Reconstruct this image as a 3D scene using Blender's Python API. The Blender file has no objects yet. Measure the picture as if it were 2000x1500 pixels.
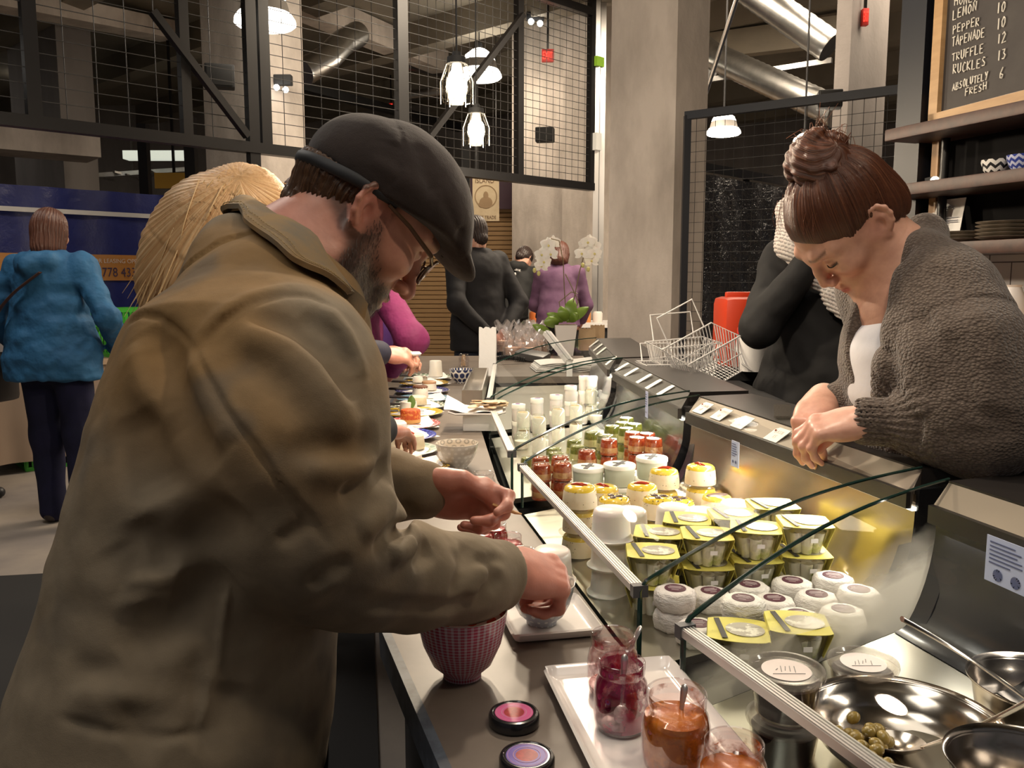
import bpy, bmesh, math, random
import numpy as np
from mathutils import Vector, Matrix, Euler

# ------------------------------------------------------------------ camera, world, lights, exposure
S = bpy.context.scene
COL = S.collection
R_ = math.radians
FPX, PITCH, CAMZ = 1660.0, R_(7.04), 1.30
cam_d = bpy.data.cameras.new('camera'); cam_d.sensor_width = 36.0; cam_d.lens = 36.0 * FPX / 2000.0
cam_d.clip_start = 0.02; cam_d.clip_end = 200
cam = bpy.data.objects.new('camera', cam_d); COL.objects.link(cam)
cam.location = (0, 0, CAMZ); cam.rotation_euler = (math.pi / 2 - PITCH, 0, 0)
S.camera = cam
S.view_settings.view_transform = 'Standard'; S.view_settings.look = 'None'
S.view_settings.exposure = 0.22; S.view_settings.gamma = 1.0; S.view_settings.use_curve_mapping = False
S.cycles.transparent_max_bounces = 40; S.cycles.max_bounces = 8; S.cycles.use_denoising = True
S.cycles.sample_clamp_indirect = 4.0
wd = bpy.data.worlds.new('hall_air'); S.world = wd; wd.use_nodes = True
wd.node_tree.nodes['Background'].inputs[0].default_value = (0.85, 0.82, 0.9, 1)
wd.node_tree.nodes['Background'].inputs[1].default_value = 0.06

def light(name, kind, loc, power, col=(1, .84, .66), size=.05, rot=None, spot=None, blend=.6, size_y=None):
    d = bpy.data.lights.new(name, kind); d.energy = power; d.color = col
    if kind == 'AREA':
        d.size = size
        if size_y: d.shape = 'RECTANGLE'; d.size_y = size_y
    else: d.shadow_soft_size = size
    if kind == 'SPOT': d.spot_size = R_(spot or 90); d.spot_blend = blend
    o = bpy.data.objects.new(name, d); COL.objects.link(o); o.location = loc
    if rot: o.rotation_euler = rot
    return o
WARM = (1, .83, .63); NEUT = (1, .93, .84)
# ceiling lights of the market hall, with fill added behind the camera
light('hall_fill_light', 'AREA', (0.1, 0.8, 3.5), 11, NEUT, 1.6)
light('hall_fill_light', 'AREA', (-1.3, -0.4, 3.2), 20, NEUT, 1.4)  # unseen fill added behind the camera to brighten the man's jacket
light('hall_fill_light', 'AREA', (-2.6, 3.4, 4.2), 52, NEUT, 1.5)
light('hall_fill_light', 'AREA', (0.9, 7.0, 4.25), 230, WARM, 1.8)
light('hall_fill_light', 'AREA', (3.6, 7.4, 4.3), 200, WARM, 2.0)
light('hall_fill_light', 'AREA', (-9.0, 11, 4.4), 25, NEUT, 2.0)
# pendants of the row over the counter that hang just above and behind the photographer
light('pendant_light', 'POINT', (0.12, 1.62, 1.98), 22, WARM, .035)
light('pendant_light', 'POINT', (0.46, 0.62, 2.02), 9, WARM, .04)
light('pendant_light', 'POINT', (0.98, 1.15, 2.15), 6, WARM, .05)

# ------------------------------------------------------------------ pixel helpers (pixel of the 2000x1500 frame -> point)
_fw = np.array([0, math.cos(PITCH), -math.sin(PITCH)]); _up = np.array([0, math.sin(PITCH), math.cos(PITCH)]); _rt = np.array([1., 0, 0])
CAM = np.array([0, 0, CAMZ])
def ray(u, v): return _rt * ((u - 1000) / FPX) + _up * ((750 - v) / FPX) + _fw
def px(u, v, d): return CAM + ray(u, v) * d
def pz(u, v, z):
    r = ray(u, v); return CAM + r * ((z - CAMZ) / r[2])
def py(u, v, y):
    r = ray(u, v); return CAM + r * (y / r[1])
V3 = lambda *a: np.array(a, float)
def unit(v):
    v = np.asarray(v, float); return v / (np.linalg.norm(v) + 1e-12)

# ------------------------------------------------------------------ materials
MATS = {}
def _nt(name):
    m = bpy.data.materials.new(name); m.use_nodes = True
    nt = m.node_tree; b = nt.nodes['Principled BSDF']; return m, nt, b
def c4(c): return (c[0], c[1], c[2], 1)
def N(nt, kind, **kw):
    n = nt.nodes.new(kind)
    for k, v in kw.items():
        if k in n.inputs: n.inputs[k].default_value = v
        else: setattr(n, k, v)
    return n
def ramp(nt, fac, stops, interp='LINEAR'):
    r = nt.nodes.new('ShaderNodeValToRGB'); r.color_ramp.interpolation = interp
    e = r.color_ramp.elements
    while len(e) < len(stops): e.new(.5)
    for i, (p, c) in enumerate(stops): e[i].position = p; e[i].color = c4(c) if len(c) == 3 else c
    nt.links.new(fac, r.inputs[0]); return r.outputs[0]
def coord(nt, out='Object', scale=None):
    tc = nt.nodes.new('ShaderNodeTexCoord'); o = tc.outputs[out]
    if scale is not None:
        mp = nt.nodes.new('ShaderNodeMapping'); mp.inputs['Scale'].default_value = scale
        nt.links.new(o, mp.inputs[0]); o = mp.outputs[0]
    return o
def mat(name, col=(.5, .5, .5), rough=.5, metal=0., spec=.5, noise=None, bump=None, sss=0., emit=None, coat=0., sheen=0., vcol=None, trans=0., alpha=1.):
    if name in MATS: return MATS[name]
    m, nt, b = _nt(name); L = nt.links.new
    b.inputs['Base Color'].default_value = c4(col); b.inputs['Roughness'].default_value = rough
    b.inputs['Metallic'].default_value = metal; b.inputs['Specular IOR Level'].default_value = spec
    if coat: b.inputs['Coat Weight'].default_value = coat; b.inputs['Coat Roughness'].default_value = .08
    if sheen: b.inputs['Sheen Weight'].default_value = sheen; b.inputs['Sheen Roughness'].default_value = .4
    if sss: b.inputs['Subsurface Weight'].default_value = sss; b.inputs['Subsurface Radius'].default_value = (1, .35, .2); b.inputs['Subsurface Scale'].default_value = .006
    if trans: b.inputs['Transmission Weight'].default_value = trans
    if emit: b.inputs['Emission Color'].default_value = c4(emit[0]); b.inputs['Emission Strength'].default_value = emit[1]
    base = None
    if vcol:
        a = N(nt, 'ShaderNodeAttribute', attribute_name=vcol); base = a.outputs['Color']
    if noise:                                   # (scale, second colour, low, high[, vector scale])
        n = N(nt, 'ShaderNodeTexNoise', Scale=noise[0], Detail=6., Roughness=.6)
        L(coord(nt, 'Object', noise[4] if len(noise) > 4 else None), n.inputs['Vector'])
        mx = N(nt, 'ShaderNodeMix', data_type='RGBA')
        f = ramp(nt, n.outputs[0], [(noise[2], (0, 0, 0)), (noise[3], (1, 1, 1))])
        L(f, mx.inputs[0]); mx.inputs[7].default_value = c4(noise[1])
        if base: L(base, mx.inputs[6])
        else: mx.inputs[6].default_value = c4(col)
        base = mx.outputs[2]
    if base: L(base, b.inputs['Base Color'])
    if bump:                                    # (scale, strength, distance[, vector scale])
        n = N(nt, 'ShaderNodeTexNoise', Scale=bump[0], Detail=5., Roughness=.65)
        L(coord(nt, 'Object', bump[3] if len(bump) > 3 else None), n.inputs['Vector'])
        bp = N(nt, 'ShaderNodeBump', Strength=bump[1], Distance=bump[2]); L(n.outputs[0], bp.inputs['Height']); L(bp.outputs[0], b.inputs['Normal'])
    MATS[name] = m; return m
def glass(name, tint=(.93, .97, .95), refl=.08, edge=.55, rough=.02, haze=0., hazecol=(.8, .8, .78)):
    """clear pane or jar wall: see-through, mirror-like towards grazing angles, optional condensation"""
    if name in MATS: return MATS[name]
    m, nt, b = _nt(name); nt.nodes.remove(b); L = nt.links.new; out = nt.nodes['Material Output']
    tr = N(nt, 'ShaderNodeBsdfTransparent'); tr.inputs[0].default_value = c4(tint)
    gl = N(nt, 'ShaderNodeBsdfGlossy'); gl.inputs[0].default_value = (1, 1, 1, 1); gl.inputs['Roughness'].default_value = rough
    lw = N(nt, 'ShaderNodeLayerWeight', Blend=.35)
    f = ramp(nt, lw.outputs['Facing'], [(0, (refl,) * 3), (.6, (refl * 1.4,) * 3), (1, (edge,) * 3)])
    mx = N(nt, 'ShaderNodeMixShader'); L(f, mx.inputs[0]); L(tr.outputs[0], mx.inputs[1]); L(gl.outputs[0], mx.inputs[2])
    last = mx.outputs[0]
    if haze:
        df = N(nt, 'ShaderNodeBsdfTranslucent'); df.inputs[0].default_value = c4(hazecol)
        d2 = N(nt, 'ShaderNodeBsdfDiffuse'); d2.inputs[0].default_value = c4(hazecol)
        ad = N(nt, 'ShaderNodeMixShader', Fac=.5) if False else N(nt, 'ShaderNodeMixShader'); ad.inputs[0].default_value = .5
        L(df.outputs[0], ad.inputs[1]); L(d2.outputs[0], ad.inputs[2])
        n = N(nt, 'ShaderNodeTexNoise', Scale=5., Detail=4.); L(coord(nt), n.inputs['Vector'])
        ff = ramp(nt, n.outputs[0], [(.3, (haze * .35,) * 3), (.7, (haze,) * 3)])
        m2 = N(nt, 'ShaderNodeMixShader'); L(ff, m2.inputs[0]); L(last, m2.inputs[1]); L(ad.outputs[0], m2.inputs[2]); last = m2.outputs[0]
    L(last, out.inputs[0]); MATS[name] = m; return m
def emis(name, col, st):
    if name in MATS: return MATS[name]
    m, nt, b = _nt(name); b.inputs['Base Color'].default_value = c4(col); b.inputs['Emission Color'].default_value = c4(col); b.inputs['Emission Strength'].default_value = st
    MATS[name] = m; return m

# ------------------------------------------------------------------ scene bookkeeping
def tag(o, label=None, cat=None, group=None, kind=None):
    if label: o['label'] = label
    if cat: o['category'] = cat
    if group: o['group'] = group
    if kind: o['kind'] = kind
    return o
def thing(name, label, cat, loc=(0, 0, 0), rz=0., group=None):
    o = bpy.data.objects.new(name, None); COL.objects.link(o); o.empty_display_size = .05
    o.location = tuple(loc); o.rotation_euler = (0, 0, rz)
    return tag(o, label, cat, group)
def dup(root, loc, rz=0., label=None, group=None, rot=None):
    r = root.copy(); COL.objects.link(r); r.location = tuple(loc); r.rotation_euler = rot or (0, 0, rz)
    if label: r['label'] = label
    if group: r['group'] = group
    for ch in list(root.children):
        c = ch.copy(); COL.objects.link(c); c.parent = r
        for g in list(ch.children):
            d = g.copy(); COL.objects.link(d); d.parent = c
    return r

# ------------------------------------------------------------------ mesh builder
def frame(d, up=(0, 0, 1)):
    d = unit(d); s = np.cross(up, d)
    if np.linalg.norm(s) < 1e-5: s = np.cross((1, 0, 0), d)
    s = unit(s); return s, np.cross(d, s), d
def rz_(a): c, s = math.cos(a), math.sin(a); return np.array([[c, -s, 0], [s, c, 0], [0, 0, 1.]])
def rx_(a): c, s = math.cos(a), math.sin(a); return np.array([[1., 0, 0], [0, c, -s], [0, s, c]])
def ry_(a): c, s = math.cos(a), math.sin(a); return np.array([[c, 0, s], [0, 1., 0], [-s, 0, c]])
class B:
    def __init__(s): s.v = []; s.f = []; s.mi = []; s.uv = []; s.n = 0
    def add(s, V, F, mi=0, UV=None, M=None, t=None):
        V = np.asarray(V, float)
        if M is not None: V = V @ np.asarray(M).T
        if t is not None: V = V + np.asarray(t)
        s.v.append(V); o = s.n; s.n += len(V)
        for i, f in enumerate(F):
            s.f.append([k + o for k in f]); s.mi.append(mi); s.uv.append(UV[i] if UV else None)
        return s
    def box(s, c, size, M=None, mi=0, bev=0.):
        x, y, z = np.asarray(size, float) / 2
        if bev:
            bm = bmesh.new(); bmesh.ops.create_cube(bm, size=1.)
            for v in bm.verts: v.co = (v.co.x * 2 * x, v.co.y * 2 * y, v.co.z * 2 * z)
            bmesh.ops.bevel(bm, geom=bm.edges[:], offset=min(bev, x * .9, y * .9, z * .9), segments=2, affect='EDGES', profile=.6)
            Vv = [tuple(v.co) for v in bm.verts]; F = [[v.index for v in f.verts] for f in bm.faces]; bm.free()
            return s.add(Vv, F, mi, None, M, c)
        Vv = [(-x, -y, -z), (x, -y, -z), (x, y, -z), (-x, y, -z), (-x, -y, z), (x, -y, z), (x, y, z), (-x, y, z)]
        F = [(0, 3, 2, 1), (4, 5, 6, 7), (0, 1, 5, 4), (1, 2, 6, 5), (2, 3, 7, 6), (3, 0, 4, 7)]
        return s.add(Vv, F, mi, None, M, c)
    def bar(s, a, b, w, h=None, mi=0, up=(0, 0, 1)):
        a = np.asarray(a, float); b = np.asarray(b, float); h = h or w
        x, y, d = frame(b - a, up); M = np.stack([x, y, d], 1)
        return s.box((a + b) / 2, (w, h, np.linalg.norm(b - a)), M, mi)
    def lathe(s, prof, seg=32, M=None, t=None, mi=0, a0=0., a1=2 * math.pi, wob=None, caps=False):
        """profile [(r, z), ...]; a list of material indices may go with the segments"""
        full = abs(a1 - a0 - 2 * math.pi) < 1e-6; nc = seg if full else seg + 1
        P = np.asarray(prof, float); k = len(P); Vv = []
        for i in range(k):
            for j in range(nc):
                a = a0 + (a1 - a0) * j / seg; r = P[i, 0]
                if wob: r = r + wob(a, i / (k - 1)) if P[i, 0] > 1e-5 else r
                Vv.append((r * math.cos(a), r * math.sin(a), P[i, 1]))
        F = []; UV = []; mis = []
        sl = np.concatenate([[0], np.cumsum(np.linalg.norm(np.diff(P, axis=0), axis=1))])
        for i in range(k - 1):
            for j in range(seg):
                q = (i * nc + j, i * nc + (j + 1) % nc, (i + 1) * nc + (j + 1) % nc, (i + 1) * nc + j)
                u = ((j / seg, sl[i]), ((j + 1) / seg, sl[i]), ((j + 1) / seg, sl[i + 1]), (j / seg, sl[i + 1]))
                if P[i, 0] < 1e-6: q = q[1:] if False else (q[0], q[2], q[3]); u = (u[0], u[2], u[3])
                elif P[i + 1, 0] < 1e-6: q = (q[0], q[1], q[2]); u = u[:3]
                F.append(q); UV.append(u); mis.append(mi[i] if isinstance(mi, (list, tuple)) else mi)
        V0 = np.asarray(Vv)
        if M is not None: V0 = V0 @ np.asarray(M).T
        if t is not None: V0 = V0 + np.asarray(t)
        s.v.append(V0); o = s.n; s.n += len(V0)
        for f, u, m in zip(F, UV, mis): s.f.append([x + o for x in f]); s.uv.append(u); s.mi.append(m)
        return s
    def tube(s, pts, r, seg=8, mi=0, closed=False, caps=True, flat=None):
        P = np.asarray(pts, float); k = len(P); rr = np.broadcast_to(np.asarray(r, float), (k,))
        T_ = np.zeros_like(P)
        for i in range(k):
            a = P[(i - 1) % k] if (closed or i > 0) else P[i]; b = P[(i + 1) % k] if (closed or i < k - 1) else P[i]
            T_[i] = unit(b - a)
        x, y, d = frame(T_[0]); Vv = []
        for i in range(k):
            x = unit(x - T_[i] * np.dot(x, T_[i])); y = np.cross(T_[i], x)
            for j in range(seg):
                a = 2 * math.pi * j / seg; fx = flat if flat else 1.
                Vv.append(P[i] + rr[i] * (math.cos(a) * x + math.sin(a) * y * fx))
        F = []
        for i in range(k if closed else k - 1):
            for j in range(seg):
                F.append((i * seg + j, i * seg + (j + 1) % seg, ((i + 1) % k) * seg + (j + 1) % seg, ((i + 1) % k) * seg + j))
        if caps and not closed: F.append(tuple(range(seg - 1, -1, -1))); F.append(tuple((k - 1) * seg + j for j in range(seg)))
        return s.add(Vv, F, mi)
    def grid(s, fn, nu, nv, mi=0, thick=0., wrap=False):
        """surface fn(u, v) -> point; thick > 0 gives it a back side"""
        Pp = np.array([[fn(i / nu, j / nv) for j in range(nv + 1)] for i in range(nu + 1)], float)
        idx = lambda i, j, o=0: o + i * (nv + 1) + j
        F = [(idx(i, j), idx(i + 1, j), idx(i + 1, j + 1), idx(i, j + 1)) for i in range(nu) for j in range(nv)]
        UV = [((i / nu, j / nv), ((i + 1) / nu, j / nv), ((i + 1) / nu, (j + 1) / nv), (i / nu, (j + 1) / nv)) for i in range(nu) for j in range(nv)]
        Vv = Pp.reshape(-1, 3)
        if thick:
            du = np.gradient(Pp, axis=0); dv = np.gradient(Pp, axis=1); n = np.cross(du, dv); n /= np.linalg.norm(n, axis=2, keepdims=True) + 1e-12
            o = len(Vv); Vv = np.concatenate([Vv, (Pp - n * thick).reshape(-1, 3)])
            F += [(idx(i, j, o), idx(i, j + 1, o), idx(i + 1, j + 1, o), idx(i + 1, j, o)) for i in range(nu) for j in range(nv)]; UV += [tuple(reversed(u)) if False else u for u in UV]
            for i in range(nu): F += [(idx(i + 1, 0), idx(i, 0), idx(i, 0, o), idx(i + 1, 0, o)), (idx(i, nv), idx(i + 1, nv), idx(i + 1, nv, o), idx(i, nv, o))]
            for j in range(nv): F += [(idx(0, j), idx(0, j + 1), idx(0, j + 1, o), idx(0, j, o)), (idx(nu, j + 1), idx(nu, j), idx(nu, j, o), idx(nu, j + 1, o))]
            UV += [None] * (len(F) - len(UV))
        return s.add(Vv, F, mi, UV)
    def ball(s, c, r, seg=12, rings=8, mi=0, M=None):
        r = np.broadcast_to(np.asarray(r, float), (3,))
        pr = [(math.sin(math.pi * i / rings), -math.cos(math.pi * i / rings)) for i in range(rings + 1)]; pr[0] = (0, -1); pr[-1] = (0, 1)
        A = np.diag(r)
        if M is not None: A = np.asarray(M) @ A
        return s.lathe(pr, seg, A, c, mi)
    def prism(s, poly, z0, z1, mi=0):
        n = len(poly); Vv = [(p[0], p[1], z0) for p in poly] + [(p[0], p[1], z1) for p in poly]
        F = [tuple(range(n - 1, -1, -1)), tuple(range(n, 2 * n))] + [(i, (i + 1) % n, n + (i + 1) % n, n + i) for i in range(n)]
        return s.add(Vv, F, mi)
    def out(s, name, mats, parent=None, loc=None, sharp=38, flip=True):
        me = bpy.data.meshes.new(name); Vv = np.concatenate(s.v) if s.v else np.zeros((0, 3))
        me.from_pydata(Vv.tolist(), [], s.f)
        for m in (mats if isinstance(mats, (list, tuple)) else [mats]): me.materials.append(m)
        me.polygons.foreach_set('material_index', s.mi)
        if any(u is not None for u in s.uv):
            uvl = me.uv_layers.new(name='UVMap'); arr = []
            for f, u in zip(s.f, s.uv): arr.extend(u if u is not None else [(0, 0)] * len(f))
            uvl.data.foreach_set('uv', np.asarray(arr, float).ravel())
        me.validate()
        bm = bmesh.new(); bm.from_mesh(me); bmesh.ops.recalc_face_normals(bm, faces=bm.faces[:]); bm.to_mesh(me); bm.free()
        me.shade_smooth()
        me.set_sharp_from_angle(angle=R_(sharp))
        o = bpy.data.objects.new(name, me); COL.objects.link(o)
        if parent is not None: o.parent = parent
        if loc is not None: o.location = tuple(loc)
        return o

# ------------------------------------------------------------------ writing
GLY = {'A': [[(0, 0), (.5, 1), (1, 0)], [(.2, .4), (.8, .4)]], 'B': [[(0, 0), (0, 1), (.7, .95), (.75, .65), (.1, .52), (.85, .4), (.85, .1), (0, 0)]],
 'C': [[(.95, .85), (.5, 1), (.08, .6), (.12, .2), (.5, 0), (.95, .15)]], 'D': [[(0, 0), (0, 1), (.6, .9), (.95, .5), (.6, .08), (0, 0)]],
 'E': [[(.9, 1), (0, 1), (0, 0), (.9, 0)], [(0, .5), (.7, .52)]], 'F': [[(.95, 1), (0, .97), (0, 0)], [(0, .5), (.7, .55)]],
 'G': [[(.95, .85), (.5, 1), (.05, .5), (.5, 0), (.95, .2), (.95, .45), (.55, .45)]], 'I': [[(.5, 0), (.5, 1)]],
 'H': [[(0, 0), (0, 1)], [(.9, 0), (.9, 1)], [(0, .5), (.9, .52)]], 'K': [[(0, 0), (0, 1)], [(.85, 1), (.05, .45), (.9, 0)]],
 'L': [[(0, 1), (0, 0), (.85, .03)]], 'M': [[(0, 0), (.1, 1), (.5, .3), (.9, 1), (1, 0)]], 'N': [[(0, 0), (.05, 1), (.85, 0), (.95, 1)]],
 'O': [[(.5, 1), (.08, .65), (.1, .25), (.5, 0), (.9, .3), (.9, .7), (.5, 1)]], 'P': [[(.05, 0), (0, 1), (.7, .95), (.8, .65), (.05, .48)]],
 'R': [[(0, 0), (0, 1), (.75, .92), (.75, .6), (.05, .5), (.9, 0)]], 'S': [[(.9, .9), (.4, 1), (.1, .75), (.8, .35), (.7, .05), (.05, .08)]],
 'T': [[(0, .95), (1, 1)], [(.5, .98), (.48, 0)]], 'U': [[(0, 1), (.05, .2), (.4, 0), (.85, .2), (.9, 1)]], 'Y': [[(0, 1), (.45, .5)], [(.95, 1), (.3, -.1)]],
 'V': [[(0, 1), (.5, 0), (1, 1)]], 'W': [[(0, 1), (.25, 0), (.5, .7), (.75, 0), (1, 1)]], 'X': [[(0, 0), (1, 1)], [(0, 1), (1, 0)]], 'Z': [[(0, 1), (.9, 1), (.05, .02), (.95, 0)]],
 '0': [[(.5, 1), (.1, .6), (.2, .1), (.5, 0), (.85, .4), (.8, .85), (.5, 1)]], '1': [[(.5, 0), (.55, 1)]], '2': [[(.1, .8), (.5, 1), (.8, .75), (.05, 0), (1, .08)]],
 '3': [[(.1, .95), (.7, .98), (.4, .6), (.8, .35), (.5, 0), (.05, .05)]], '4': [[(.7, 0), (.7, 1), (0, .35), (.95, .35)]], '5': [[(.85, 1), (.15, 1), (.1, .6), (.7, .55), (.75, .15), (.05, 0)]],
 '6': [[(.75, 1), (.2, .5), (.2, .1), (.6, 0), (.8, .3), (.3, .45)]], '7': [[(0, 1), (.9, 1), (.3, 0)]], '8': [[(.5, .55), (.1, .8), (.5, 1), (.85, .8), (.1, .25), (.5, 0), (.9, .25), (.5, .55)]], '9': [[(.8, .6), (.3, .55), (.2, .9), (.7, 1), (.7, 0)]]}
def strokes(b, text, o, ex, ey, h, r, w=.62, gap=.28, mi=0, nrm=None, jit=0., rnd=None, seg=5):
    """hand-lettered text as thin raised strokes"""
    o = np.asarray(o, float); ex = unit(ex); ey = unit(ey); x = 0.
    for ch in text:
        g = GLY.get(ch)
        if g:
            jy = (rnd.uniform(-jit, jit) if rnd else 0) * h; js = 1 + (rnd.uniform(-jit, jit) if rnd else 0)
            for st in g: b.tube([o + ex * (x + p[0] * w * h * (.6 if ch in 'I1' else 1)) + ey * (p[1] * h * js + jy) for p in st], r, seg, mi)
        x += (w + gap) * h * (.7 if ch in 'I1' else .6 if ch == ' ' else 1)
    return x
def printed(text, size, name='lettering', extrude=.0008):
    cu = bpy.data.curves.new(name, 'FONT'); cu.body = text; cu.size = size; cu.extrude = extrude; cu.align_x = 'LEFT'
    o = bpy.data.objects.new(name, cu); COL.objects.link(o)
    me = bpy.data.meshes.new_from_object(o.evaluated_get(bpy.context.evaluated_depsgraph_get()))
    Vv = np.array([v.co[:] for v in me.vertices]); F = [list(p.vertices) for p in me.polygons]
    bpy.data.objects.remove(o); bpy.data.curves.remove(cu); bpy.data.meshes.remove(me)
    return Vv, F
def put_text(b, text, o, ex, ey, size, mi=0, sx=1., lift=.001):
    Vv, F = printed(text, size); ex = unit(ex); ey = unit(ey); n = np.cross(ex, ey)
    W = np.asarray(o) + Vv[:, :1] * sx * ex + Vv[:, 1:2] * ey + (Vv[:, 2:3] + lift) * n
    b.add(W, F, mi); return (Vv[:, 0].max() if len(Vv) else 0) * sx
# ------------------------------------------------------------------ bodies: smooth blended volumes turned into one skin
def smin(a, b, k):
    if k <= 0: return np.minimum(a, b)
    h = np.maximum(k - np.abs(a - b), 0) / k
    return np.minimum(a, b) - h * h * k * .25
def _seg(P, a, b):
    ab = b - a; t = np.clip(((P - a) @ ab) / (ab @ ab + 1e-12), 0, 1); return t, P - a - t[:, None] * ab
class Sd:
    """a list of volumes blended in order"""
    def __init__(s): s.ops = []
    def _put(s, op, k, c, r, fn): s.ops.append((op, k, np.asarray(c, float), float(r), fn)); return s
    def cone(s, a, b, ra, rb, k=.02, flat=None, op='u'):
        """round cone; flat = (axis, factor) squeezes the section along axis"""
        a = np.asarray(a, float); b = np.asarray(b, float); c = (a + b) / 2; R = np.linalg.norm(b - a) / 2 + max(ra, rb) * 1.5
        if flat is None:
            def fn(P):
                t, q = _seg(P, a, b); return np.sqrt((q * q).sum(1)) - (ra + (rb - ra) * t)
        else:
            ax = unit(flat[0]); fs = flat[1]
            def fn(P):
                t, q = _seg(P, a, b); h = q @ ax; q2 = (q * q).sum(1) - h * h; rr = ra + (rb - ra) * t
                e = np.sqrt(q2 + (h / fs) ** 2 + 1e-12); return (e - rr) * min(1., fs) if fs < 1 else (e - rr)
            R *= max(1, fs)
        return s._put(op, k, c, R, fn)
    def chain(s, pts, rad, k=.02, flat=None, op='u'):
        for i in range(len(pts) - 1): s.cone(pts[i], pts[i + 1], rad[i], rad[i + 1], k, flat, op)
        return s
    def ell(s, c, r, M=None, k=.02, op='u'):
        c = np.asarray(c, float); r = np.broadcast_to(np.asarray(r, float), (3,)).copy(); A = None if M is None else np.asarray(M, float)
        def fn(P):
            q = P - c
            if A is not None: q = q @ A          # columns of A are the ellipsoid axes
            k0 = np.sqrt(((q / r) ** 2).sum(1)) + 1e-9; k1 = np.sqrt(((q / r ** 2) ** 2).sum(1)) + 1e-9
            return k0 * (k0 - 1) / k1
        return s._put(op, k, c, r.max(), fn)
    def fold(s, pts, amp, w):
        """raise (amp > 0) or press in (amp < 0) a soft crease along a polyline"""
        pts = [np.asarray(p, float) for p in pts]; c = np.mean(pts, 0); R = max(np.linalg.norm(p - c) for p in pts) + 3 * w; n = len(pts) - 1
        def fn(P):
            best = np.full(len(P), 1e9); fade = np.ones(len(P))
            for i in range(n):
                t, q = _seg(P, pts[i], pts[i + 1]); d = (q * q).sum(1); m = d < best; best[m] = d[m]
                s_ = (i + t) / n; fd = np.clip(np.minimum(s_, 1 - s_) * 5 + .15, 0, 1); fade[m] = fd[m]
            return -amp * np.exp(-best / (w * w)) * fade
        return s._put('d', 0, c, R, fn)
    def disp(s, fn): return s._put('d', 0, (0, 0, 0), 99, fn)
    def cut(s, c, n, k=.006):
        """keep what lies below the plane"""
        c = np.asarray(c, float); n = unit(n); return s._put('c', k, c, 99, lambda P: (P - c) @ n)
    def __call__(s, P, marg=.08):
        d = np.full(len(P), 1.)
        for op, k, c, R, fn in s.ops:
            if R < 50:
                q = P - c; m = (q * q).sum(1) < (R + marg) ** 2
                if not m.any(): continue
                Q = P[m]
            else: m = slice(None); Q = P
            v = fn(Q)
            if op == 'u': d[m] = smin(d[m], v, k)
            elif op == 's': d[m] = -smin(-d[m], v, k)
            elif op == 'c': d[m] = -smin(-d[m], -v, k)
            else: d[m] = d[m] + v
        return d
    def box(s):
        lo = np.full(3, 1e9); hi = -lo
        for op, k, c, R, fn in s.ops:
            if op == 'u': lo = np.minimum(lo, c - R); hi = np.maximum(hi, c + R)
        return lo - .02, hi + .02
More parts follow.
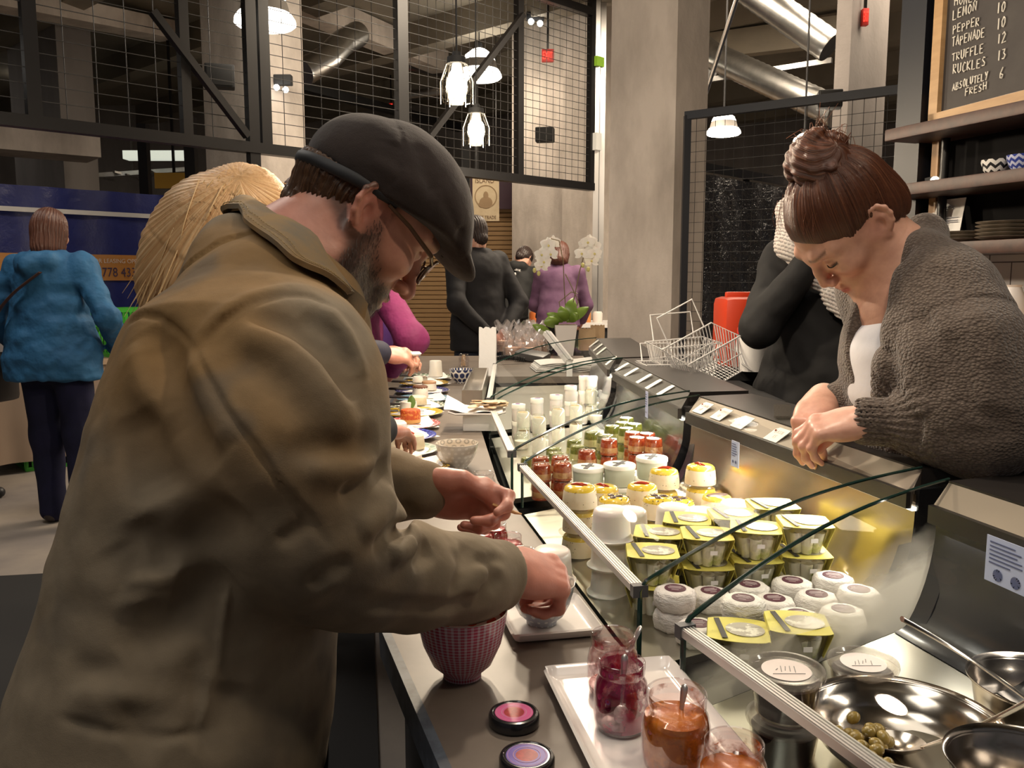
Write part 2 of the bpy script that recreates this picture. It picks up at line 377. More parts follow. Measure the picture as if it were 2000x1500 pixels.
def skin(f, vox, lo=None, hi=None, levels=4):
    """sparse surface nets -> verts, quads"""
    if lo is None: lo, hi = f.box()
    lo = np.asarray(lo, float); hi = np.asarray(hi, float)
    sz = vox * 2 ** levels; n = np.ceil((hi - lo) / sz).astype(int) + 1
    cells = np.stack(np.meshgrid(*[np.arange(k) for k in n], indexing='ij'), -1).reshape(-1, 3)
    off = np.array([[i, j, k] for i in (0, 1) for j in (0, 1) for k in (0, 1)])
    for l in range(levels, -1, -1):
        sz = vox * 2 ** l; d = f(lo + (cells + .5) * sz, marg=max(.03, sz * 1.6)); cells = cells[np.abs(d) < (sz * 1.35 + .018 if l else sz * 2.4)]
        if l: cells = (cells[:, None] * 2 + off[None]).reshape(-1, 3)
    BIG = 1 << 20; key = lambda c: (c[..., 0].astype(np.int64) * BIG + c[..., 1]) * BIG + c[..., 2]
    cells = cells + 2; lo = lo - 2 * vox
    cor = cells[:, None] + off[None]; ck = key(cor); uk, inv = np.unique(ck.ravel(), return_inverse=True)
    up = np.stack([uk // (BIG * BIG), uk // BIG % BIG, uk % BIG], 1); vals = f(lo + up * vox, marg=.03)
    cv = vals[inv].reshape(-1, 8); act = (cv.min(1) < 0) & (cv.max(1) >= 0); cells = cells[act]; cv = cv[act]
    acc = np.zeros((len(cells), 3)); cnt = np.zeros(len(cells))
    for a in range(8):
        for ax in range(3):
            b = a | (1 << (2 - ax))
            if b == a: continue
            va, vb = cv[:, a], cv[:, b]; m = (va < 0) != (vb < 0); t = va[m] / (va[m] - vb[m] + 1e-12)
            p = off[a].astype(float) + np.zeros((m.sum(), 3)); p[:, ax] += t; acc[m] += p; cnt[m] += 1
    Vv = lo + (cells + acc / cnt[:, None]) * vox
    ks = key(cells); order = np.argsort(ks); sk = ks[order]
    def find(c):
        q = key(c); i = np.clip(np.searchsorted(sk, q), 0, len(sk) - 1); ok = sk[i] == q; return np.where(ok, order[i], -1)
    F = []
    for ax in range(3):
        b, c = (ax + 1) % 3, (ax + 2) % 3; e = 1 << (2 - ax); m = (cv[:, 0] < 0) != (cv[:, e] < 0)
        C = cells[m]; pos = cv[m, 0] < 0; db = np.eye(3, dtype=int)[b]; dc = np.eye(3, dtype=int)[c]
        q = np.stack([find(C), find(C - db), find(C - db - dc), find(C - dc)], 1); q[~pos] = q[~pos][:, ::-1]
        F.append(q[(q >= 0).all(1)])
    F = np.concatenate(F)
    for _ in range(1):                                    # pull the points onto the volume
        e = vox * .5; g = np.stack([f(Vv + np.eye(3)[i] * e, marg=.03) - f(Vv - np.eye(3)[i] * e, marg=.03) for i in range(3)], 1) / (2 * e)
        d = f(Vv, marg=.03); st = (d / np.maximum((g * g).sum(1), .2))[:, None] * g; ln = np.linalg.norm(st, axis=1, keepdims=True); Vv = Vv - st * np.minimum(1, vox * .5 / (ln + 1e-9)) * .9
    return Vv, F
def skin_obj(name, f, vox, m, parent, colfn=None, attr=None, lo=None, hi=None, extra=None, org=(0, 0, 0)):
    """org: the parent's place; the mesh is stored relative to it"""
    Vv, F = skin(f, vox, lo, hi); W = Vv
    F = F.tolist()
    if extra:
        for ev, ef in extra: o = len(W); W = np.concatenate([W, ev]); F += [[k + o for k in q] for q in ef]
    me = bpy.data.meshes.new(name); me.from_pydata((W - np.asarray(org)).tolist(), [], F)
    for mm in (m if isinstance(m, (list, tuple)) else [m]): me.materials.append(mm)
    if colfn is not None:
        c = np.ones((len(W), 4)); c[:, :3] = colfn(W); a = me.color_attributes.new('tone', 'FLOAT_COLOR', 'POINT'); a.data.foreach_set('color', c.ravel())
    if attr:
        for k, fn in attr.items(): a = me.attributes.new(k, 'FLOAT', 'POINT'); a.data.foreach_set('value', np.asarray(fn(W), float))
    me.shade_smooth()
    o = bpy.data.objects.new(name, me); COL.objects.link(o)
    if parent is not None: o.parent = parent
    return o
def lerp(a, b, t): return a + (b - a) * t
def sstep(a, b, x): t = np.clip((x - a) / (b - a), 0, 1); return t * t * (3 - 2 * t)
def vnoise(P, s, seed=0):
    """cheap smooth value noise"""
    Q = P * s + seed * 17.31; i = np.floor(Q).astype(np.int64); fr = Q - i; fr = fr * fr * (3 - 2 * fr); r = 0
    for a in (0, 1):
        for b in (0, 1):
            for c in (0, 1):
                h = ((i[:, 0] + a) * 73856093) ^ ((i[:, 1] + b) * 19349663) ^ ((i[:, 2] + c) * 83492791) ^ (seed * 2654435)
                h = ((h * 1103515245 + 12345) & 0x7fffffff) / 0x7fffffff
                r = r + h * (fr[:, 0] if a else 1 - fr[:, 0]) * (fr[:, 1] if b else 1 - fr[:, 1]) * (fr[:, 2] if c else 1 - fr[:, 2])
    return r
# ------------------------------------------------------------------ the setting
rnd = random.Random(7)
E1 = V3(math.sin(R_(43.5)), math.cos(R_(43.5)), 0); E2 = V3(-math.sin(R_(48)), math.cos(R_(48)), 0)
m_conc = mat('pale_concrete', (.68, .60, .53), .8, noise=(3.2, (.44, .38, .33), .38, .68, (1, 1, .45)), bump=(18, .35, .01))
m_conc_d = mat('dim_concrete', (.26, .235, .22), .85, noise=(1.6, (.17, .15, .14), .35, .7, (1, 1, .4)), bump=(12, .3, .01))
m_floor = mat('floor_concrete', (.31, .265, .22), .6, noise=(1.3, (.17, .15, .145), .38, .66), bump=(9, .12, .004))
m_ceil = mat('ceiling_concrete', (.30, .26, .20), .9, noise=(.8, (.20, .175, .14), .35, .7), bump=(6, .3, .02))
m_dark = mat('dark_paint', (.02, .019, .02), .6)
m_black = mat('black_steel', (.008, .007, .007), .36, .0, .4)
m_blackm = mat('black_matte', (.012, .012, .013), .75)
m_alu = mat('aluminium', (.62, .61, .60), .32, 1.0)
m_galv = mat('galvanised_duct', (.55, .54, .52), .3, 1.0, noise=(8, (.42, .42, .41), .4, .65))
m_wood = mat('shelf_wood', (.065, .024, .014), .5, noise=(2.2, (.03, .012, .008), .35, .7, (1, 14, 14)), bump=(30, .15, .003))
m_white = mat('white_gloss', (.80, .78, .76), .2, coat=.3)
m_paper = mat('white_paper', (.82, .80, .77), .8)
m_navywall = mat('navy_grey_paint', (.009, .010, .015), .45)

def structure(name, b, m, sharp=30):
    return tag(b.out(name, m, sharp=sharp), kind='structure')
b = B(); b.box((0, 6, -.05), (34, 34, .1)); structure('floor', b, m_floor)
b = B(); b.box((0, 8, 4.72), (34, 26, .2))
for i in range(-6, 9): b.bar(V3(0, 8, 4.45) + E1 * i * 1.9 - E2 * 13, V3(0, 8, 4.45) + E1 * i * 1.9 + E2 * 13, .28, .34)
structure('ceiling', b, m_ceil)
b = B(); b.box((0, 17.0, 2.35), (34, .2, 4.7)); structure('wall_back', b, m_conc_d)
b = B(); b.box((-13.5, 8, 2.35), (.2, 22, 4.7)); structure('wall_left', b, m_dark)

def column(u0, u1, v, depth, w2, m, name='column', dirn=None, z1=4.6):
    """square concrete column whose wide face spans u0..u1"""
    a = px(u1, v, depth); dv = dirn if dirn is not None else E2
    # width along dv so that the far corner projects at u0
    k = (u0 - 1000) / FPX; r = ray(0, v); cosy = a[1] / depth; w = (a[0] - k * depth) / (-dv[0] + k * dv[1] / cosy + 1e-9)
    c1 = a; c2 = a + dv * w; c3 = c2 + E1 * w2; c4_ = a + E1 * w2
    bb = B(); bb.prism([c1[:2], c4_[:2], c3[:2], c2[:2]], 0, z1); return structure(name, bb, m)
column(1187, 1311, 600, 4.95, .34, m_conc)
column(398, 500, 200, 7.6, .5, m_conc)
column(1098, 1147, 400, 10.2, .9, m_conc)
column(1000, 1100, 400, 10.9, .5, m_conc)
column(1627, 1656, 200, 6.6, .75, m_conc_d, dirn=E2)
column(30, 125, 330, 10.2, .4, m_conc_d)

# kitchen wall on the vendor's side
KD = V3(math.sin(R_(20)), -math.cos(R_(20)), 0); KN = V3(-math.cos(R_(20)), -math.sin(R_(20)), 0)      # along it towards the camera, and out of it
K0 = px(1815, 545, 2.30); K0[2] = 0
def kp(s, out, z): return K0 + KD * s + KN * out + V3(0, 0, z)
m_blackwall = mat('black_wall_paint', (.007, .0065, .007), .8, 0, .12)
_, nt, bs = _nt('subway_tile'); m_tile = _
br = N(nt, 'ShaderNodeTexBrick', offset=.5, Scale=1.0); br.inputs['Brick Width'].default_value = .125; br.inputs['Row Height'].default_value = .0745; br.inputs['Mortar Size'].default_value = .0016
br.inputs['Color1'].default_value = (.62, .60, .60, 1); br.inputs['Color2'].default_value = (.60, .585, .585, 1); br.inputs['Mortar'].default_value = (.10, .09, .09, 1)
tc = N(nt, 'ShaderNodeTexCoord'); nt.links.new(tc.outputs['UV'], br.inputs['Vector']); nt.links.new(br.outputs['Color'], bs.inputs['Base Color']); bs.inputs['Roughness'].default_value = .18
b = B()
def wq(b, s0, s1, z0, z1, out, mi, L=2.4):
    b.add([kp(s0, out, z0), kp(s1, out, z0), kp(s1, out, z1), kp(s0, out, z1)], [(0, 1, 2, 3)], mi, [[(s0, z0), (s1, z0), (s1, z1), (s0, z1)]])
ang = math.atan2(KD[1], KD[0])
b.box(kp(1.5, -.06, 1.5), (3.1, .12, 3.0), rz_(ang), 0)
wq(b, 0, 3.0, .5, 1.372, .003, 1)
tag(b.out('wall_right', [m_blackwall, m_tile]), kind='structure')
b = B(); b.box(kp(-.045, .01, 1.5), (.085, .10, 3.0), rz_(ang)); tag(b.out('trim_1', m_navywall), kind='structure')
b = B(); b.box(kp(.028, .02, 1.47), (.022, .03, .62), rz_(ang)); tag(b.out('trim_2', mat('raw_wood_strip', (.34, .19, .08), .5)), kind='structure')

# ------------------------------------------------------------------ wire-mesh partition in front of the hall
MW0 = pz(0, 232, 2.3); MW0[2] = 0; MW1 = pz(1150, 365, 2.3); MW1[2] = 0; MWd = unit(MW1 - MW0); MWL = np.linalg.norm(MW1 - MW0)
def mw_s(u):
    k = (u - 1000) / FPX                            # where the sight line of column u meets the partition's plan line
    ry = ray(u, 545); a = np.array([[MWd[0], -ry[0]], [MWd[1], -ry[1]]]); return np.linalg.solve(a, -MW0[:2])[0]
def mw(s, z, out=0.): return MW0 + MWd * s + V3(MWd[1], -MWd[0], 0) * out + V3(0, 0, z)
mesh_wall = thing('wire_mesh_partition', 'tall black steel partition with wire mesh panels running across the market hall', 'partition', mw(0, 0))
def child(b, name, m, par, **k):
    o = b.out(name, m, par, **k); o.location = tuple(-np.array(par.location)); return o
ANGW = math.atan2(MWd[1], MWd[0])
def post(u, w, z0, z1, d=.07): b = B(); s = mw_s(u); b.box(mw(s, (z0 + z1) / 2), (w, d, z1 - z0), rz_(ANGW)); child(b, 'post', m_black, mesh_wall)
ZB = 2.3
for u, w, z0, z1 in ((88, .085, ZB, 4.5), (378, .07, ZB, 4.5), (504, .085, 0, 4.5), (528, .085, ZB, 4.5), (790, .11, ZB, 4.5), (1013, .075, ZB, 4.5), (1152, .10, ZB, 4.5), (-70, .09, 0, 4.5)):
    post(u, w, z0, z1)
b = B(); b.bar(mw(-1.2, ZB), mw(MWL + .05, ZB), .09, .08); child(b, 'beam', m_black, mesh_wall)
b = B(); b.bar(mw(mw_s(1013), 4.12), mw(MWL, 4.12), .09, .08); child(b, 'beam', m_black, mesh_wall)
for (u0, v0), (u1, v1) in (((318, 25), (488, 268)), ((1014, 31), (836, 268))):
    s0, s1 = mw_s(u0), mw_s(u1); p0, p1 = mw(s0, 0), mw(s1, 0)
    z0 = CAMZ + ray(u0, v0)[2] * p0[1] / ray(u0, v0)[1]; z1 = CAMZ + ray(u1, v1)[2] * p1[1] / ray(u1, v1)[1]
    b = B(); b.bar(mw(s0, z0, .05), mw(s1, z1, .05), .06, .05); child(b, 'brace', m_black, mesh_wall)
m_wire = mat('mesh_wire', (.014, .012, .011), .55)
def wires(s0, s1, z0, z1, ds, dz, r):
    b = B()
    for i in range(1, max(2, int((s1 - s0) / ds))): b.bar(mw(s0 + i * ds, z0), mw(s0 + i * ds, z1), r * 2)
    for i in range(1, int((z1 - z0) / dz)): b.bar(mw(s0, z0 + i * dz, .006), mw(s1, z0 + i * dz, .006), r * 2)
    child(b, 'wire_mesh', m_wire, mesh_wall)
for (u0, u1, ds, dz) in ((-70, 88, .2, .1), (88, 378, .2, .1), (378, 504, .2, .085), (528, 790, .17, .085), (790, 1013, .10, .085), (1013, 1152, .10, .075)):
    wires(mw_s(u0), mw_s(u1), ZB + .04, 4.5, ds, dz, .0024)
b = B(); b.bar(mw(MWL + .13, 0), mw(MWL + .13, 4.5), .07, .05, 0); b.bar(mw(MWL + .25, 0, -.03), mw(MWL + .25, 4.5, -.03), .05, .06, 1); b.bar(mw(MWL + .07, 0, .04), mw(MWL + .07, 4.5, .04), .02, .06, 1)
t = thing('shutter_track', 'vertical steel roller door track standing beside the pale concrete column', 'door track', mw(MWL + .13, 0))
child(b, 'rail', [m_black, m_alu], t)
b = B(); b.box(mw(MWL + .06, 2.78, .06), (.09, .05, .18), rz_(ANGW)); child(b, 'junction_box', mat('box_grey', (.55, .56, .55), .4), t)
b = B(); b.box(mw(MWL + .08, 3.62, .06), (.12, .04, .1), rz_(ANGW)); child(b, 'tape', mat('green_tape', (.22, .42, .03), .5), t)

# mesh panel and black tarp behind the vendor
RA = px(1343, 226, 4.45); RBp = px(1788, 172, 3.80); RBp[2] = RA[2]; RZ = RA[2]
RD = unit(RBp - RA); RL = np.linalg.norm(RBp - RA); rp = lambda s, z: V3(RA[0], RA[1], 0) + RD * s + V3(0, 0, z)
t = thing('wire_mesh_screen', 'black framed wire mesh screen behind the woman in the brown cardigan', 'screen', rp(0, 0))
for s in (0, RL): b = B(); b.bar(rp(s, 0), rp(s, RZ), .035, .035); child(b, 'post', m_navywall, t)
b = B(); b.bar(rp(-.01, RZ), rp(RL + .01, RZ), .035, .04); child(b, 'top_rail', m_navywall, t)
b = B()
for i in range(1, int(RL / .052)): b.bar(rp(i * .052, .4), rp(i * .052, RZ), .0022)
for i in range(1, int((RZ - .4) / .052)): b.bar(rp(0, .4 + i * .052), rp(RL, .4 + i * .052), .0022)
child(b, 'wire_mesh', m_wire, t)
TA = px(1338, 322, 5.5); TZ = TA[2]; tp = lambda s, z, o=0: V3(TA[0], TA[1], 0) + E1 * s + V3(E1[1], -E1[0], 0) * o + V3(0, 0, z)
t = thing('tarp_fence', 'fence hung with crinkled black plastic tarp behind the mesh screen', 'fence', tp(0, 0))
b = B(); b.bar(tp(-.1, TZ), tp(4.2, TZ), .07, .06)
child(b, 'top_rail', m_black, t)
for s in (0.02, .85, 1.7, 2.9): b = B(); b.bar(tp(s, 0, -.03), tp(s, TZ, -.03), .05, .05); child(b, 'post', m_black, t)
m_tarp = mat('black_tarp', (.02, .021, .027), .32, 0, .7, bump=(5.5, 1.0, .09))
def tarpf(u, v):
    s = u * 4.1; z = .15 + v * (TZ - .2); w = .03 * math.sin(s * 9 + math.sin(z * 3) * 2) + .02 * math.sin(s * 23 + z * 4); return tp(s, z, .05 + w * (1.1 - v * .6))
b = B(); b.grid(tarpf, 110, 40); child(b, 'tarp', m_tarp, t)

# ducts, pipe, beams under the ceiling
def duct(label, pts, r, name='spiral_duct', group=None):
    bb = B(); P = [np.asarray(p, float) for p in pts]; L = sum(np.linalg.norm(P[i + 1] - P[i]) for i in range(len(P) - 1)); dens = []
    for i in range(len(P) - 1):
        n = max(2, int(np.linalg.norm(P[i + 1] - P[i]) / (r * .32)))
        for k in range(n): dens.append(P[i] + (P[i + 1] - P[i]) * k / n)
    dens.append(P[-1]); rr = [r * (1 + .035 * (i % 2)) for i in range(len(dens))]
    bb.tube(dens, rr, 20); return tag(bb.out(name, m_galv, sharp=60), label, 'duct', group)
duct('large silver spiral duct high up to the right of the pale concrete column', [px(1440, -36, 7.9), px(1622, 92, 7.5)], .135)
duct('long spiral duct passing behind the slanted pipe above the mesh screen', [px(1330, 62, 9.5), px(1390, 108, 8.8), px(1640, 222, 7.4)], .13)
duct('short spiral duct branch meeting the long duct beside the concrete column', [px(1350, 145, 9.3), px(1388, 138, 9.0)], .085)
duct('bent silver duct hanging under the hall ceiling behind the mesh partition', [px(700, 66, 9.9), px(668, 84, 9.6), px(640, 114, 9.3), px(590, 142, 9.0)], .14)
duct('thin spiral duct running level behind the two bright jar lamps', [px(790, 118, 13.2), px(900, 140, 12.6)], .13)
duct('low thin duct behind the lit jar lamp nearest the counter', [px(770, 190, 12.6), px(880, 178, 12.4)], .07)
b = B(); b.tube([px(1502, -196, 5.2), px(1445, -20, 5.4), px(1368, 214, 5.6)], .0155, 10); tag(b.out('slanted_pipe', m_galv), 'slim steel pipe slanting down beside the pale concrete column', 'pipe')
def beam(label, a, c, w, h, m=m_conc): b = B(); b.bar(a, c, w, h); tag(b.out('ceiling_beam', m), label, 'beam')
beam('pale lit beam crossing the hall behind the flat cap and the mesh', px(560, -5, 9.5), px(860, 122, 12.5), .28, .30)
beam('long grey beam high up behind the leftmost mesh panels', px(-40, -12, 8.5), px(330, 62, 11), .35, .22)
beam('dark beam sloping across the mesh panel above the bright lamps', px(520, 150, 12), px(900, 250, 14), .14, .12, m_black)
beam('timber toned beam above the long spiral duct', px(1360, 95, 10.5), px(1640, 60, 9.5), .16, .3, m_ceil)
beam('slim conduit beam below the ceiling over the mesh screen', px(1360, 160, 9), px(1625, 118, 8.2), .05, .05, m_galv)

# ------------------------------------------------------------------ hanging lamps
m_lampglow = emis('lamp_glow', (1, .93, .80), 9.0); m_lampbright = emis('jar_glow', (1, .90, .70), 26.0)
def shade_lamp(label, u, v, depth, wpx, power, name='pendant_lamp', dark=True):
    c = px(u, v, depth); r = wpx / FPX * depth / 2
    t = thing(name, label, 'lamp', c)
    b = B(); b.lathe([(r * .16, r * 1.25), (r * .30, r * 1.2), (r * .62, r * .95), (r * .72, r * .72)], 28); b.out('upper_shade', m_lampglow, t)
    b = B(); b.lathe([(r * .72, r * .72), (r * .80, r * .42), (r * .86, r * .33)], 28); b.out('band', mat('lamp_band', (.24, .22, .20), .5), t)
    b = B(); b.lathe([(r * .86, r * .33), (r * .98, r * .16), (r, r * .02), (r * .9, -r * .06), (r * .5, -r * .12), (0, -r * .13)], 28); b.out('diffuser', m_lampglow, t)
    b = B(); b.tube([(0, 0, r * 1.2), (0, 0, max(.5, 4.6 - c[2]))], .008, 6); b.lathe([(0, r * 1.5), (r * .13, r * 1.48), (r * .16, r * 1.22)], 12); b.out('cord', m_blackm, t)
    if power: light('lamp_light', 'POINT', tuple(c - V3(0, 0, r * .35)), power, WARM, r * .5)
    return t
shade_lamp('white glowing pendant lamp behind the black double post of the mesh partition', 518, 48, 7.0, 118, 7)
shade_lamp('white glowing pendant lamp crossed by a slanted brace beside the jar lamp', 936, 152, 10.4, 88, 40)
shade_lamp('white glowing pendant lamp seen through the mesh screen nearest the concrete column', 1413, 262, 7.4, 66, 30)
shade_lamp('white glowing pendant lamp half hidden by the woman\'s hair bun', 1570, 300, 7.0, 62, 25)
shade_lamp('small white lamp far off at the outer end of the mesh partition', 66, 182, 14, 24, 0)
shade_lamp('tiny white lamp just beside the edge of the mesh screen and column', 1366, 296, 13, 18, 0)
m_jarglass = glass('lamp_jar_glass', (1, .97, .9), .06, .4)
def jar_lamp(label, u, v, depth, power):
    c = px(u, v, depth); t = thing('jar_lamp', label, 'lamp', c)
    b = B(); b.lathe([(.022, .062), (.027, .05), (.03, .03), (.041, .005), (.043, -.04), (.040, -.058), (0, -.06)], 24); b.out('jar', m_jarglass, t)
    b = B(); b.lathe([(0, -.045), (.02, -.04), (.031, -.015), (.028, .012), (.016, .03), (.012, .05), (0, .052)], 20); b.out('bulb', m_lampbright, t)
    b = B(); b.lathe([(0, .085), (.012, .083), (.014, .07), (.027, .068), (.028, .05), (.022, .048)], 20); b.tube([(0, 0, .08), (0, 0, 2.6)], .003, 6); b.out('cord', m_blackm, t)
    b = B()
    for k in range(6):
        a = k * math.pi / 3; b.tube([(.029 * math.cos(a), .029 * math.sin(a), .05), (.047 * math.cos(a), .047 * math.sin(a), .0), (.047 * math.cos(a), .047 * math.sin(a), -.062)], .0016, 5)
    b.out('cage', mat('cage_wire', (.5, .45, .38), .4, .6), t)
    light('jar_light', 'POINT', tuple(c - V3(0, 0, .105)), power, (1, .82, .60), .03)
    return t
jar_lamp('bright jar shaped cage lamp hanging higher and nearer above the counter', 892, 160, 2.45, 30)
jar_lamp('bright jar shaped cage lamp hanging lower and farther along the counter', 930, 250, 3.05, 28)

# ------------------------------------------------------------------ fittings in the hall
def speaker(label, u, v, depth, w, h, rz=0.):
    c = px(u, v, depth); t = thing('wall_speaker', label, 'speaker', c, rz); s = depth / FPX; w, h = w * s, h * s
    b = B(); b.box((0, .06, 0), (w, .14, h), bev=.012); b.out('cabinet', m_blackm, t)
    b = B(); b.box((0, -.014, 0), (w * .86, .012, h * .86), bev=.004); b.out('grille', mat('speaker_cloth', (.02, .02, .02), .9), t)
    b = B(); b.box((0, .18, 0), (w * .25, .12, h * .3)); b.out('bracket', m_black, t)
speaker('black speaker on the concrete column behind the left slanted brace', 429, 147, 7.0, 56, 44, R_(18))
speaker('black speaker on the grey column behind the last mesh panel', 1063, 262, 9.9, 36, 28, R_(-10))
speaker('dark speaker on the column above the mesh screen', 1622, 192, 6.1, 46, 34, R_(-14))
m_red = emis('exit_red', (1, .05, .03), 2.0); m_redoff = mat('exit_plate', (.75, .06, .05), .5)
def exit_sign(label, u, v, depth, w, h, text=True):
    c = px(u, v, depth); s = depth / FPX; t = thing('exit_sign', label, 'sign', c); b = B(); b.box((0, 0, 0), (w * s, .05, h * s), bev=.006); b.out('housing', m_redoff, t); b = B(); b.bar((0, 0, h * s / 2), (0, 0, max(.1, 4.62 - c[2])), .02); b.out('hanger', m_black, t)
    if text:
        b = B(); put_text(b, 'EXIT', V3(-w * s * .44, -.027, -h * s * .3), (1, 0, 0), (0, 0, 1), h * s * .85, 0, .88 * w / (2.25 * .85 * h)); b.out('lettering', m_red, t)
exit_sign('red lit exit sign hanging behind the last mesh panel', 1070, 109, 9.6, 24, 24)
exit_sign('small red exit sign far back beside the middle mesh post', 764, 207, 14, 8, 12)
exit_sign('narrow red exit sign on the dark column above the mesh screen', 1689, 34, 6.62, 12, 32)
def twin(label, u, v, depth):
    t = thing('emergency_light', label, 'lamp', px(u, v, depth)); r = 7 / FPX * depth
    b = B(); b.box((0, .08, .09), (r * 5, .08, .09), bev=.01); b.out('housing', m_blackm, t)
    for s in (-1, 1): b = B(); b.ball((s * r * 1.25, 0, -.01 * s), r * .85); b.out('bulb', emis('spot_glow', (1, .98, .92), 8), t)
twin('twin emergency light beside the double post of the mesh partition', 549, 173, 7.6); twin('twin emergency light near the top above the red exit sign', 1046, 44, 9.7)
for u, d, w in ((294, 9.6, .10), (384, 9.2, .11), (911, 10.4, .10)):
    p = px(u, 545, d); b = B(); b.box((p[0], p[1], 1.5), (w, w, 3.0)); tag(b.out('steel_post', m_black), {294: 'black steel post rising behind the blue banner', 384: 'black steel post behind the blonde woman beyond the blue banner', 911: 'black steel post behind the man with his hands behind his back'}[u], 'post')
# posters, roll shutter, far shop
def card(name, label, cat, u0, v0, u1, v1, depth, m, mats2=None, thick=.01):
    c = px((u0 + u1) / 2, (v0 + v1) / 2, depth); s = depth / FPX; b = B(); b.box((0, 0, 0), ((u1 - u0) * s, thick, (v1 - v0) * s)); o = b.out(name, m, None, c); return tag(o, label, cat), (u1 - u0) * s, (v1 - v0) * s, c
m_pst = mat('poster_cream', (.62, .50, .33), .8, noise=(6, (.52, .40, .25), .4, .7)); m_pink = mat('poster_brown', (.16, .09, .05), .8)
t = thing('hanging_poster', 'cream poster headed ISLAND hanging before the tan roller shutter', 'poster', px(949, 388, 11.3)); s = 11.3 / FPX
b = B(); b.box((0, 0, 0), (52 * s, .01, 86 * s)); b.out('sheet', m_pst, t); b = B(); b.bar((-20 * s, 0, 43 * s), (-20 * s, 0, 2.4), .008); b.out('cord', m_black, t); b = B(); b.bar((20 * s, 0, 43 * s), (20 * s, 0, 2.4), .008); b.out('cord', m_black, t)
b = B(); put_text(b, 'ISLAND', (-21 * s, -.008, 30 * s), (1, 0, 0), (0, 0, 1), 13 * s, 0, .85); b.out('heading', m_pink, t); b = B(); put_text(b, 'SPICE TRADE', (-22 * s, -.008, -39 * s), (1, 0, 0), (0, 0, 1), 9 * s, 0, .8); b.out('lettering', m_pink, t)
b = B(); b.lathe([(20 * s, 0), (22 * s, .002)], 32, rx_(R_(90)), (0, -.007, 4 * s)); b.ball((0, -.005, 6 * s), (5 * s, .003, 8 * s)); b.ball((0, -.005, -8 * s), (13 * s, .003, 12 * s)); b.ball((-8 * s, -.005, -12 * s), (7 * s, .003, 6 * s)); b.out('picture', mat('poster_ink', (.30, .20, .11), .8), t)
o, w, h, c = card('food_poster', 'colourful food poster hanging beyond the mesh partition beside the flat cap', 'poster', 511, 250, 571, 330, 8.2, mat('poster_food', (.20, .10, .055), .7, noise=(9, (.32, .17, .03), .5, .6)))
o, w, h, c = card('menu_sheet', 'white sheet hanging under the colourful food poster', 'sheet', 516, 330, 549, 362, 8.25, m_paper)
b = B(); A = px(905, 545, 12.4); b.box((A[0] + .9, A[1] + .2, 1.35), (4.6, .2, 2.7))
for i in range(40): b.box((A[0] + .9, A[1] + .08, .05 + i * .066), (4.4, .06, .05), rx_(R_(14)))
tag(b.out('roller_shutter', mat('shutter_tan', (.46, .29, .14), .6)), 'closed tan slatted roller shutter at the far end of the hall', 'shutter')
b = B(); b.bar(px(930, 345, 12.15), px(930, 345, 12.15) * V3(1, 1, 0) + V3(0, 0, 4.62), .03); tag(b.out('hanging_rod', m_black), 'thin black rod holding up the dark purple fascia', 'rod')
b = B(); b.bar(px(340, 340, 11.2), px(340, 340, 11.2) * V3(1, 1, 0) + V3(0, 0, 4.62), .03); tag(b.out('hanging_rod', m_black), 'thin black rod holding up the ochre yellow board', 'rod')
card('purple_fascia', 'dark purple fascia strip above the tan roller shutter', 'fascia', 890, 345, 1010, 408, 12.15, mat('purple_board', (.045, .015, .03), .6), thick=.05)
card('yellow_sign_board', 'ochre yellow board above the blonde woman far behind the mesh', 'board', 303, 338, 372, 368, 11.2, mat('ochre', (.42, .24, .035), .6), thick=.04)
card('hanging_light_box', 'long pale fluorescent light hanging far behind the leftmost partition posts', 'lamp', 246, 296, 372, 312, 11.5, emis('tube_glow', (.9, .95, .8), .55), thick=.2)
b = B()
for i in range(9): b.bar(px(150 + i * 24, 335 + (i % 3) * 6, 12), px(170 + i * 26, 352 - (i % 2) * 10, 12.4), .03)
b.bar(px(150, 345, 12), px(375, 330, 12.6), .06); b.bar(px(260, 338, 12.3), px(260, 338, 12.3) * V3(1, 1, 0) + V3(0, 0, 4.60), .03); tag(b.out('pipe_rack', m_galv), 'rack of grey conduits and pipes far back above the blue banner', 'pipe rack')
b = B(); b.box(px(-30, 262, 8.9), (2.1, .6, .35), rz_(R_(40))); tag(b.out('bulkhead', m_conc), 'pale boxed bulkhead below the left end of the mesh partition', 'bulkhead')

# blue leasing banner
BN0 = pz(-90, 352, 2.2); BN0[2] = 0; bn = lambda s, z, o=0: BN0 + E1 * s + V3(E1[1], -E1[0], 0) * o + V3(0, 0, z)
m_bblue = mat('banner_blue', (.012, .020, .15), .35, 0, .5, noise=(2.2, (.022, .035, .21), .4, .7), bump=(3, .25, .05))
t = thing('leasing_banner', 'long blue banner with orange band and white leasing lettering', 'banner', bn(0, 0))
BZ = [.95, 1.22, 1.56, 2.2]
def bnf(z0, z1): return lambda u, v: bn(u * 3.9, z0 + (z1 - z0) * v, .02 * math.sin(u * 40))
b = B(); b.grid(bnf(.55, 2.2), 60, 8); child(b, 'sheet', m_bblue, t)
zo0 = pz(300, 548, 1.29)[2]
dB = 8.0
b = B(); b.grid(lambda u, v: bn(u * 3.9, 1.285 + .265 * v, .03 + .02 * math.sin(u * 40)), 60, 2); child(b, 'orange_band', mat('banner_orange', (.55, .24, .055), .5), t)
m_lett = mat('banner_white', (.75, .66, .58), .6); m_num = mat('banner_number', (.06, .035, .09), .6)
sA = 0.
for _ in range(1):
    k = ray(176, 545); M_ = np.array([[E1[0], -k[0]], [E1[1], -k[1]]]); sA = np.linalg.solve(M_, -BN0[:2])[0]
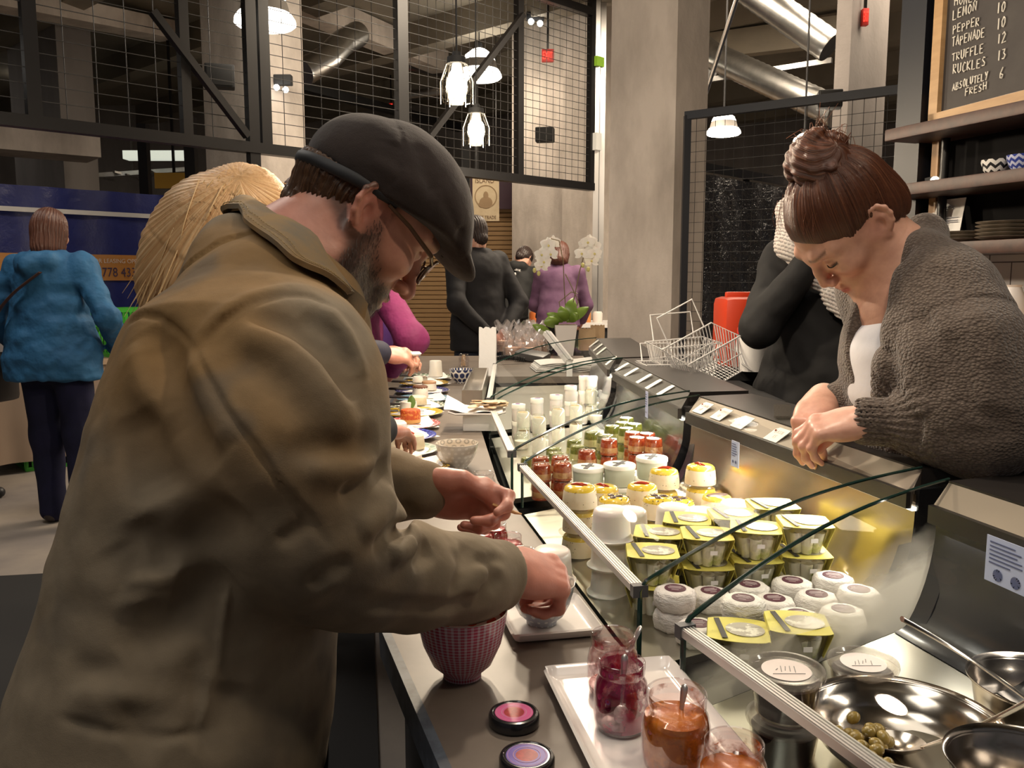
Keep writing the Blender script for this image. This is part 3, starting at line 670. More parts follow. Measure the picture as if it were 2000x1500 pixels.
b = B(); put_text(b, 'FOR LEASING OPPORTUNITIES', bn(sA, 1.465, .055), E1, (0, 0, 1), .062, 0, .92); child(b, 'lettering', m_lett, t)
b = B(); put_text(b, '778 433', bn(sA + .10, 1.325, .055), E1, (0, 0, 1), .135, 0, .80); child(b, 'number', m_num, t)
b = B(); b.bar(bn(-.2, 1.965, .06), bn(3.9, 1.965, .06), .02, .045); child(b, 'white_rail', m_white, t)
b = B(); b.bar(bn(0, 0, -.1), bn(0, 2.2, -.1), .06); b.bar(bn(2.0, 0, -.1), bn(2.0, 2.2, -.1), .06); b.bar(bn(3.9, 0, -.1), bn(3.9, 2.2, -.1), .06); child(b, 'stand', m_black, t)
# ------------------------------------------------------------------ the tasting counter
ZC, ZR, ZL, ZU = .805, .867, .978, 1.004                 # counter top, front rail, price strip lower and upper edge
P2 = lambda u, v, z: pz(u, v, z)[:2]
def ext(a, b, k): return a + (b - a) * k
UN = {}
An, Af = P2(1700, 1500, ZR), P2(1335, 1235, ZR); An = ext(Af, An, 1.75)
al, au = P2(1823, 987, ZL), P2(1853, 943, ZU); al2, au2 = ext(al, P2(2000, 1052, ZL), 2.6), ext(au, P2(2000, 990, ZU), 2.4)
UN['A'] = dict(fn=An, ff=Af, ln=al2, lf=al, un=au2, uf=au, vn=au2 + V3(.20, .02)[:2], vf=au + V3(.20, .07)[:2])
UN['B'] = dict(fn=P2(1250, 1160, ZR), ff=P2(1020, 915, ZR), ln=P2(1780, 962, ZL), lf=P2(1345, 806, ZL), un=P2(1800, 920, ZU), uf=P2(1366, 776, ZU), vn=au + V3(.20, .09)[:2], vf=P2(1468, 771, ZU))
UN['C'] = dict(fn=P2(1000, 890, ZR), ff=V3(-.075, 2.87)[:2], ln=P2(1330, 799, ZL), lf=P2(1200, 728, ZL), un=P2(1347, 768, ZU), uf=P2(1216, 702, ZU), vn=P2(1462, 765, ZU), vf=P2(1300, 699, ZU))
UN['D'] = dict(fn=V3(-.082, 3.00)[:2], ff=V3(-.085, 4.26)[:2], ln=P2(1190, 722, ZL), lf=P2(1153, 680, ZL), un=P2(1203, 700, ZU), uf=P2(1165, 662, ZU), vn=P2(1290, 697, ZU), vf=P2(1231, 661, ZU))
ZB0, ZB1 = .752, .800
fy = [(UN[k][e][1], UN[k][e][0]) for k in 'ABCD' for e in ('fn', 'ff')]; byy = [(UN[k][e][1], UN[k][e][0]) for k in 'ABCD' for e in ('ln', 'lf')]
fy.sort(); byy.sort()
xf = lambda y: np.interp(y, [p[0] for p in fy], [p[1] for p in fy]); xb = lambda y: np.interp(y, [p[0] for p in byy], [p[1] for p in byy])
def zbed(x, y): t = (x - xf(y)) / (xb(y) - xf(y)); return ZB0 + (ZB1 - ZB0) * min(1, max(0, t))

m_taupe = mat('taupe_worktop', (.17, .138, .112), .42, 0, .4, noise=(7, (.125, .10, .082), .35, .7), bump=(60, .05, .002))
m_edge = mat('slate_edge', (.10, .12, .15), .5, noise=(40, (.06, .07, .09), .4, .6))
m_steel = mat('brushed_steel', (.52, .49, .45), .27, 1.0, bump=(30, .05, .002, (1, 30, 1)))
m_bed = mat('bed_steel', (.50, .48, .42), .3, 1.0)
m_blkgloss = mat('black_plastic', (.012, .012, .014), .22, 0, .5, coat=.4)
m_blktop = mat('black_top', (.022, .019, .018), .33, 0, .5)
m_rail = mat('rail_alu', (.66, .64, .62), .38, .7)
m_pane = glass('case_glass', (.97, .99, .975), .010, .16)
m_paneedge = mat('glass_edge', (.012, .035, .028), .12, 0, .8)
m_fog = glass('fogged_glass', (.95, .97, .95), .05, .3, .1, .62, (.75, .73, .68))

# polyline of the customer's edge of the worktop and of its inner edge
outer = [ext(P2(750, 1225, ZC), P2(870, 1500, ZC), 2.1), P2(870, 1500, ZC), P2(750, 1225, ZC), V3(-.345, 2.05)[:2], V3(-.465, 2.95)[:2], V3(-.535, 4.2)[:2], V3(-.60, 5.5)[:2]]
off = lambda k, e: UN[k][e] - V3(.036, .006)[:2]
inner = [ext(off('A', 'ff'), off('A', 'fn'), 1.1), off('A', 'ff'), off('B', 'fn'), off('B', 'ff'), off('C', 'fn'), off('C', 'ff'), off('D', 'fn'), off('D', 'ff'), V3(-.12, 4.32)[:2]]
plan = list(outer) + [V3(.46, 5.5)[:2], V3(.46, 4.32)[:2]] + list(reversed(inner))
t = thing('tasting_counter', 'long taupe tasting counter with slate edge curving along the cheese display cases', 'counter', (0, 2.5, 0))
b = B(); b.prism(plan, ZC - .034, ZC); child(b, 'worktop', m_taupe, t, sharp=25)
b = B()
for i in range(len(outer) - 1):
    a, c = outer[i], outer[i + 1]; b.bar(V3(a[0], a[1], ZC - .021), V3(c[0], c[1], ZC - .021), .012, .044, up=(0, 0, 1))
child(b, 'edge_strip', m_edge, t)
ins = [p + V3(.07, .01)[:2] for p in outer]; fac = ins + [V3(.42, 5.45)[:2], V3(.42, 4.36)[:2]] + [p - V3(.01, 0)[:2] for p in reversed(inner)]
b = B(); b.prism(fac, 0, ZC - .035); child(b, 'front_panel', mat('counter_front', (.016, .015, .016), .55), t)

def sweep(b, prof, p0, p1, q0, q1, nseg=1, mi=0):
    """prof(t) -> (k, z): k runs 0 at the front line p0-p1 .. 1 at the back line q0-q1"""
    ts = np.linspace(0, 1, 15)
    def fn(u, v):
        k, z = prof(v); a = lerp(p0, p1, u); c = lerp(q0, q1, u); w = a + (c - a) * k; return V3(w[0], w[1], z)
    b.grid(fn, 4, 14, mi, thick=0)
def arcglass(v):
    k = v; z = ZR + .012 + (ZU - ZR - .006) * (v ** .9) + .024 * math.sin(math.pi * v); return k, z
def backcurve(v):
    a = v * math.pi / 2; return 1.0 + .02 - .17 * (1 - math.cos(a)) ** 1.3, ZL - .004 - (ZL - ZB1 - .004) * math.sin(a)
CASE = {}
for k, nm in (('A', 'black cheese display case with curved glass at the near end beside the steel bowls'), ('B', 'cheese display case with steel price strip where the woman places tags'), ('C', 'cheese display case with black price strip holding tapenade tubs'), ('D', 'cheese display case at the far end holding clear jars before the register counter')):
    q = UN[k]; t = thing('display_case', nm, 'display case', ((q['fn'][0] + q['ln'][0]) / 2, (q['fn'][1] + q['ff'][1]) / 2, 0)); CASE[k] = t
    b = B(); b.prism([q['fn'], q['ff'], q['uf'] + V3(.02, 0)[:2], q['un'] + V3(.02, 0)[:2]][::-1], .0, ZB0 - .022); child(b, 'base', m_blackm, t)
    f0 = q['fn'] + V3(.006, 0)[:2]; f1 = q['ff'] + V3(.006, 0)[:2]
    b = B(); b.grid(lambda u, v: (lambda w: V3(w[0], w[1], ZB0 - .006 + (ZB1 - ZB0) * v))(lerp(lerp(f0, f1, u), lerp(q['ln'], q['lf'], u), v)), 4, 4, 0, thick=.012); child(b, 'display_bed', m_bed, t)
    b = B(); sweep(b, backcurve, q['fn'], q['ff'], q['ln'], q['lf']); child(b, 'back_panel', mat('warm_steel_back', (.34, .28, .22), .22, 1.0) if k == 'B' else m_blkgloss, t)
    # the tilted price strip and the flat top behind it
    b = B(); l0, l1, u0, u1 = [V3(p[0], p[1], z) for p, z in ((q['ln'], ZL), (q['lf'], ZL), (q['un'], ZU), (q['uf'], ZU))]; dn = V3(0, 0, -.022)
    b.add([l0, l1, u1, u0, l0 + dn, l1 + dn, u1 + dn, u0 + dn], [(0, 1, 2, 3), (4, 7, 6, 5), (0, 4, 5, 1), (1, 5, 6, 2), (2, 6, 7, 3), (3, 7, 4, 0)])
    child(b, 'price_strip', mat('strip_steel', (.27, .225, .185), .5, .6) if k in 'AB' else mat('strip_black', (.035, .029, .025), .32), t)
    b = B(); b.bar(l0 + V3(-.003, 0, -.012), l1 + V3(-.003, 0, -.012), .010, .026); child(b, 'strip_lip', m_blktop, t)
    b = B(); b.prism([q['un'], q['uf'], q['vf'], q['vn']][::-1], ZU - .022, ZU + .003); b.prism([ext(q['un'], q['vn'], .55), ext(q['uf'], q['vf'], .55), q['vf'], q['vn']][::-1], .0, ZU - .022); child(b, 'black_top', m_blktop, t)
    # panes
    b = B(); fn_, ff_ = q['fn'], q['ff']; b.bar(V3(fn_[0], fn_[1], (ZB0 + ZR) / 2 - .01), V3(ff_[0], ff_[1], (ZB0 + ZR) / 2 - .01), .004, ZR - ZB0 + .02, up=(0, 0, 1)); child(b, 'front_pane', m_pane, t)
    b = B(); sweep(b, arcglass, fn_, ff_, q['un'], q['uf']); child(b, 'curved_pane', m_pane, t)
    for (f_, u_) in ((fn_, q['un']), (ff_, q['uf'])):
        b = B(); pts = [V3(f_[0], f_[1], ZC - .03), V3(f_[0], f_[1], ZR + .004)]
        for v in np.linspace(0.02, 1, 18): kk, z = arcglass(v); w = f_ + (u_ - f_) * kk; pts.append(V3(w[0], w[1], z))
        b.tube(pts, [.0038, .0038] + [.0034 - .0012 * i / 17 for i in range(18)], 6); child(b, 'pane_edge', m_paneedge, t)
    # light tube under the price strip
    b = B(); b.bar(l0 + V3(.006, 0, -.026), l1 + V3(.006, 0, -.026), .008, .006); child(b, 'light_tube', emis('case_tube', (1, .93, .82), 1.6), t)
    mid_ = (l0 + l1) / 2 + V3(.0, 0, -.034); Lc = np.linalg.norm(l1 - l0); dv_ = unit(l1 - l0); light('case_light', 'AREA', tuple(mid_), {'A': .35, 'B': 2.0, 'C': 1.7, 'D': 1.9}[k], (1, .92, .80), Lc * .92, Matrix((tuple(dv_), tuple(unit(np.cross(unit(V3(.62, 0, .78)), dv_))), tuple(unit(V3(.62, 0, .78) - dv_ * np.dot(dv_, V3(.62, 0, .78)))))).transposed().to_euler(), size_y=.02)
    # front rail with ribs and corner clips
    b = B(); a, c = V3(fn_[0], fn_[1], ZR + .004), V3(ff_[0], ff_[1], ZR + .004); dr = unit(c - a); b.bar(a + dr * .008, c - dr * .008, .018, .010, up=(0, 0, 1))
    sd = np.cross(dr, (0, 0, 1))
    for j in range(4): o = sd * (-.0066 + .0044 * j) + V3(0, 0, .0055); b.bar(a + dr * .008 + o, c - dr * .008 + o, .0022, .0022)
    child(b, 'front_rail', m_rail, t)
    b = B(); b.bar(a - dr * .003, a + dr * .010, .022, .017); child(b, 'rail_clip', mat('clip_grey', (.07, .07, .075), .35), t); b = B(); b.bar(c - dr * .010, c + dr * .003, .022, .017); child(b, 'rail_clip', mat('clip_grey', (.07, .07, .075), .35), t)
    # black curved end cheeks
    for (f_, l_, sg) in ((fn_, q['ln'], 1), (ff_, q['lf'], -1)):
        if k == 'D' and sg < 0: continue
        dd = unit(V3(*(ff_ - fn_), 0)) * sg; b = B(); n = 16; Vv = []
        for v in np.linspace(0, 1, n):
            a_ = v * math.pi / 2; kk = 1.03 - .42 * (1 - math.cos(a_)) ** 1.15; z = ZL + .004 - (ZL - ZB0 + .01) * math.sin(a_)
            w = f_ + (l_ - f_) * kk; w2 = w + (l_ - f_) * (.10 + .05 * v)
            for pt, zz in ((w, z), (w2, z - .0 if v < .9 else ZB0 - .02)):
                Vv += [V3(pt[0], pt[1], zz) - dd * .002, V3(pt[0], pt[1], zz) + dd * .026]
        F = []
        for i in range(n - 1): o = i * 4; F += [(o, o + 1, o + 5, o + 4), (o + 2, o + 6, o + 7, o + 3), (o, o + 4, o + 6, o + 2), (o + 1, o + 3, o + 7, o + 5)]
        F += [(0, 2, 3, 1), (4 * n - 4, 4 * n - 3, 4 * n - 1, 4 * n - 2)]
        b.add(Vv, F); child(b, 'end_cheek', m_blkgloss, t)
# fogged end pane of the near case, facing the wrapped rounds
_, nt, bs = _nt('fogged_pane'); m_fog = _; nt.nodes.remove(bs); L_n = nt.links.new
tr = N(nt, 'ShaderNodeBsdfTransparent'); tr.inputs[0].default_value = (.96, .98, .96, 1); df = N(nt, 'ShaderNodeBsdfTranslucent'); df.inputs[0].default_value = (.72, .69, .62, 1); d2 = N(nt, 'ShaderNodeBsdfDiffuse'); d2.inputs[0].default_value = (.66, .62, .55, 1)
ad = N(nt, 'ShaderNodeMixShader'); ad.inputs[0].default_value = .5; L_n(df.outputs[0], ad.inputs[1]); L_n(d2.outputs[0], ad.inputs[2])
uvn = coord(nt, 'UV'); sx = N(nt, 'ShaderNodeSeparateXYZ'); L_n(uvn, sx.inputs[0]); nz = N(nt, 'ShaderNodeTexNoise', Scale=7., Detail=5.); L_n(uvn, nz.inputs['Vector'])
m1 = N(nt, 'ShaderNodeMath', operation='MULTIPLY_ADD'); L_n(sx.outputs[1], m1.inputs[0]); m1.inputs[1].default_value = -1.7; m1.inputs[2].default_value = .92
m2 = N(nt, 'ShaderNodeMath', operation='MULTIPLY_ADD'); L_n(sx.outputs[0], m2.inputs[0]); m2.inputs[1].default_value = .55; L_n(m1.outputs[0], m2.inputs[2])
m3 = N(nt, 'ShaderNodeMath', operation='MULTIPLY_ADD'); L_n(nz.outputs[0], m3.inputs[0]); m3.inputs[1].default_value = .5; L_n(m2.outputs[0], m3.inputs[2])
ff = ramp(nt, m3.outputs[0], [(.40, (0, 0, 0)), (1.15, (.62, .62, .62))]); mx = N(nt, 'ShaderNodeMixShader'); L_n(ff, mx.inputs[0]); L_n(tr.outputs[0], mx.inputs[1]); L_n(ad.outputs[0], mx.inputs[2]); L_n(mx.outputs[0], nt.nodes['Material Output'].inputs[0])
q = UN['A']
def endp(u, v):
    kk, z = arcglass(u); w = q['ff'] + (q['uf'] - q['ff']) * kk; zb = ZB0 + (ZB1 - ZB0) * u; return V3(w[0], w[1], lerp(zb + .004, z - .004, v))
b = B(); b.grid(endp, 16, 10); child(b, 'end_pane', m_fog, CASE['A'])

# price cards on the strips
m_card = mat('price_card', (.84, .82, .79), .7); m_ink = mat('card_ink', (.42, .30, .28), .8); m_clip = mat('card_pin', (.45, .10, .05), .5)
def on_strip(k, s, t_): q = UN[k]; a = lerp(V3(*q['ln'], ZL), V3(*q['lf'], ZL), s); c = lerp(V3(*q['un'], ZU), V3(*q['uf'], ZU), s); return lerp(a, c, t_)
def strip_axes(k): q = UN[k]; ex = unit(V3(*(q['ln'] - q['lf']), 0)); e2 = V3(*q['uf'], ZU) - V3(*q['lf'], ZL); ey = unit(e2 - ex * np.dot(e2, ex)); n = np.cross(ex, ey); return ex, ey, n
def price_card(k, u, v, label, w, h, group, text=None, skew=0.):
    # find strip position under the sight line
    q = UN[k]; ex, ey, n = strip_axes(k); ey = unit(ey + V3(0, 0, .22)); n = np.cross(ex, ey); o = on_strip(k, .5, .45); r = ray(u, v); tt = np.dot(o - CAM, n) / np.dot(r, n); c = CAM + r * tt
    if np.dot(n, CAM - c) < 0: n = -n
    t = thing('price_card', label, 'price card', c, 0, group); b = B(); nn = n
    P_ = [ex * -w / 2 - ey * h / 2, ex * w / 2 - ey * h / 2, ex * w / 2 + ey * h * .5, ex * -w * .32 + ey * h * .5, ex * -w * .5 + ey * h * .3]
    up_ = V3(0, 0, .002); b.add([p + n * .0016 + up_ for p in P_] + [p + n * .0004 + up_ for p in P_], [(0, 1, 2, 3, 4), (9, 8, 7, 6, 5)] + [(i, 5 + i, 5 + (i + 1) % 5, (i + 1) % 5) for i in range(5)]); b.out('card', m_card, t)
    b = B(); rr = random.Random(int(u * 7 + v))
    if text:
        strokes(b, text[0], -ex * w * .30 + ey * h * .08 + n * .002 + up_, ex, ey, h * .20, .00022, seg=4, jit=.1, rnd=rr); strokes(b, text[1], -ex * w * .08 - ey * h * .28 + n * .002 + up_, ex, ey, h * .22, .00025, seg=4, jit=.1, rnd=rr)
        b.out('writing', m_ink, t); b = B(); b.ball(-ex * w * .36 + ey * h * .24 + n * .002 + up_, .0022, 8, 6); b.out('pin', m_clip, t)
    return t
ordn = ['first', 'second', 'third', 'fourth', 'fifth', 'sixth', 'seventh', 'eighth', 'ninth', 'tenth', 'eleventh', 'twelfth', 'thirteenth', 'fourteenth', 'fifteenth', 'sixteenth', 'seventeenth', 'eighteenth', 'nineteenth', 'twentieth']
ordn += ['twenty-' + o for o in ordn[:9]] + ['thirtieth'] + ['thirty-' + o for o in ordn[:9]]
for i, (u, v, tx) in enumerate(((1373, 799, ('LEMON', '10')), (1409, 811, ('PEPPER', '10')), (1450, 827, ('CHILI', '12')), (1518, 852, ('BASIL', '15')))):
    price_card('B', u, v, 'hand-lettered white price card on the steel strip, %s toward the woman\'s hands' % ordn[i], .050, .040, 'price cards on the steel strip', tx)
price_card('B', 1581, 879, 'white price card held under the woman\'s fingertips', .046, .040, 'price cards on the steel strip', ('FETA', '12'))
for i, (u, v) in enumerate(((1300, 764), (1277, 752), (1258, 741), (1233, 728), (1215, 718))):
    price_card('C', u, v, 'blank white price card on the black strip, %s from its near end' % ordn[i], .034, .052, 'price cards on the middle black strip')
for i, (u, v) in enumerate(((1193, 706), (1174, 687), (1167, 680), (1160, 672))):
    price_card('D', u, v, 'small white price card on the farthest strip, %s from its near end' % ordn[i], .045, .055, 'price cards on the farthest strip')
# rating plates inside the cases
m_plate = mat('rating_plate', (.50, .56, .80), .35); m_pink2 = mat('plate_print', (.10, .12, .25), .6)
def rating_plate(k, u0, v0, w, h, depth, label):
    q = UN[k]; ex = unit(V3(*(q['ln'] - q['lf']), 0)); ey = V3(0, 0, 1); c = px(u0, v0, depth); n = np.cross(ex, ey)
    t = thing('rating_plate', label, 'label', c); b = B(); b.bar(-ex * w / 2, ex * w / 2, .0012, h); 
    b.out('plate', m_plate, t); b = B(); rr = random.Random(3); n = n if np.dot(n, CAM - c) > 0 else -n
    for j in range(6): b.bar(-ex * w * .42 + ey * h * (.38 - .09 * j) + n * .001, ex * w * rr.uniform(.0, .42) + ey * h * (.38 - .09 * j) + n * .001, .0004, h * .028)
    for s_ in (-.22, .15): b.lathe([(0, 0), (w * .10, 0)], 14, np.stack([ex, ey, n], 1), ex * s_ * w - ey * h * .3 + n * .0012)
    b.out('print', m_pink2, t)
rating_plate('B', 1436, 887, .030, .050, 1.63, 'pale blue printed rating plate on the back wall behind the chili cheeses')
rating_plate('A', 1972, 1106, .075, .058, 1.03, 'large pale blue printed rating plate on the near black case back')
rating_plate('C', 1263, 790, .022, .06, 1.95, 'narrow pale blue plate in shade under the middle black strip')
# ------------------------------------------------------------------ cheeses in the cases
m_clear = glass('clear_tub', (.93, .93, .90), .10, .55); m_jar = glass('jar_glass', (.95, .97, .94), .10, .65)
m_cream = mat('cream_cheese', (.80, .69, .52), .5, sss=.15, noise=(30, (.70, .57, .38), .45, .7), bump=(40, .15, .002))
m_creamw = mat('white_cheese', (.82, .77, .69), .5, sss=.15, bump=(60, .12, .001))
m_wax = mat('wrap_paper', (.80, .75, .72), .5, bump=(22, .9, .012, (1, 1, 2.5)), noise=(9, (.70, .65, .61), .45, .7))
m_purple = mat('purple_label', (.10, .032, .052), .5); m_plabelink = mat('label_ink', (.55, .45, .47), .6)
m_yel = mat('yellow_card', (.68, .60, .13), .55, noise=(60, (.50, .46, .10), .62, .7)); m_gwin = mat('grey_window', (.40, .36, .30), .3, noise=(45, (.75, .72, .62), .52, .56))
m_strip = mat('black_band', (.03, .025, .025), .5); m_tub = mat('milky_tub', (.80, .74, .69), .32, sss=.2); m_lab = mat('small_label', (.84, .80, .78), .6)
m_oil = mat('yellow_oil', (.72, .50, .05), .15, coat=.4, noise=(25, (.80, .66, .30), .45, .7)); m_chili = mat('red_chili', (.42, .035, .012), .3)
m_olive = mat('dark_olive', (.05, .02, .025), .35, noise=(60, (.16, .09, .04), .5, .6)); m_peppercorn = mat('crust_specks', (.16, .09, .04), .7)
m_tap = mat('red_tapenade', (.34, .045, .012), .25, coat=.5, noise=(90, (.55, .13, .03), .45, .65)); m_tapc = mat('tapenade_cream', (.66, .36, .15), .4, noise=(60, (.42, .12, .04), .45, .65))
m_grn = mat('green_herb', (.13, .15, .02), .3, coat=.4, noise=(80, (.24, .24, .04), .45, .6)); m_pale = mat('pale_green_tub', (.62, .66, .56), .4); m_lidw = mat('lid_white', (.80, .77, .70), .4)
m_tan = mat('tan_top', (.42, .28, .13), .5, noise=(60, (.55, .42, .25), .45, .6)); m_log = mat('cheese_logs', (.78, .74, .62), .5, noise=(26, (.36, .40, .12), .54, .66))
m_glassgreen = mat('herb_green_leaf', (.10, .16, .02), .35)

def mk_round():
    t = thing('wrapped_cheese', 'x', 'cheese'); rr = random.Random(5); ph = [rr.uniform(0, 6.28) for _ in range(6)]
    b = B(); b.lathe([(0, 0), (.026, .000), (.0305, .004), (.032, .014), (.0315, .022), (.029, .0285), (.024, .031), (0, .0315)], 40, wob=lambda a, k: .0012 * math.sin(7 * a + ph[0] + k * 3) + .001 * math.sin(13 * a + ph[1]) * (1 - k) + .0008 * math.sin(19 * a + ph[2] + 6 * k)); b.out('wrapper', m_wax, t, sharp=60)
    b = B(); b.lathe([(0, 0), (.0165, 0), (.0165, .0008), (0, .0008)], 28, None, (0, 0, .0312)); l = b.out('label', m_purple, t)
    b = B(); b.box((0, .0065, .0322), (.018, .0022, .0003)); b.box((0, .0018, .0322), (.023, .0016, .0003)); b.box((-.001, -.002, .0322), (.019, .0012, .0003)); b.box((0, -.008, .0322), (.011, .0016, .0003)); b.out('print', m_plabelink, l); return t
def mk_cup():
    t = thing('cheese_cup', 'x', 'cheese')
    b = B(); b.lathe([(0, .001), (.026, .0), (.028, .003), (.034, .022), (.039, .040), (.0395, .046), (.042, .047), (.042, .049), (.038, .049)], 36); b.out('tub', m_clear, t, sharp=60)
    b = B()
    for k in range(9):
        a = k * 2 * math.pi / 8; R = .0195 if k < 8 else 0; b.tube([(R * math.cos(a), R * math.sin(a), .003), (R * 1.38 * math.cos(a), R * 1.38 * math.sin(a), .039)], [.0085, .0105], 9)
    b.lathe([(0, .038), (.034, .038)], 20); b.out('cheese', m_log, t, sharp=60)
    def band(u, v):                                   # card sleeve: wings down two sides and over the top
        s = (u - .5) * 2; w = .030
        if abs(s) < .62: x = s / .62 * .044; z = .0505
        else: k = (abs(s) - .62) / .38; x = math.copysign(.044 - .012 * k, s); z = .0505 - .040 * k
        hw = w if abs(s) < .55 else lerp(w, w * .72, (abs(s) - .55) / .45); bulge = 1 + .42 * math.sqrt(max(0, math.cos(s / .62 * 1.57))) if abs(s) < .62 else 1
        return V3(x, (v - .5) * 2 * hw * bulge, z)
    b = B(); b.grid(band, 24, 8, thick=.0008); sl = b.out('sleeve', m_yel, t)
    b = B(); b.lathe([(0, 0), (.0265, 0), (.0265, .0006), (0, .0006)], 28, np.diag([1, .9, 1]), (.009, 0, .0512)); b.out('window', m_gwin, sl)
    b = B(); b.box((-.024, -.002, .0522), (.0075, .068, .0006), rz_(R_(10))); b.out('band', m_strip, sl)
    b = B(); b.bar(V3(.002, -.0385, .028), V3(.014, -.0362, .028), .001, .007); b.out('sticker', m_lab, t); return t
def mk_tub(label_on=False):
    t = thing('cheese_tub', 'x', 'cheese'); b = B(); b.lathe([(0, 0), (.040, 0), (.041, .003), (.036, .006), (.034, .010), (.0315, .044), (.030, .0505), (.026, .054), (0, .0545)], 40); b.out('tub', m_tub, t, sharp=50)
    if label_on: b = B(); b.lathe([(.0345, .014), (.0325, .036)], 8, None, None, 0, R_(-120), R_(-70)); b.out('sticker', m_lab, t)
    return t
def mk_chili(top):
    t = thing('cheese_round', 'x', 'cheese')
    b = B(); b.lathe([(0, .0), (.041, 0), (.042, .003), (.036, .006)], 36); b.out('lid', m_clear, t, sharp=60)
    b = B(); b.lathe([(0, .006), (.034, .006), (.034, .018), (.0315, .038), (.0295, .044), (.025, .047), (0, .0475)], 40, mi=[0, 0, 0, 1, 1, 1]); b.out('cheese', [m_cream, m_oil], t, sharp=60)
    b = B(); rr = random.Random(hash(top) % 99 if False else len(top))
    if top == 'chili':
        b.tube([(-.014, -.004, .048), (-.004, .001, .0495), (.008, .003, .0495), (.017, .007, .048)], [.0012, .003, .0032, .0008], 7); b.tube([(-.010, .005, .048), (.0, .003, .0492), (.011, -.003, .048)], [.001, .0025, .001], 7); b.out('chili', m_chili, t)
    elif top == 'olive':
        for k in range(3): a = k * 2.1 + .4; b.ball((.010 * math.cos(a), .010 * math.sin(a), .0475), (.0085, .0065, .003), 12, 8, 0, rz_(a))
        for k in range(40): a = rr.uniform(0, 6.28); R = rr.uniform(.016, .0305); b.ball((R * math.cos(a), R * math.sin(a), .0470 if R < .025 else .047 - (R - .025) * .45), .0011, 5, 4)
        b.out('olives', m_olive, t)
    else: b.lathe([(0, .0480), (.019, .0482), (.021, .0475)], 24, np.diag([1.25, .7, 1])); b.out('topping', m_olive, t)
    b = B()
    for k in range(22): a = rr.uniform(0, 6.28); z = rr.uniform(.012, .04); R = np.interp(z, [.012, .018, .038, .044], [.0342, .0342, .0318, .030]); b.ball((R * math.cos(a), R * math.sin(a), z), .0009, 5, 4)
    b.out('specks', m_peppercorn, t); return t
def mk_label(t, r, z0, z1, a0, a1): b = B(); b.lathe([(r, z0), (r * .97, z1)], 8, None, None, 0, R_(a0), R_(a1)); return b.out('sticker', m_lab, t)
def mk_pale():
    t = thing('pale_cheese_tub', 'x', 'cheese'); b = B(); b.lathe([(0, 0), (.032, 0), (.034, .003), (.036, .040), (.036, .044)], 36); b.out('tub', m_pale, t, sharp=50)
    b = B(); b.lathe([(.0375, .040), (.0375, .047), (.036, .049), (0, .049)], 36); b.out('lid', m_lidw, t, sharp=50)
    b = B(); b.box((0, 0, .0495), (.010, .060, .0008), rz_(R_(-35))); b.box((0, .004, .0497), (.030, .007, .0008), rz_(R_(-35))); b.out('band', m_strip, t); return t
def mk_tap(green):
    t = thing('tapenade_tub', 'x', 'cheese'); b = B(); b.lathe([(0, 0), (.0235, 0), (.0235, .006), (.0225, .020), (.0215, .036), (.0195, .041), (0, .042)], 30, mi=[2, 2, 1, 0, 0, 0]); b.out('filling', [m_grn if green else m_tap, mat('herb_cream', (.62, .58, .30), .45, noise=(50, (.38, .38, .12), .5, .65)) if green else m_tapc, mat('herb_cream', (.62, .58, .30)) if green else m_tap], t, sharp=60)
    b = B(); b.lathe([(.0268, 0), (.0268, .004), (.0248, .005), (.0240, .030), (.0228, .041), (.0205, .044), (0, .0445)], 30); b.out('tub', m_clear, t, sharp=60); return t
def mk_jar(kind):
    t = thing('cheese_jar', 'x', 'cheese')
    if kind == 'tall':
        b = B(); b.lathe([(0, 0), (.021, 0), (.0225, .004), (.0225, .048), (.019, .053), (.0195, .060), (.0175, .060)], 28); b.out('jar', m_jar, t, sharp=60)
        b = B(); b.lathe([(0, .002), (.0205, .002), (.0205, .045), (.018, .050), (0, .051)], 24, mi=[0, 0, 0, 1]); b.out('filling', [m_creamw, m_tan], t, sharp=60)
    elif kind == 'lid':
        b = B(); b.lathe([(0, 0), (.021, 0), (.0225, .004), (.0225, .044)], 28); b.out('jar', m_tub, t, sharp=60)
        b = B(); b.lathe([(.0235, .042), (.0235, .056), (.022, .058), (0, .058)], 28); b.out('lid', m_lidw, t, sharp=50)
        b = B(); b.lathe([(0, 0), (.012, 0), (.012, .0006), (0, .0006)], 20, np.diag([1, .7, 1]), (.004, .003, .058)); b.out('label', mat('violet_label', (.16, .06, .22), .5), t)
    else:                                                  # upside-down empty looking jar
        b = B(); b.lathe([(0, .052), (.020, .052), (.0235, .047), (.0235, .014), (.019, .010), (.021, .008), (.021, 0)], 28); b.out('jar', m_jar, t, sharp=60)
        b = B(); b.lathe([(0, .004), (.019, .004), (.0215, .014), (.0215, .030), (0, .031)], 24); b.out('filling', m_creamw, t, sharp=60)
    return t
PROTO = {'round': (mk_round, .033, .0315, .0315), 'cup': (mk_cup, .042, .052, .0505), 'tub': (mk_tub, .041, .0545, .048), 'tubl': (lambda: mk_tub(True), .041, .0545, .048),
 'chili': (lambda: mk_chili('chili'), .041, .048, .0478), 'olive': (lambda: mk_chili('olive'), .041, .048, .0478), 'brown': (lambda: mk_chili('brown'), .041, .048, .0478), 'pale': (mk_pale, .037, .050, .0497),
 'red': (lambda: mk_tap(False), .0262, .0445, .0445), 'green': (lambda: mk_tap(True), .0262, .0445, .0445), 'jar': (lambda: mk_jar('tall'), .0228, .06, .06), 'lidjar': (lambda: mk_jar('lid'), .0235, .058, .058), 'upjar': (lambda: mk_jar('up'), .0235, .052, .052)}
NAMEOF = {}
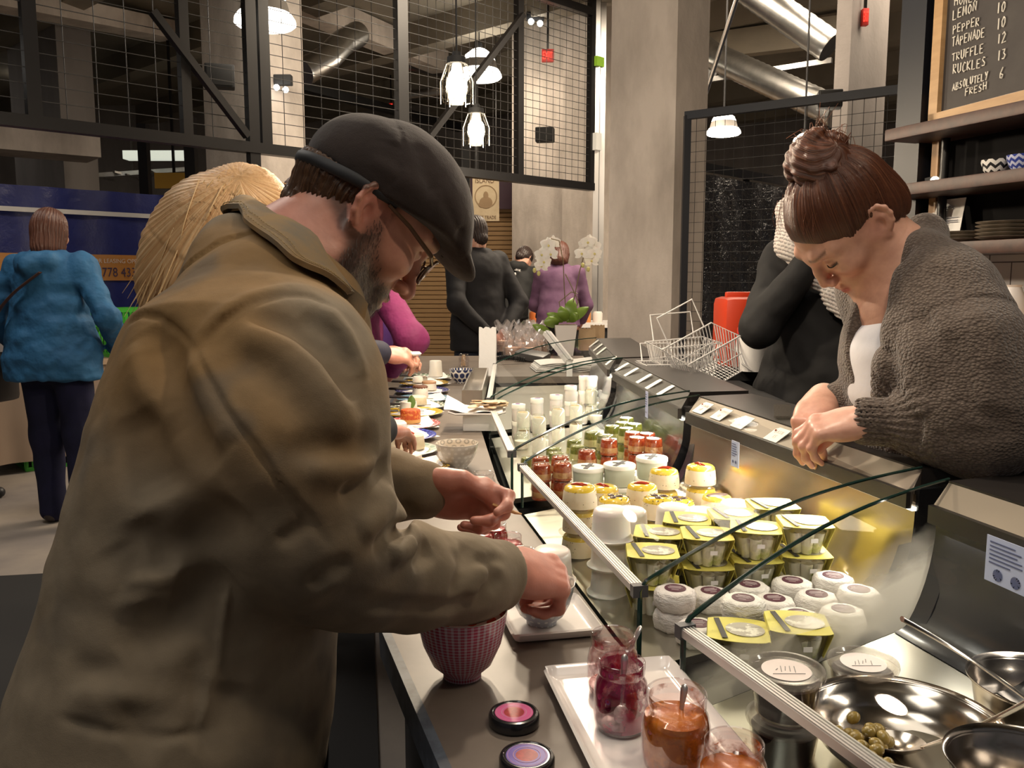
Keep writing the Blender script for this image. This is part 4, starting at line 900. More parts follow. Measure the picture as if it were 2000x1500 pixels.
# (kind, level counted from 0, [(u, v) of the middle of the top])
LAY = [('round', 1, [(1312, 1147), (1442, 1174)]),
 ('round', 0, [(1372, 1217), (1399, 1150), (1469, 1140), (1514, 1168), (1571, 1196), (1544, 1134), (1624, 1124), (1597, 1161), (1671, 1152), (1626, 1192)]),
 ('cup', 1, [(1256, 1043), (1283, 1081), (1349, 1011), (1373, 1040), (1433, 1006), (1472, 1032), (1502, 986), (1556, 1023)]),
 ('cup', 0, [(1466, 1262), (1556, 1252)]),
 ('tub', 2, [(1151, 1000)]), ('tubl', 1, [(1236, 995)]), ('tub', 1, [(1314, 992)]), ('tub', 0, [(1394, 990), (1446, 980)]),
 ('chili', 2, [(1103, 952)]), ('chili', 1, [(1181, 950), (1253, 946), (1325, 916), (1395, 910)]), ('olive', 1, [(1200, 971), (1287, 971)]), ('olive', 0, [(1361, 967)]), ('brown', 0, [(1431, 962)]),
 ('pale', 1, [(1154, 911), (1205, 907)]), ('pale', 1, [(1274, 893)]), ('pale', 0, [(1179, 930), (1222, 925)]),
 ('red', 1, [(1055, 892), (1094, 891), (1058, 906), (1098, 903), (1146, 879), (1190, 857), (1238, 843), (1247, 852), (1283, 843), (1294, 853)]), ('red', 0, [(1150, 889)]),
 ('green', 1, [(1154, 842), (1182, 849), (1199, 830), (1217, 825), (1223, 835), (1241, 813), (1262, 823)]), ('green', 0, [(1082, 874), (1086, 883), (1121, 858), (1131, 870), (1033, 893)]),
 ('jar', 1, [(1023, 800), (1053, 810), (1091, 794), (1125, 787), (1155, 757)]), ('jar', 0, [(1019, 824)]), ('lidjar', 1, [(1016, 791), (1049, 779), (1086, 772), (1115, 754), (1149, 735), (1181, 733)]), ('lidjar', 0, [(1118, 766), (1182, 757)]),
 ('upjar', 0, [(1019, 848), (1058, 847), (1136, 802), (1172, 775), (1165, 800)])]
def find(u, v, h):                                  # point under pixel at height h over the bed
    z = ZB0 + h + .02
    for _ in range(12): p = pz(u, v, z); z = zbed(p[0], p[1]) + h
    return p
ITEMS = []
for kind, lvl, pts in LAY:
    mk, r, h, st = PROTO[kind]
    for (u, v) in pts: p = find(u, v, st * lvl + h); p = p + V3(.01, .06, 0) if (kind == 'cup' and lvl == 0) else p; ITEMS.append([kind, lvl, np.array(p[:2]), r, st, h])
for it in range(120):                               # settle neighbours apart
    for i in range(len(ITEMS)):
        for j in range(i):
            a, c = ITEMS[i], ITEMS[j]; d = a[2] - c[2]; L_ = np.linalg.norm(d) + 1e-9; need = (a[3] + c[3]) * .985
            if L_ < need: mv = d / L_ * (need - L_) * .5; a[2] = a[2] + mv; c[2] = c[2] - mv
    for a in ITEMS:
        lo_, hi_ = xf(a[2][1]) + a[3] + .008, xb(a[2][1]) - a[3] - .012; a[2][0] = min(max(a[2][0], lo_), max(lo_, hi_))
DESC = {'round': 'white paper-wrapped cheese round with purple label', 'cup': 'yellow sleeved clear cup of herbed cheese', 'tub': 'plain milky white cheese tub', 'tubl': 'milky white tub with printed sticker', 'chili': 'cream cheese round topped with red chili', 'olive': 'cream cheese round topped with dark olives', 'brown': 'cream cheese round with long brown topping',
 'pale': 'pale green tub with crossed black band', 'red': 'clear tub of red tapenade cheese', 'green': 'clear tub of green herbed cheese', 'jar': 'clear jar of cheese with tan crust', 'lidjar': 'white lidded jar with violet label', 'upjar': 'upturned clear glass jar'}
GRP = {'round': 'wrapped cheese rounds in the case', 'cup': 'yellow sleeved cups in the case', 'tub': 'milky tubs in the case', 'tubl': 'milky tubs in the case', 'chili': 'chili topped rounds', 'olive': 'olive topped rounds', 'brown': 'brown topped rounds', 'pale': 'pale banded tubs', 'red': 'red tapenade tubs', 'green': 'green herb tubs', 'jar': 'clear cheese jars', 'lidjar': 'white lidded jars', 'upjar': 'upturned jars'}
PR = {}; rg = random.Random(11)
for kind in PROTO:
    its = [a for a in ITEMS if a[0] == kind]; its.sort(key=lambda a: a[2][1]); n = len(its)
    for i, a in enumerate(its):
        base = zbed(a[2][0], a[2][1]) + .0015; under = []
        for l in range(a[1] + 1):
            top = l == a[1]; lab = DESC[kind] + (', ' + (ordn[i] + ' from the near case end' if n > 1 else 'between the olive rounds and yellow cups') if n > 1 else ' beside the olive rounds')
            if not top: lab = 'lower ' + DESC[kind] + (' supporting the %s from the near end' % ordn[i] if n > 1 else ' supporting one of its kind')
            if a[1] == 2 and l == 0: lab = lab.replace('lower', 'lowest')
            pos = V3(a[2][0] + rg.uniform(-.001, .001), a[2][1] + rg.uniform(-.001, .001), base + l * (a[4] + .0006)); rz = {'cup': R_(-8 + rg.uniform(-9, 9)), 'pale': rg.uniform(-.4, .4), 'tubl': R_(20)}.get(kind, rg.uniform(-3.1, 3.1) if kind != 'round' else R_(rg.uniform(-35, 15)))
            if kind not in PR:
                o = PROTO[kind][0](); o.location = tuple(pos); o.rotation_euler = (0, 0, rz); o['label'] = lab; o['group'] = GRP[kind]; PR[kind] = o
            else: dup(PR[kind], pos, rz, lab, GRP[kind])
# loose paper stickers on the tub sides that face the shoppers
def sticker_at(u, v, h, w, hh, label):
    p = find(u, v, h); c = CAM - p; n = unit(V3(c[0], c[1], .25 * np.linalg.norm(c[:2]))); ex = unit(np.cross((0, 0, 1), n)); ey = np.cross(n, ex); p = p + n * .004
    return p, n, ex, ey
# deli tubs and steel bowls in the near case
m_deli = glass('deli_plastic', (.86, .84, .82), .12, .45, .12, .30, (.62, .58, .55)); m_dark = mat('dark_relish', (.035, .012, .012), .3, coat=.3)
def deli(label, u, v, lvl, parent_h=.055):
    p = find(u, v, parent_h * (lvl + 1)); t = thing('deli_tub', label, 'tub', (p[0], p[1], zbed(p[0], p[1]) + .0015 + lvl * .056), 0, 'deli tubs in the near case')
    b = B(); b.lathe([(0, 0), (.031, 0), (.033, .003), (.0385, .046), (.040, .048)], 36); b.out('tub', glass('deli_tub_side', (.80, .76, .72), .12, .5, .06), t, sharp=60)
    b = B(); b.lathe([(0, .002), (.030, .002), (.036, .040), (0, .041)], 30); b.out('filling', m_dark, t, sharp=60)
    b = B(); b.lathe([(.0415, .046), (.0425, .050), (.0415, .0545), (.038, .0545), (.036, .0505), (0, .0505)], 40); b.out('lid', m_deli, t, sharp=60)
    b = B(); b.lathe([(0, .0512), (.027, .0512)], 32); l = b.out('label', mat('pink_white_label', (.80, .68, .66), .55), t)
    b = B(); rr = random.Random(int(u))
    for k in range(5): b.tube([(-.012 + k * .005, -.004 + rr.uniform(-.004, .004), .0515), (-.009 + k * .005, .006 + rr.uniform(-.004, .004), .0515)], .0005, 4)
    b.tube([(-.018, -.010, .0515), (.018, -.010, .0515)], .0004, 4); b.out('print', mat('grey_print', (.32, .30, .30), .6), l)
    return t
deli('upper deli tub with pale round label beside the steel bowl of olives', 1536, 1306, 1)
p_ = find(1536, 1306, .110); q_ = deli('lower deli tub of dark relish behind the ribbed case rail', 1543, 1392, 0); q_.location = (p_[0], p_[1], zbed(p_[0], p_[1]) + .0015)
deli('deli tub with pale round label behind the steel bowl of olives', 1686, 1290, 0)
m_inox = mat('polished_steel', (.60, .53, .47), .17, 1.0, bump=(14, .03, .004))
def bowl_steel(label, u, v, R, zr, h):
    p = pz(u, v, zr); t = thing('steel_bowl', label, 'bowl', (p[0], p[1], zr - h), 0, 'steel bowls in the near case'); pr = [(0, 0), (R * .45, 0), (R * .7, h * .12), (R * .87, h * .45), (R * .93, h * .78), (R * .97, h * .93), (R * 1.0, h * .985), (R * 1.035, h), (R * 1.03, h * .97), (R * .985, h * .955)]
    ins = [(R * .955, h * .90), (R * .92, h * .76), (R * .88, h * .72), (R * .85, h * .45), (R * .68, h * .15), (R * .42, h * .035), (0, h * .03)]
    b = B(); b.lathe(pr + ins, 64); b.out('bowl', m_inox, t, sharp=70); return t, p
tb, pb = bowl_steel('large steel bowl of green olives and a spoon in the near case', 1767, 1402, .100, .828, .054)
bowl_steel('dark steel bowl at the back corner of the near case', 2035, 1330, .075, .845, .08)
bowl_steel('steel bowl cut by the frame in front of the olive bowl', 2010, 1490, .062, .905, .07)
# olives: a heap of separate olives
m_ol = mat('green_olive', (.30, .20, .045), .3, coat=.3, noise=(40, (.20, .14, .03), .4, .65)); ro = random.Random(4); olv = None; k = 0
for i in range(34):
    a = R_(88 + ro.uniform(0, 140)); R = ro.uniform(.022, .070); zz = .828 - .054 + .054 * (.03 if R < .041 else .03 + (R - .041) / .026 * .14) + .007 + (ro.random() < .25) * .009
    pos = V3(pb[0] + R * math.cos(a), pb[1] + R * math.sin(a), zz); e = (ro.uniform(-.5, .5), ro.uniform(-.5, .5), ro.uniform(0, 6.2))
    if olv is None:
        b = B(); b.ball((0, 0, 0), (.0085, .0068, .0066), 14, 10); olv = b.out('olive', m_ol); o = olv
    else: o = olv.copy(); COL.objects.link(o)
    o.location = tuple(pos); o.rotation_euler = e; tag(o, 'green olive lying in the large steel bowl', 'olive', 'olives in the steel bowl')
def spoon(label, bowl_c, tip, hand_end, bw, bl, name='serving_spoon', r=.004, bend=None, m=None):
    """bowl centre, direction from bowl to neck, end of handle"""
    t = thing(name, label, 'spoon', bowl_c); d = unit(np.asarray(tip) - bowl_c); s = unit(np.cross(d, (0, 0, 1))); n = np.cross(s, d); n = n if n[2] > 0 else -n; m = m or m_inox
    b = B(); b.grid(lambda u, v: (lambda a, R: d * math.cos(a) * bl * R + s * math.sin(a) * bw * R * (1 - .15 * math.cos(a)) + n * (-.010 * (1 - R * R) * bw / .02))(u * 2 * math.pi, v), 32, 6, thick=.0009); b.out('spoon_bowl', m, t, sharp=80)
    P0 = d * bl * .92; P1 = np.asarray(hand_end) - bowl_c; mid = (P0 + P1) / 2 + V3(0, 0, bend or 0.0); pts = [(1 - q) ** 2 * P0 + 2 * q * (1 - q) * mid + q * q * P1 for q in np.linspace(0, 1, 14)]
    b = B(); b.tube(pts, [r * (.8 + .5 * q) for q in np.linspace(0, 1, 14)], 10, flat=.45); b.out('handle', m, t); return t
sc = pz(1748, 1446, .790); spoon('large serving spoon lying among the olives in the steel bowl', sc, pz(1835, 1466, .800), px(2040, 1352, .80), .026, .034, r=.0055, bend=-.01)
sc2 = px(2040, 1400, .95); spoon('long steel serving spoon reaching out of the dark corner bowl', px(2075, 1420, 1.0), px(2010, 1370, .98), px(1762, 1209, 1.0), .022, .03, r=.0052, bend=.012)
# ------------------------------------------------------------------ what stands on the counter
def pattern(name, base, ink, kind, nu, nv, size=.3, rough=.22, ink2=None):
    if name in MATS: return MATS[name]
    m, nt, b = _nt(name); L = nt.links.new; s = N(nt, 'ShaderNodeSeparateXYZ'); L(coord(nt, 'UV'), s.inputs[0])
    def mth(op, a, c=None, **k):
        n = N(nt, 'ShaderNodeMath', operation=op)
        for i, x in enumerate((a, c)):
            if x is None: continue
            if isinstance(x, (int, float)): n.inputs[i].default_value = x
            else: L(x, n.inputs[i])
        return n.outputs[0]
    fv = mth('MULTIPLY', s.outputs[1], nv); row = mth('FLOOR', fv); sh = mth('MULTIPLY', mth('MODULO', row, 2.), .5 if kind in ('dot', 'petal', 'ring') else 0.)
    fu = mth('ADD', mth('MULTIPLY', s.outputs[0], nu), sh); a = mth('SUBTRACT', mth('FRACT', fu), .5); c = mth('SUBTRACT', mth('FRACT', fv), .5)
    if kind == 'gingham': k = mth('MULTIPLY', mth('ADD', mth('LESS_THAN', mth('ABSOLUTE', a), size), mth('LESS_THAN', mth('ABSOLUTE', c), size)), .5)
    elif kind == 'stripe': k = mth('LESS_THAN', mth('ABSOLUTE', a), size)
    elif kind == 'zig': k = mth('LESS_THAN', mth('ABSOLUTE', mth('SUBTRACT', mth('FRACT', mth('ADD', fv, mth('ABSOLUTE', a))), .5)), size)
    else:
        d = mth('SQRT', mth('ADD', mth('MULTIPLY', a, a), mth('MULTIPLY', mth('MULTIPLY', c, c), .75))); k = mth('LESS_THAN', d, size)
        if kind == 'ring': k = mth('SUBTRACT', k, mth('LESS_THAN', d, size * .5))
    mx = N(nt, 'ShaderNodeMix', data_type='RGBA'); L(k, mx.inputs[0]); mx.inputs[6].default_value = c4(base); mx.inputs[7].default_value = c4(ink); L(mx.outputs[2], b.inputs['Base Color'])
    b.inputs['Roughness'].default_value = rough; b.inputs['Coat Weight'].default_value = .2; MATS[name] = m; return m
def bowl(label, u, v, R, H, mo, mi_, foot=.42, wob=0.):
    p = pz(u, v, ZC); t = thing('patterned_bowl', label, 'bowl', (p[0], p[1], ZC + .0005)); wf = (lambda a, k: wob * math.sin(a * 10)) if wob else None
    pr = [(0, .002), (R * foot * .9, .0), (R * foot, .0), (R * foot, H * .07), (R * .66, H * .22), (R * .86, H * .52), (R * .96, H * .82), (R, H)]
    b = B(); b.lathe(pr, 56, wob=wf); b.out('outside', mo, t, sharp=60)
    b = B(); b.lathe([(R, H), (R * .985, H * 1.012), (R * .965, H), (R * .93, H * .82), (R * .83, H * .52), (R * .6, H * .22), (R * .3, H * .10), (0, H * .09)], 56, wob=wf); b.out('inside', mi_, t, sharp=60); return t
m_porc = mat('porcelain', (.80, .76, .73), .15, coat=.4)
bowl('pink gingham bowl with red flowers inside in front of the man\'s sleeve', 903, 1320, .057, .086, pattern('pink_gingham', (.62, .56, .62), (.42, .055, .10), 'gingham', 44, 240, .30), pattern('red_flower', (.78, .70, .64), (.55, .07, .03), 'dot', 9, 42, .33))
bowl('grey bowl with white pattern standing on the square white plate', 1058, 1222, .048, .060, pattern('grey_white', (.30, .31, .35), (.55, .54, .54), 'petal', 16, 75, .22), pattern('grey_inside', (.74, .68, .60), (.45, .42, .38), 'ring', 12, 60, .38), .45, .0006)
bowl('pale grey scalloped bowl beside the yellow dotted plate', 893, 913, .056, .066, pattern('pale_grey', (.52, .48, .43), (.62, .58, .53), 'petal', 18, 80, .25), pattern('grey_inside2', (.66, .58, .48), (.40, .36, .30), 'ring', 14, 60, .36), .5, .001)
bowl('navy and white petal patterned bowl before the white paper bag', 901, 748, .058, .066, pattern('navy_petal', (.68, .66, .62), (.025, .035, .10), 'petal', 11, 34, .40), pattern('navy_rim', (.62, .58, .52), (.03, .04, .10), 'stripe', 22, 10, .3))

# plates of samples, each with parchment, cheese and knife
def disc_plate(t, R, m_rim, m_mid): b = B(); b.lathe([(0, .0), (R * .55, 0), (R * .62, .003), (R * .97, .013), (R, .015), (R * .985, .0165), (R * .64, .0065), (R * .56, .0045), (0, .004)], 48, mi=[1, 1, 1, 1, 0, 0, 0, 1]); b.out('plate', [m_rim, m_mid], t, sharp=70)
PL = [  # centre u, v, radius, rim pattern, cheese kind, offset, words
 (838, 741, .115, pattern('green_leaf', (.70, .70, .62), (.10, .22, .11), 'dot', 26, 60, .33), 'tower', (.03, .03), 'green leaf patterned plate', 'tall white cheese tower'),
 (828, 753, .115, pattern('yellow_stripe', (.66, .42, .04), (.16, .10, .05), 'stripe', 34, 10, .2), 'sliced', (-.02, .02), 'yellow plate with dark stripes', 'soft white cheese wedge'),
 (824, 768, .118, pattern('navy_dots', (.025, .03, .20), (.28, .30, .55), 'dot', 36, 80, .25), 'tan', (.03, .02), 'navy plate with pale dots', 'tan topped cheese'),
 (827, 784, .110, pattern('sky_blue', (.26, .45, .62), (.35, .53, .68), 'dot', 30, 60, .2), 'crust', (-.015, .02), 'light blue plate', 'white cheese with brown crust'),
 (815, 798, .112, pattern('green_check', (.68, .68, .58), (.07, .15, .10), 'dot', 24, 70, .32), 'plain', (.0, .02), 'white plate with dark green dots', 'plain fresh cheese'),
 (805, 812, .112, pattern('lemon', (.70, .47, .06), (.60, .36, .03), 'dot', 20, 50, .3), 'leaf', (-.015, .02), 'lemon yellow plate', 'cheese topped with a green basil leaf'),
 (793, 835, .115, pattern('pink_red', (.66, .40, .38), (.50, .03, .05), 'dot', 30, 80, .36), 'redtop', (.012, .03), 'pink and red patterned plate', 'cheese rolled in red tapenade'),
 (782, 858, .112, pattern('royal_blue', (.03, .04, .34), (.10, .14, .50), 'dot', 30, 70, .3), 'big', (-.03, .025), 'royal blue plate', 'smooth white cheese block'),
 (780, 887, .110, pattern('mint_grey', (.55, .60, .52), (.34, .44, .36), 'dot', 16, 60, .35), 'chili', (.02, .02), 'mint patterned plate', 'large cheese block topped with chili'),
 (800, 921, .105, pattern('yellow_ring', (.62, .39, .04), (.10, .07, .05), 'ring', 22, 44, .42), 'nuts', (-.008, .03), 'yellow plate with dark rings', 'white cheese topped with nuts')]
m_handle = mat('knife_handle', (.028, .018, .016), .4); m_blade = mat('knife_blade', (.6, .58, .55), .25, 1.0); m_leaf = mat('basil_leaf', (.09, .16, .025), .4)
m_nut = mat('nut_brown', (.14, .075, .05), .5, noise=(90, (.30, .18, .12), .4, .6)); PLATE = []
for i, (u, v, R, mr, ck, (ox, oy), w1, w2) in enumerate(PL):
    c = pz(u, v, ZC); c = V3(c[0], c[1], ZC + .0005); t = thing('sample_plate', '%s holding a %s on the counter' % (w1, w2), 'plate', c, 0, 'sample plates along the counter'); disc_plate(t, R, mr, m_porc); PLATE.append(c)
    a = R_(20 + 25 * (i % 3)); b = B(); S_ = R * .66
    b.grid(lambda q, r: V3((q - .5) * 2 * S_, (r - .5) * 2 * S_, .0 + .022 * (max(0, q + r - 1.35)) ** 1 + .010 * max(0, .3 - q) + .0015 * math.sin(q * 9) * math.sin(r * 7)), 10, 10, thick=.0006)
    o = b.out('parchment', m_paper, None, c + V3(.02, 0, .0095)); o.rotation_euler = (0, 0, a); tag(o, 'white parchment sheet under the %s' % w2, 'paper', 'parchment sheets on the sample plates')
    cc = c + V3(ox, oy, .0125); t = thing('sample_cheese', '%s on the %s' % (w2, w1), 'cheese', cc); b = B()
    if ck == 'tower': b.lathe([(0, 0), (.034, 0), (.036, .004), (.031, .045), (.03, .075), (.028, .078), (0, .078)], 32, wob=lambda q, k: .001 * math.sin(q * 5 + k * 4)); b.out('cheese', m_creamw, t)
    elif ck == 'sliced': b.lathe([(0, 0), (.036, 0), (.037, .003), (.034, .024), (.03, .028), (0, .028)], 32, None, None, 0, .3, 5.2); b.out('cheese', m_creamw, t)
    elif ck == 'tan': b.lathe([(0, 0), (.032, 0), (.033, .003), (.031, .030)], 32); b.out('cheese', m_creamw, t); b = B(); b.lathe([(.0315, .028), (.031, .036), (.027, .039), (0, .040)], 32); b.out('topping', mat('tan_topping', (.42, .24, .13), .5, bump=(120, .5, .002)), t)
    elif ck == 'crust': b.lathe([(0, 0), (.032, 0), (.034, .004), (.030, .042)], 32); b.out('cheese', m_creamw, t); b = B(); b.lathe([(.0305, .040), (.031, .046), (.026, .050), (0, .050)], 32, wob=lambda q, k: .0016 * math.sin(q * 14)); b.out('crust', mat('crust_brown', (.16, .055, .025), .55, bump=(150, .8, .003)), t)
    elif ck == 'plain': b.lathe([(0, 0), (.034, 0), (.036, .004), (.033, .030), (.029, .034), (0, .034)], 32); b.out('cheese', m_cream, t)
    elif ck == 'leaf':
        b.lathe([(0, 0), (.032, 0), (.034, .004), (.029, .036), (.026, .038), (0, .038)], 32); b.out('cheese', m_creamw, t)
        b = B(); b.grid(lambda q, r: V3(.014 + (r - .5) * .030 * math.sin(math.pi * min(1, q * .95 + .05)), -.020 - .012 * q + .004 * abs(r - .5), .062 - .052 * q), 12, 6, thick=.0008); b.out('leaf', m_leaf, t)
    elif ck == 'redtop': b.lathe([(0, 0), (.032, 0), (.034, .003), (.034, .012), (.034, .040), (.031, .044), (0, .045)], 36, mi=[1, 1, 1, 0, 0, 0], wob=lambda q, k: .0007 * math.sin(q * 23 + k * 20)); b.out('cheese', [mat('red_crumb', (.52, .075, .015), .4, noise=(110, (.70, .28, .06), .5, .62), bump=(160, .8, .003)), mat('orange_cream', (.66, .34, .10), .5)], t)
    elif ck == 'big': b.lathe([(0, 0), (.042, 0), (.045, .005), (.043, .034), (.037, .040), (0, .041)], 36, np.diag([1.1, .9, 1])); b.out('cheese', m_tub, t)
    elif ck == 'chili':
        b.lathe([(0, 0), (.042, 0), (.045, .004), (.042, .038), (.037, .043), (0, .044)], 36, np.diag([1.15, .9, 1])); b.out('cheese', m_cream, t)
        b = B(); b.tube([(-.03, .01, .044), (-.012, .004, .048), (.008, -.004, .048), (.022, -.010, .045)], [.002, .006, .0065, .002], 9); b.out('chili', mat('chili_red', (.50, .04, .012), .35), t)
    else:
        b.lathe([(0, 0), (.037, 0), (.039, .004), (.036, .026), (.031, .030), (0, .030)], 32); b.out('cheese', m_creamw, t); rn = random.Random(9); b = B()
        for k in range(16): q = rn.uniform(0, 6.28); r = rn.uniform(0, .026); b.ball((r * math.cos(q), r * math.sin(q), .032), (rn.uniform(.004, .008), .004, .0035), 8, 6, 0, rz_(q))
        b.out('nuts', m_nut, t)
    kb = c + V3(-.045 - .01 * (i % 2), -.03 + .01 * (i % 3), .0185); t = thing('cheese_knife', 'dark handled cheese knife lying on the %s' % w1, 'knife', kb, R_(-6 + 7 * (i % 3)), 'cheese knives on the plates')
    b = B(); b.tube([(-.100, 0, .004), (-.09, 0, .004), (-.04, 0, .002), (.006, 0, .001)], [.004, .0075, .007, .005], 10, flat=.75); b.out('handle', m_handle, t); b = B(); b.box((.052, .0, -.002), (.095, .014, .0012)); b.out('blade', m_blade, t)

# cracker plate propped over the case rail on its white block
pc = pz(936, 800, ZC + .066)
t0 = thing('plate_block', 'white block carrying the cracker plate at the counter edge', 'block', (pc[0] + .005, pc[1] + .01, ZC + .0005)); b = B(); b.box((0, 0, .0275), (.115, .10, .055), bev=.004); b.out('block', m_white, t0)
zc_ = ZC + .0565; t = thing('cracker_plate', 'square white plate of flat crackers at the case corner', 'plate', (pc[0] - .005, pc[1], zc_)); b = B(); b.grid(lambda q, r: V3((q - .5) * .185, (r - .5) * .15, .003 + .014 * max(0, abs(q - .5) * 2 - .75) * 4 * .5 + .012 * max(0, abs(r - .5) * 2 - .75) * 2), 16, 16, thick=.004); b.out('plate', m_porc, t)
b = B(); b.grid(lambda q, r: V3((q - .5) * .19 - .012, (r - .5) * .15 + .005, .012 + .05 * max(0, .3 - q) * 2.0 * (r + .3) + .003 * math.sin(q * 11 + r * 5)), 16, 12, thick=.0006); o = b.out('parchment', m_paper, None, (pc[0] - .005, pc[1], zc_)); tag(o, 'curled white parchment lining the cracker plate', 'paper')
m_crk = mat('cracker_tan', (.66, .50, .33), .6, noise=(40, (.50, .33, .18), .45, .65), bump=(70, .4, .002)); rc = random.Random(2); cr0 = None
for k in range(16):
    pos = V3(pc[0] + .025 + rc.uniform(-.045, .05), pc[1] + rc.uniform(-.045, .03), zc_ + .022 + .0032 * (k // 3)); e = (rc.uniform(-.15, .15), rc.uniform(-.15, .15), rc.uniform(0, 3))
    if cr0 is None: b = B(); b.lathe([(0, 0), (.022, 0), (.0225, .0015), (.022, .003), (0, .0034)], 18, np.diag([1.25, .8, 1]), wob=lambda q, kk: .0012 * math.sin(q * 5)); cr0 = b.out('cracker', m_crk); o = cr0
    else: o = cr0.copy(); COL.objects.link(o)
    o.location = tuple(pos); o.rotation_euler = e; tag(o, 'thin oval cracker piled on the square white plate', 'cracker', 'crackers on the square plate')

# near end: jam jars on the long white plate
d = unit(V3(-.075, .36, 0)); cA, cB, cC_ = pz(1060, 1327, ZC), pz(1283, 1337, ZC), None
ex = unit(V3(.97, .18, 0)); ey = V3(-ex[1], ex[0], 0); L0 = cA - ey * .30
def lp(a, c_, z): return cA + ex * a - ey * c_ + V3(0, 0, z)
def rect_plate(name, label, org, ex, ey, w, l, lift=.0):
    t = thing(name, label, 'plate', org)
    def fn(q, r):
        s = abs(q - .5) * 2; k = abs(r - .5) * 2; e = max(max(0, (s - .86) / .14), max(0, (k - .90) / .10)); cr = 1 - .012 * (s * k) ** 12; P = ex * (q - .5) * w * cr + ey * (r - .5) * l * cr; return V3(P[0], P[1], .004 + .011 * e * e)
    b = B(); b.grid(fn, 30, 30, thick=.0035); b.out('plate', m_porc, t, sharp=60); return t
ctr = lp(.085, .135, .0005); rect_plate('jam_plate', 'long white plate carrying four jam jars at the near counter end', ctr, ex, ey, .165, .28)
def smear(name, col, lo, hi, sc=22, rough=.2):
    if name in MATS: return MATS[name]
    m, nt, b = _nt(name); L = nt.links.new; b.inputs['Base Color'].default_value = c4(col); b.inputs['Roughness'].default_value = rough; b.inputs['Coat Weight'].default_value = .4
    n = N(nt, 'ShaderNodeTexNoise', Scale=sc, Detail=5., Roughness=.65); L(coord(nt), n.inputs['Vector']); f = ramp(nt, n.outputs[0], [(lo, (0, 0, 0)), (hi, (1, 1, 1))])
    tr = N(nt, 'ShaderNodeBsdfTransparent'); tr.inputs[0].default_value = (.97, .90, .90, 1); mx = N(nt, 'ShaderNodeMixShader'); L(f, mx.inputs[0]); L(tr.outputs[0], mx.inputs[1]); L(b.outputs[0], mx.inputs[2]); L(mx.outputs[0], nt.nodes['Material Output'].inputs[0]); MATS[name] = m; return m
m_spoon = mat('spoon_steel', (.72, .70, .68), .28, .85)
m_orange = mat('orange_jam', (.50, .14, .012), .18, coat=.5, noise=(32, (.72, .27, .03), .45, .62), bump=(50, .5, .003)); m_redjam = mat('red_jam', (.34, .010, .018), .15, coat=.6, noise=(40, (.50, .03, .03), .45, .6), bump=(60, .5, .003)); m_berry = mat('berry_jam', (.055, .006, .018), .15, coat=.5)
m_jamjar = glass('jam_jar_glass', (.90, .88, .89), .13, .85)
def jam_jar(label, base, R, H, fill, mf, msm=None, group=None, rim=1.):
    t = thing('jam_jar', label, 'jar', base, 0, group); s = R
    pr = [(0, .001), (s * .80, 0), (s * .93, H * .04), (s * 1.0, H * .25), (s * 1.0, H * .55), (s * .93, H * .70), (s * .82, H * .78), (s * .81, H * .80), (s * .86, H * .82), (s * .85, H * .86), (s * .87, H * .90), (s * .86, H * .985), (s * .82, H), (s * .78, H * .985)]
    b = B(); b.lathe(pr, 40); b.out('jar', m_jamjar, t, sharp=70)
    if fill > 0:
        z1 = H * fill; inn = [(0, H * .025), (s * .76, H * .025), (s * .89, H * .06)]; full = [(s * .955, H * .25), (s * .955, H * .55), (s * .89, H * .69), (s * .78, H * .78)]
        inn += [p for p in full if p[1] < z1]; re = np.interp(z1, [p[1] for p in [(s * .89, H * .06)] + full], [p[0] for p in [(s * .89, H * .06)] + full]); inn += [(re, z1), (re * .6, z1 + H * .02), (0, z1 + H * .03)]
        b = B(); b.lathe(inn, 36, wob=lambda a, k: .0006 * math.sin(a * 3) * (k > .6)); b.out('jam', mf, t, sharp=70)
    if msm: b = B(); b.lathe([(s * .90, H * .06), (s * .965, H * .25), (s * .965, H * .55), (s * .90, H * .69), (s * .79, H * .78), (s * .79, H * .93)], 36); b.out('smear', msm, t, sharp=70)
    return t
def teaspoon(label, base, lean, top, name='jam_spoon'):
    t = thing(name, label, 'spoon', base); d = np.asarray(top) - base; L_ = np.linalg.norm(d); d = d / L_; s = unit(np.cross(d, (0, 1, .2)))
    b = B(); b.tube([d * L_ * q for q in (.22, .45, .7, .9, .97, 1.0)], [.0018, .0020, .0028, .0042, .0036, .0012], 10, flat=.5); b.out('handle', m_spoon, t)
    b = B(); b.ball(d * L_ * .12, (.0085, .003, L_ * .13), 14, 10, 0, np.stack([s, np.cross(d, s), d], 1)); b.out('spoon_bowl', m_spoon, t); return t
zp = ZC + .0055
j1 = pz(1196, 1352, zp); j2 = pz(1212, 1420, zp); j3 = pz(1318, 1500, zp); j4 = pz(1430, 1575, zp)
jam_jar('glass jam jar with red remains at the far end of the white plate', j1, .0305, .074, .16, m_redjam, smear('red_smear', (.42, .02, .03), .44, .60), 'jam jars on the long white plate')
jam_jar('glass jar smeared inside with purple berry jam', j2, .0300, .078, .12, m_berry, smear('berry_smear', (.33, .008, .07), .41, .53, 30), 'jam jars on the long white plate')
jam_jar('glass jar half full of orange chutney with a spoon', j3, .0345, .083, .68, m_orange, smear('orange_smear', (.52, .14, .02), .46, .6), 'jam jars on the long white plate')
jam_jar('low glass jar of orange relish nearest the case rail', j4, .0315, .066, .55, m_orange, smear('orange_smear', (.52, .14, .02), .46, .6), 'jam jars on the long white plate')
teaspoon('small steel spoon standing in the farthest jam jar', j1 + V3(0, 0, .006), 0, px(1252, 1222, 1.02))
teaspoon('steel spoon standing in the purple berry jar', j2 + V3(0, 0, .006), 0, j2 + V3(.006, .018, .076))
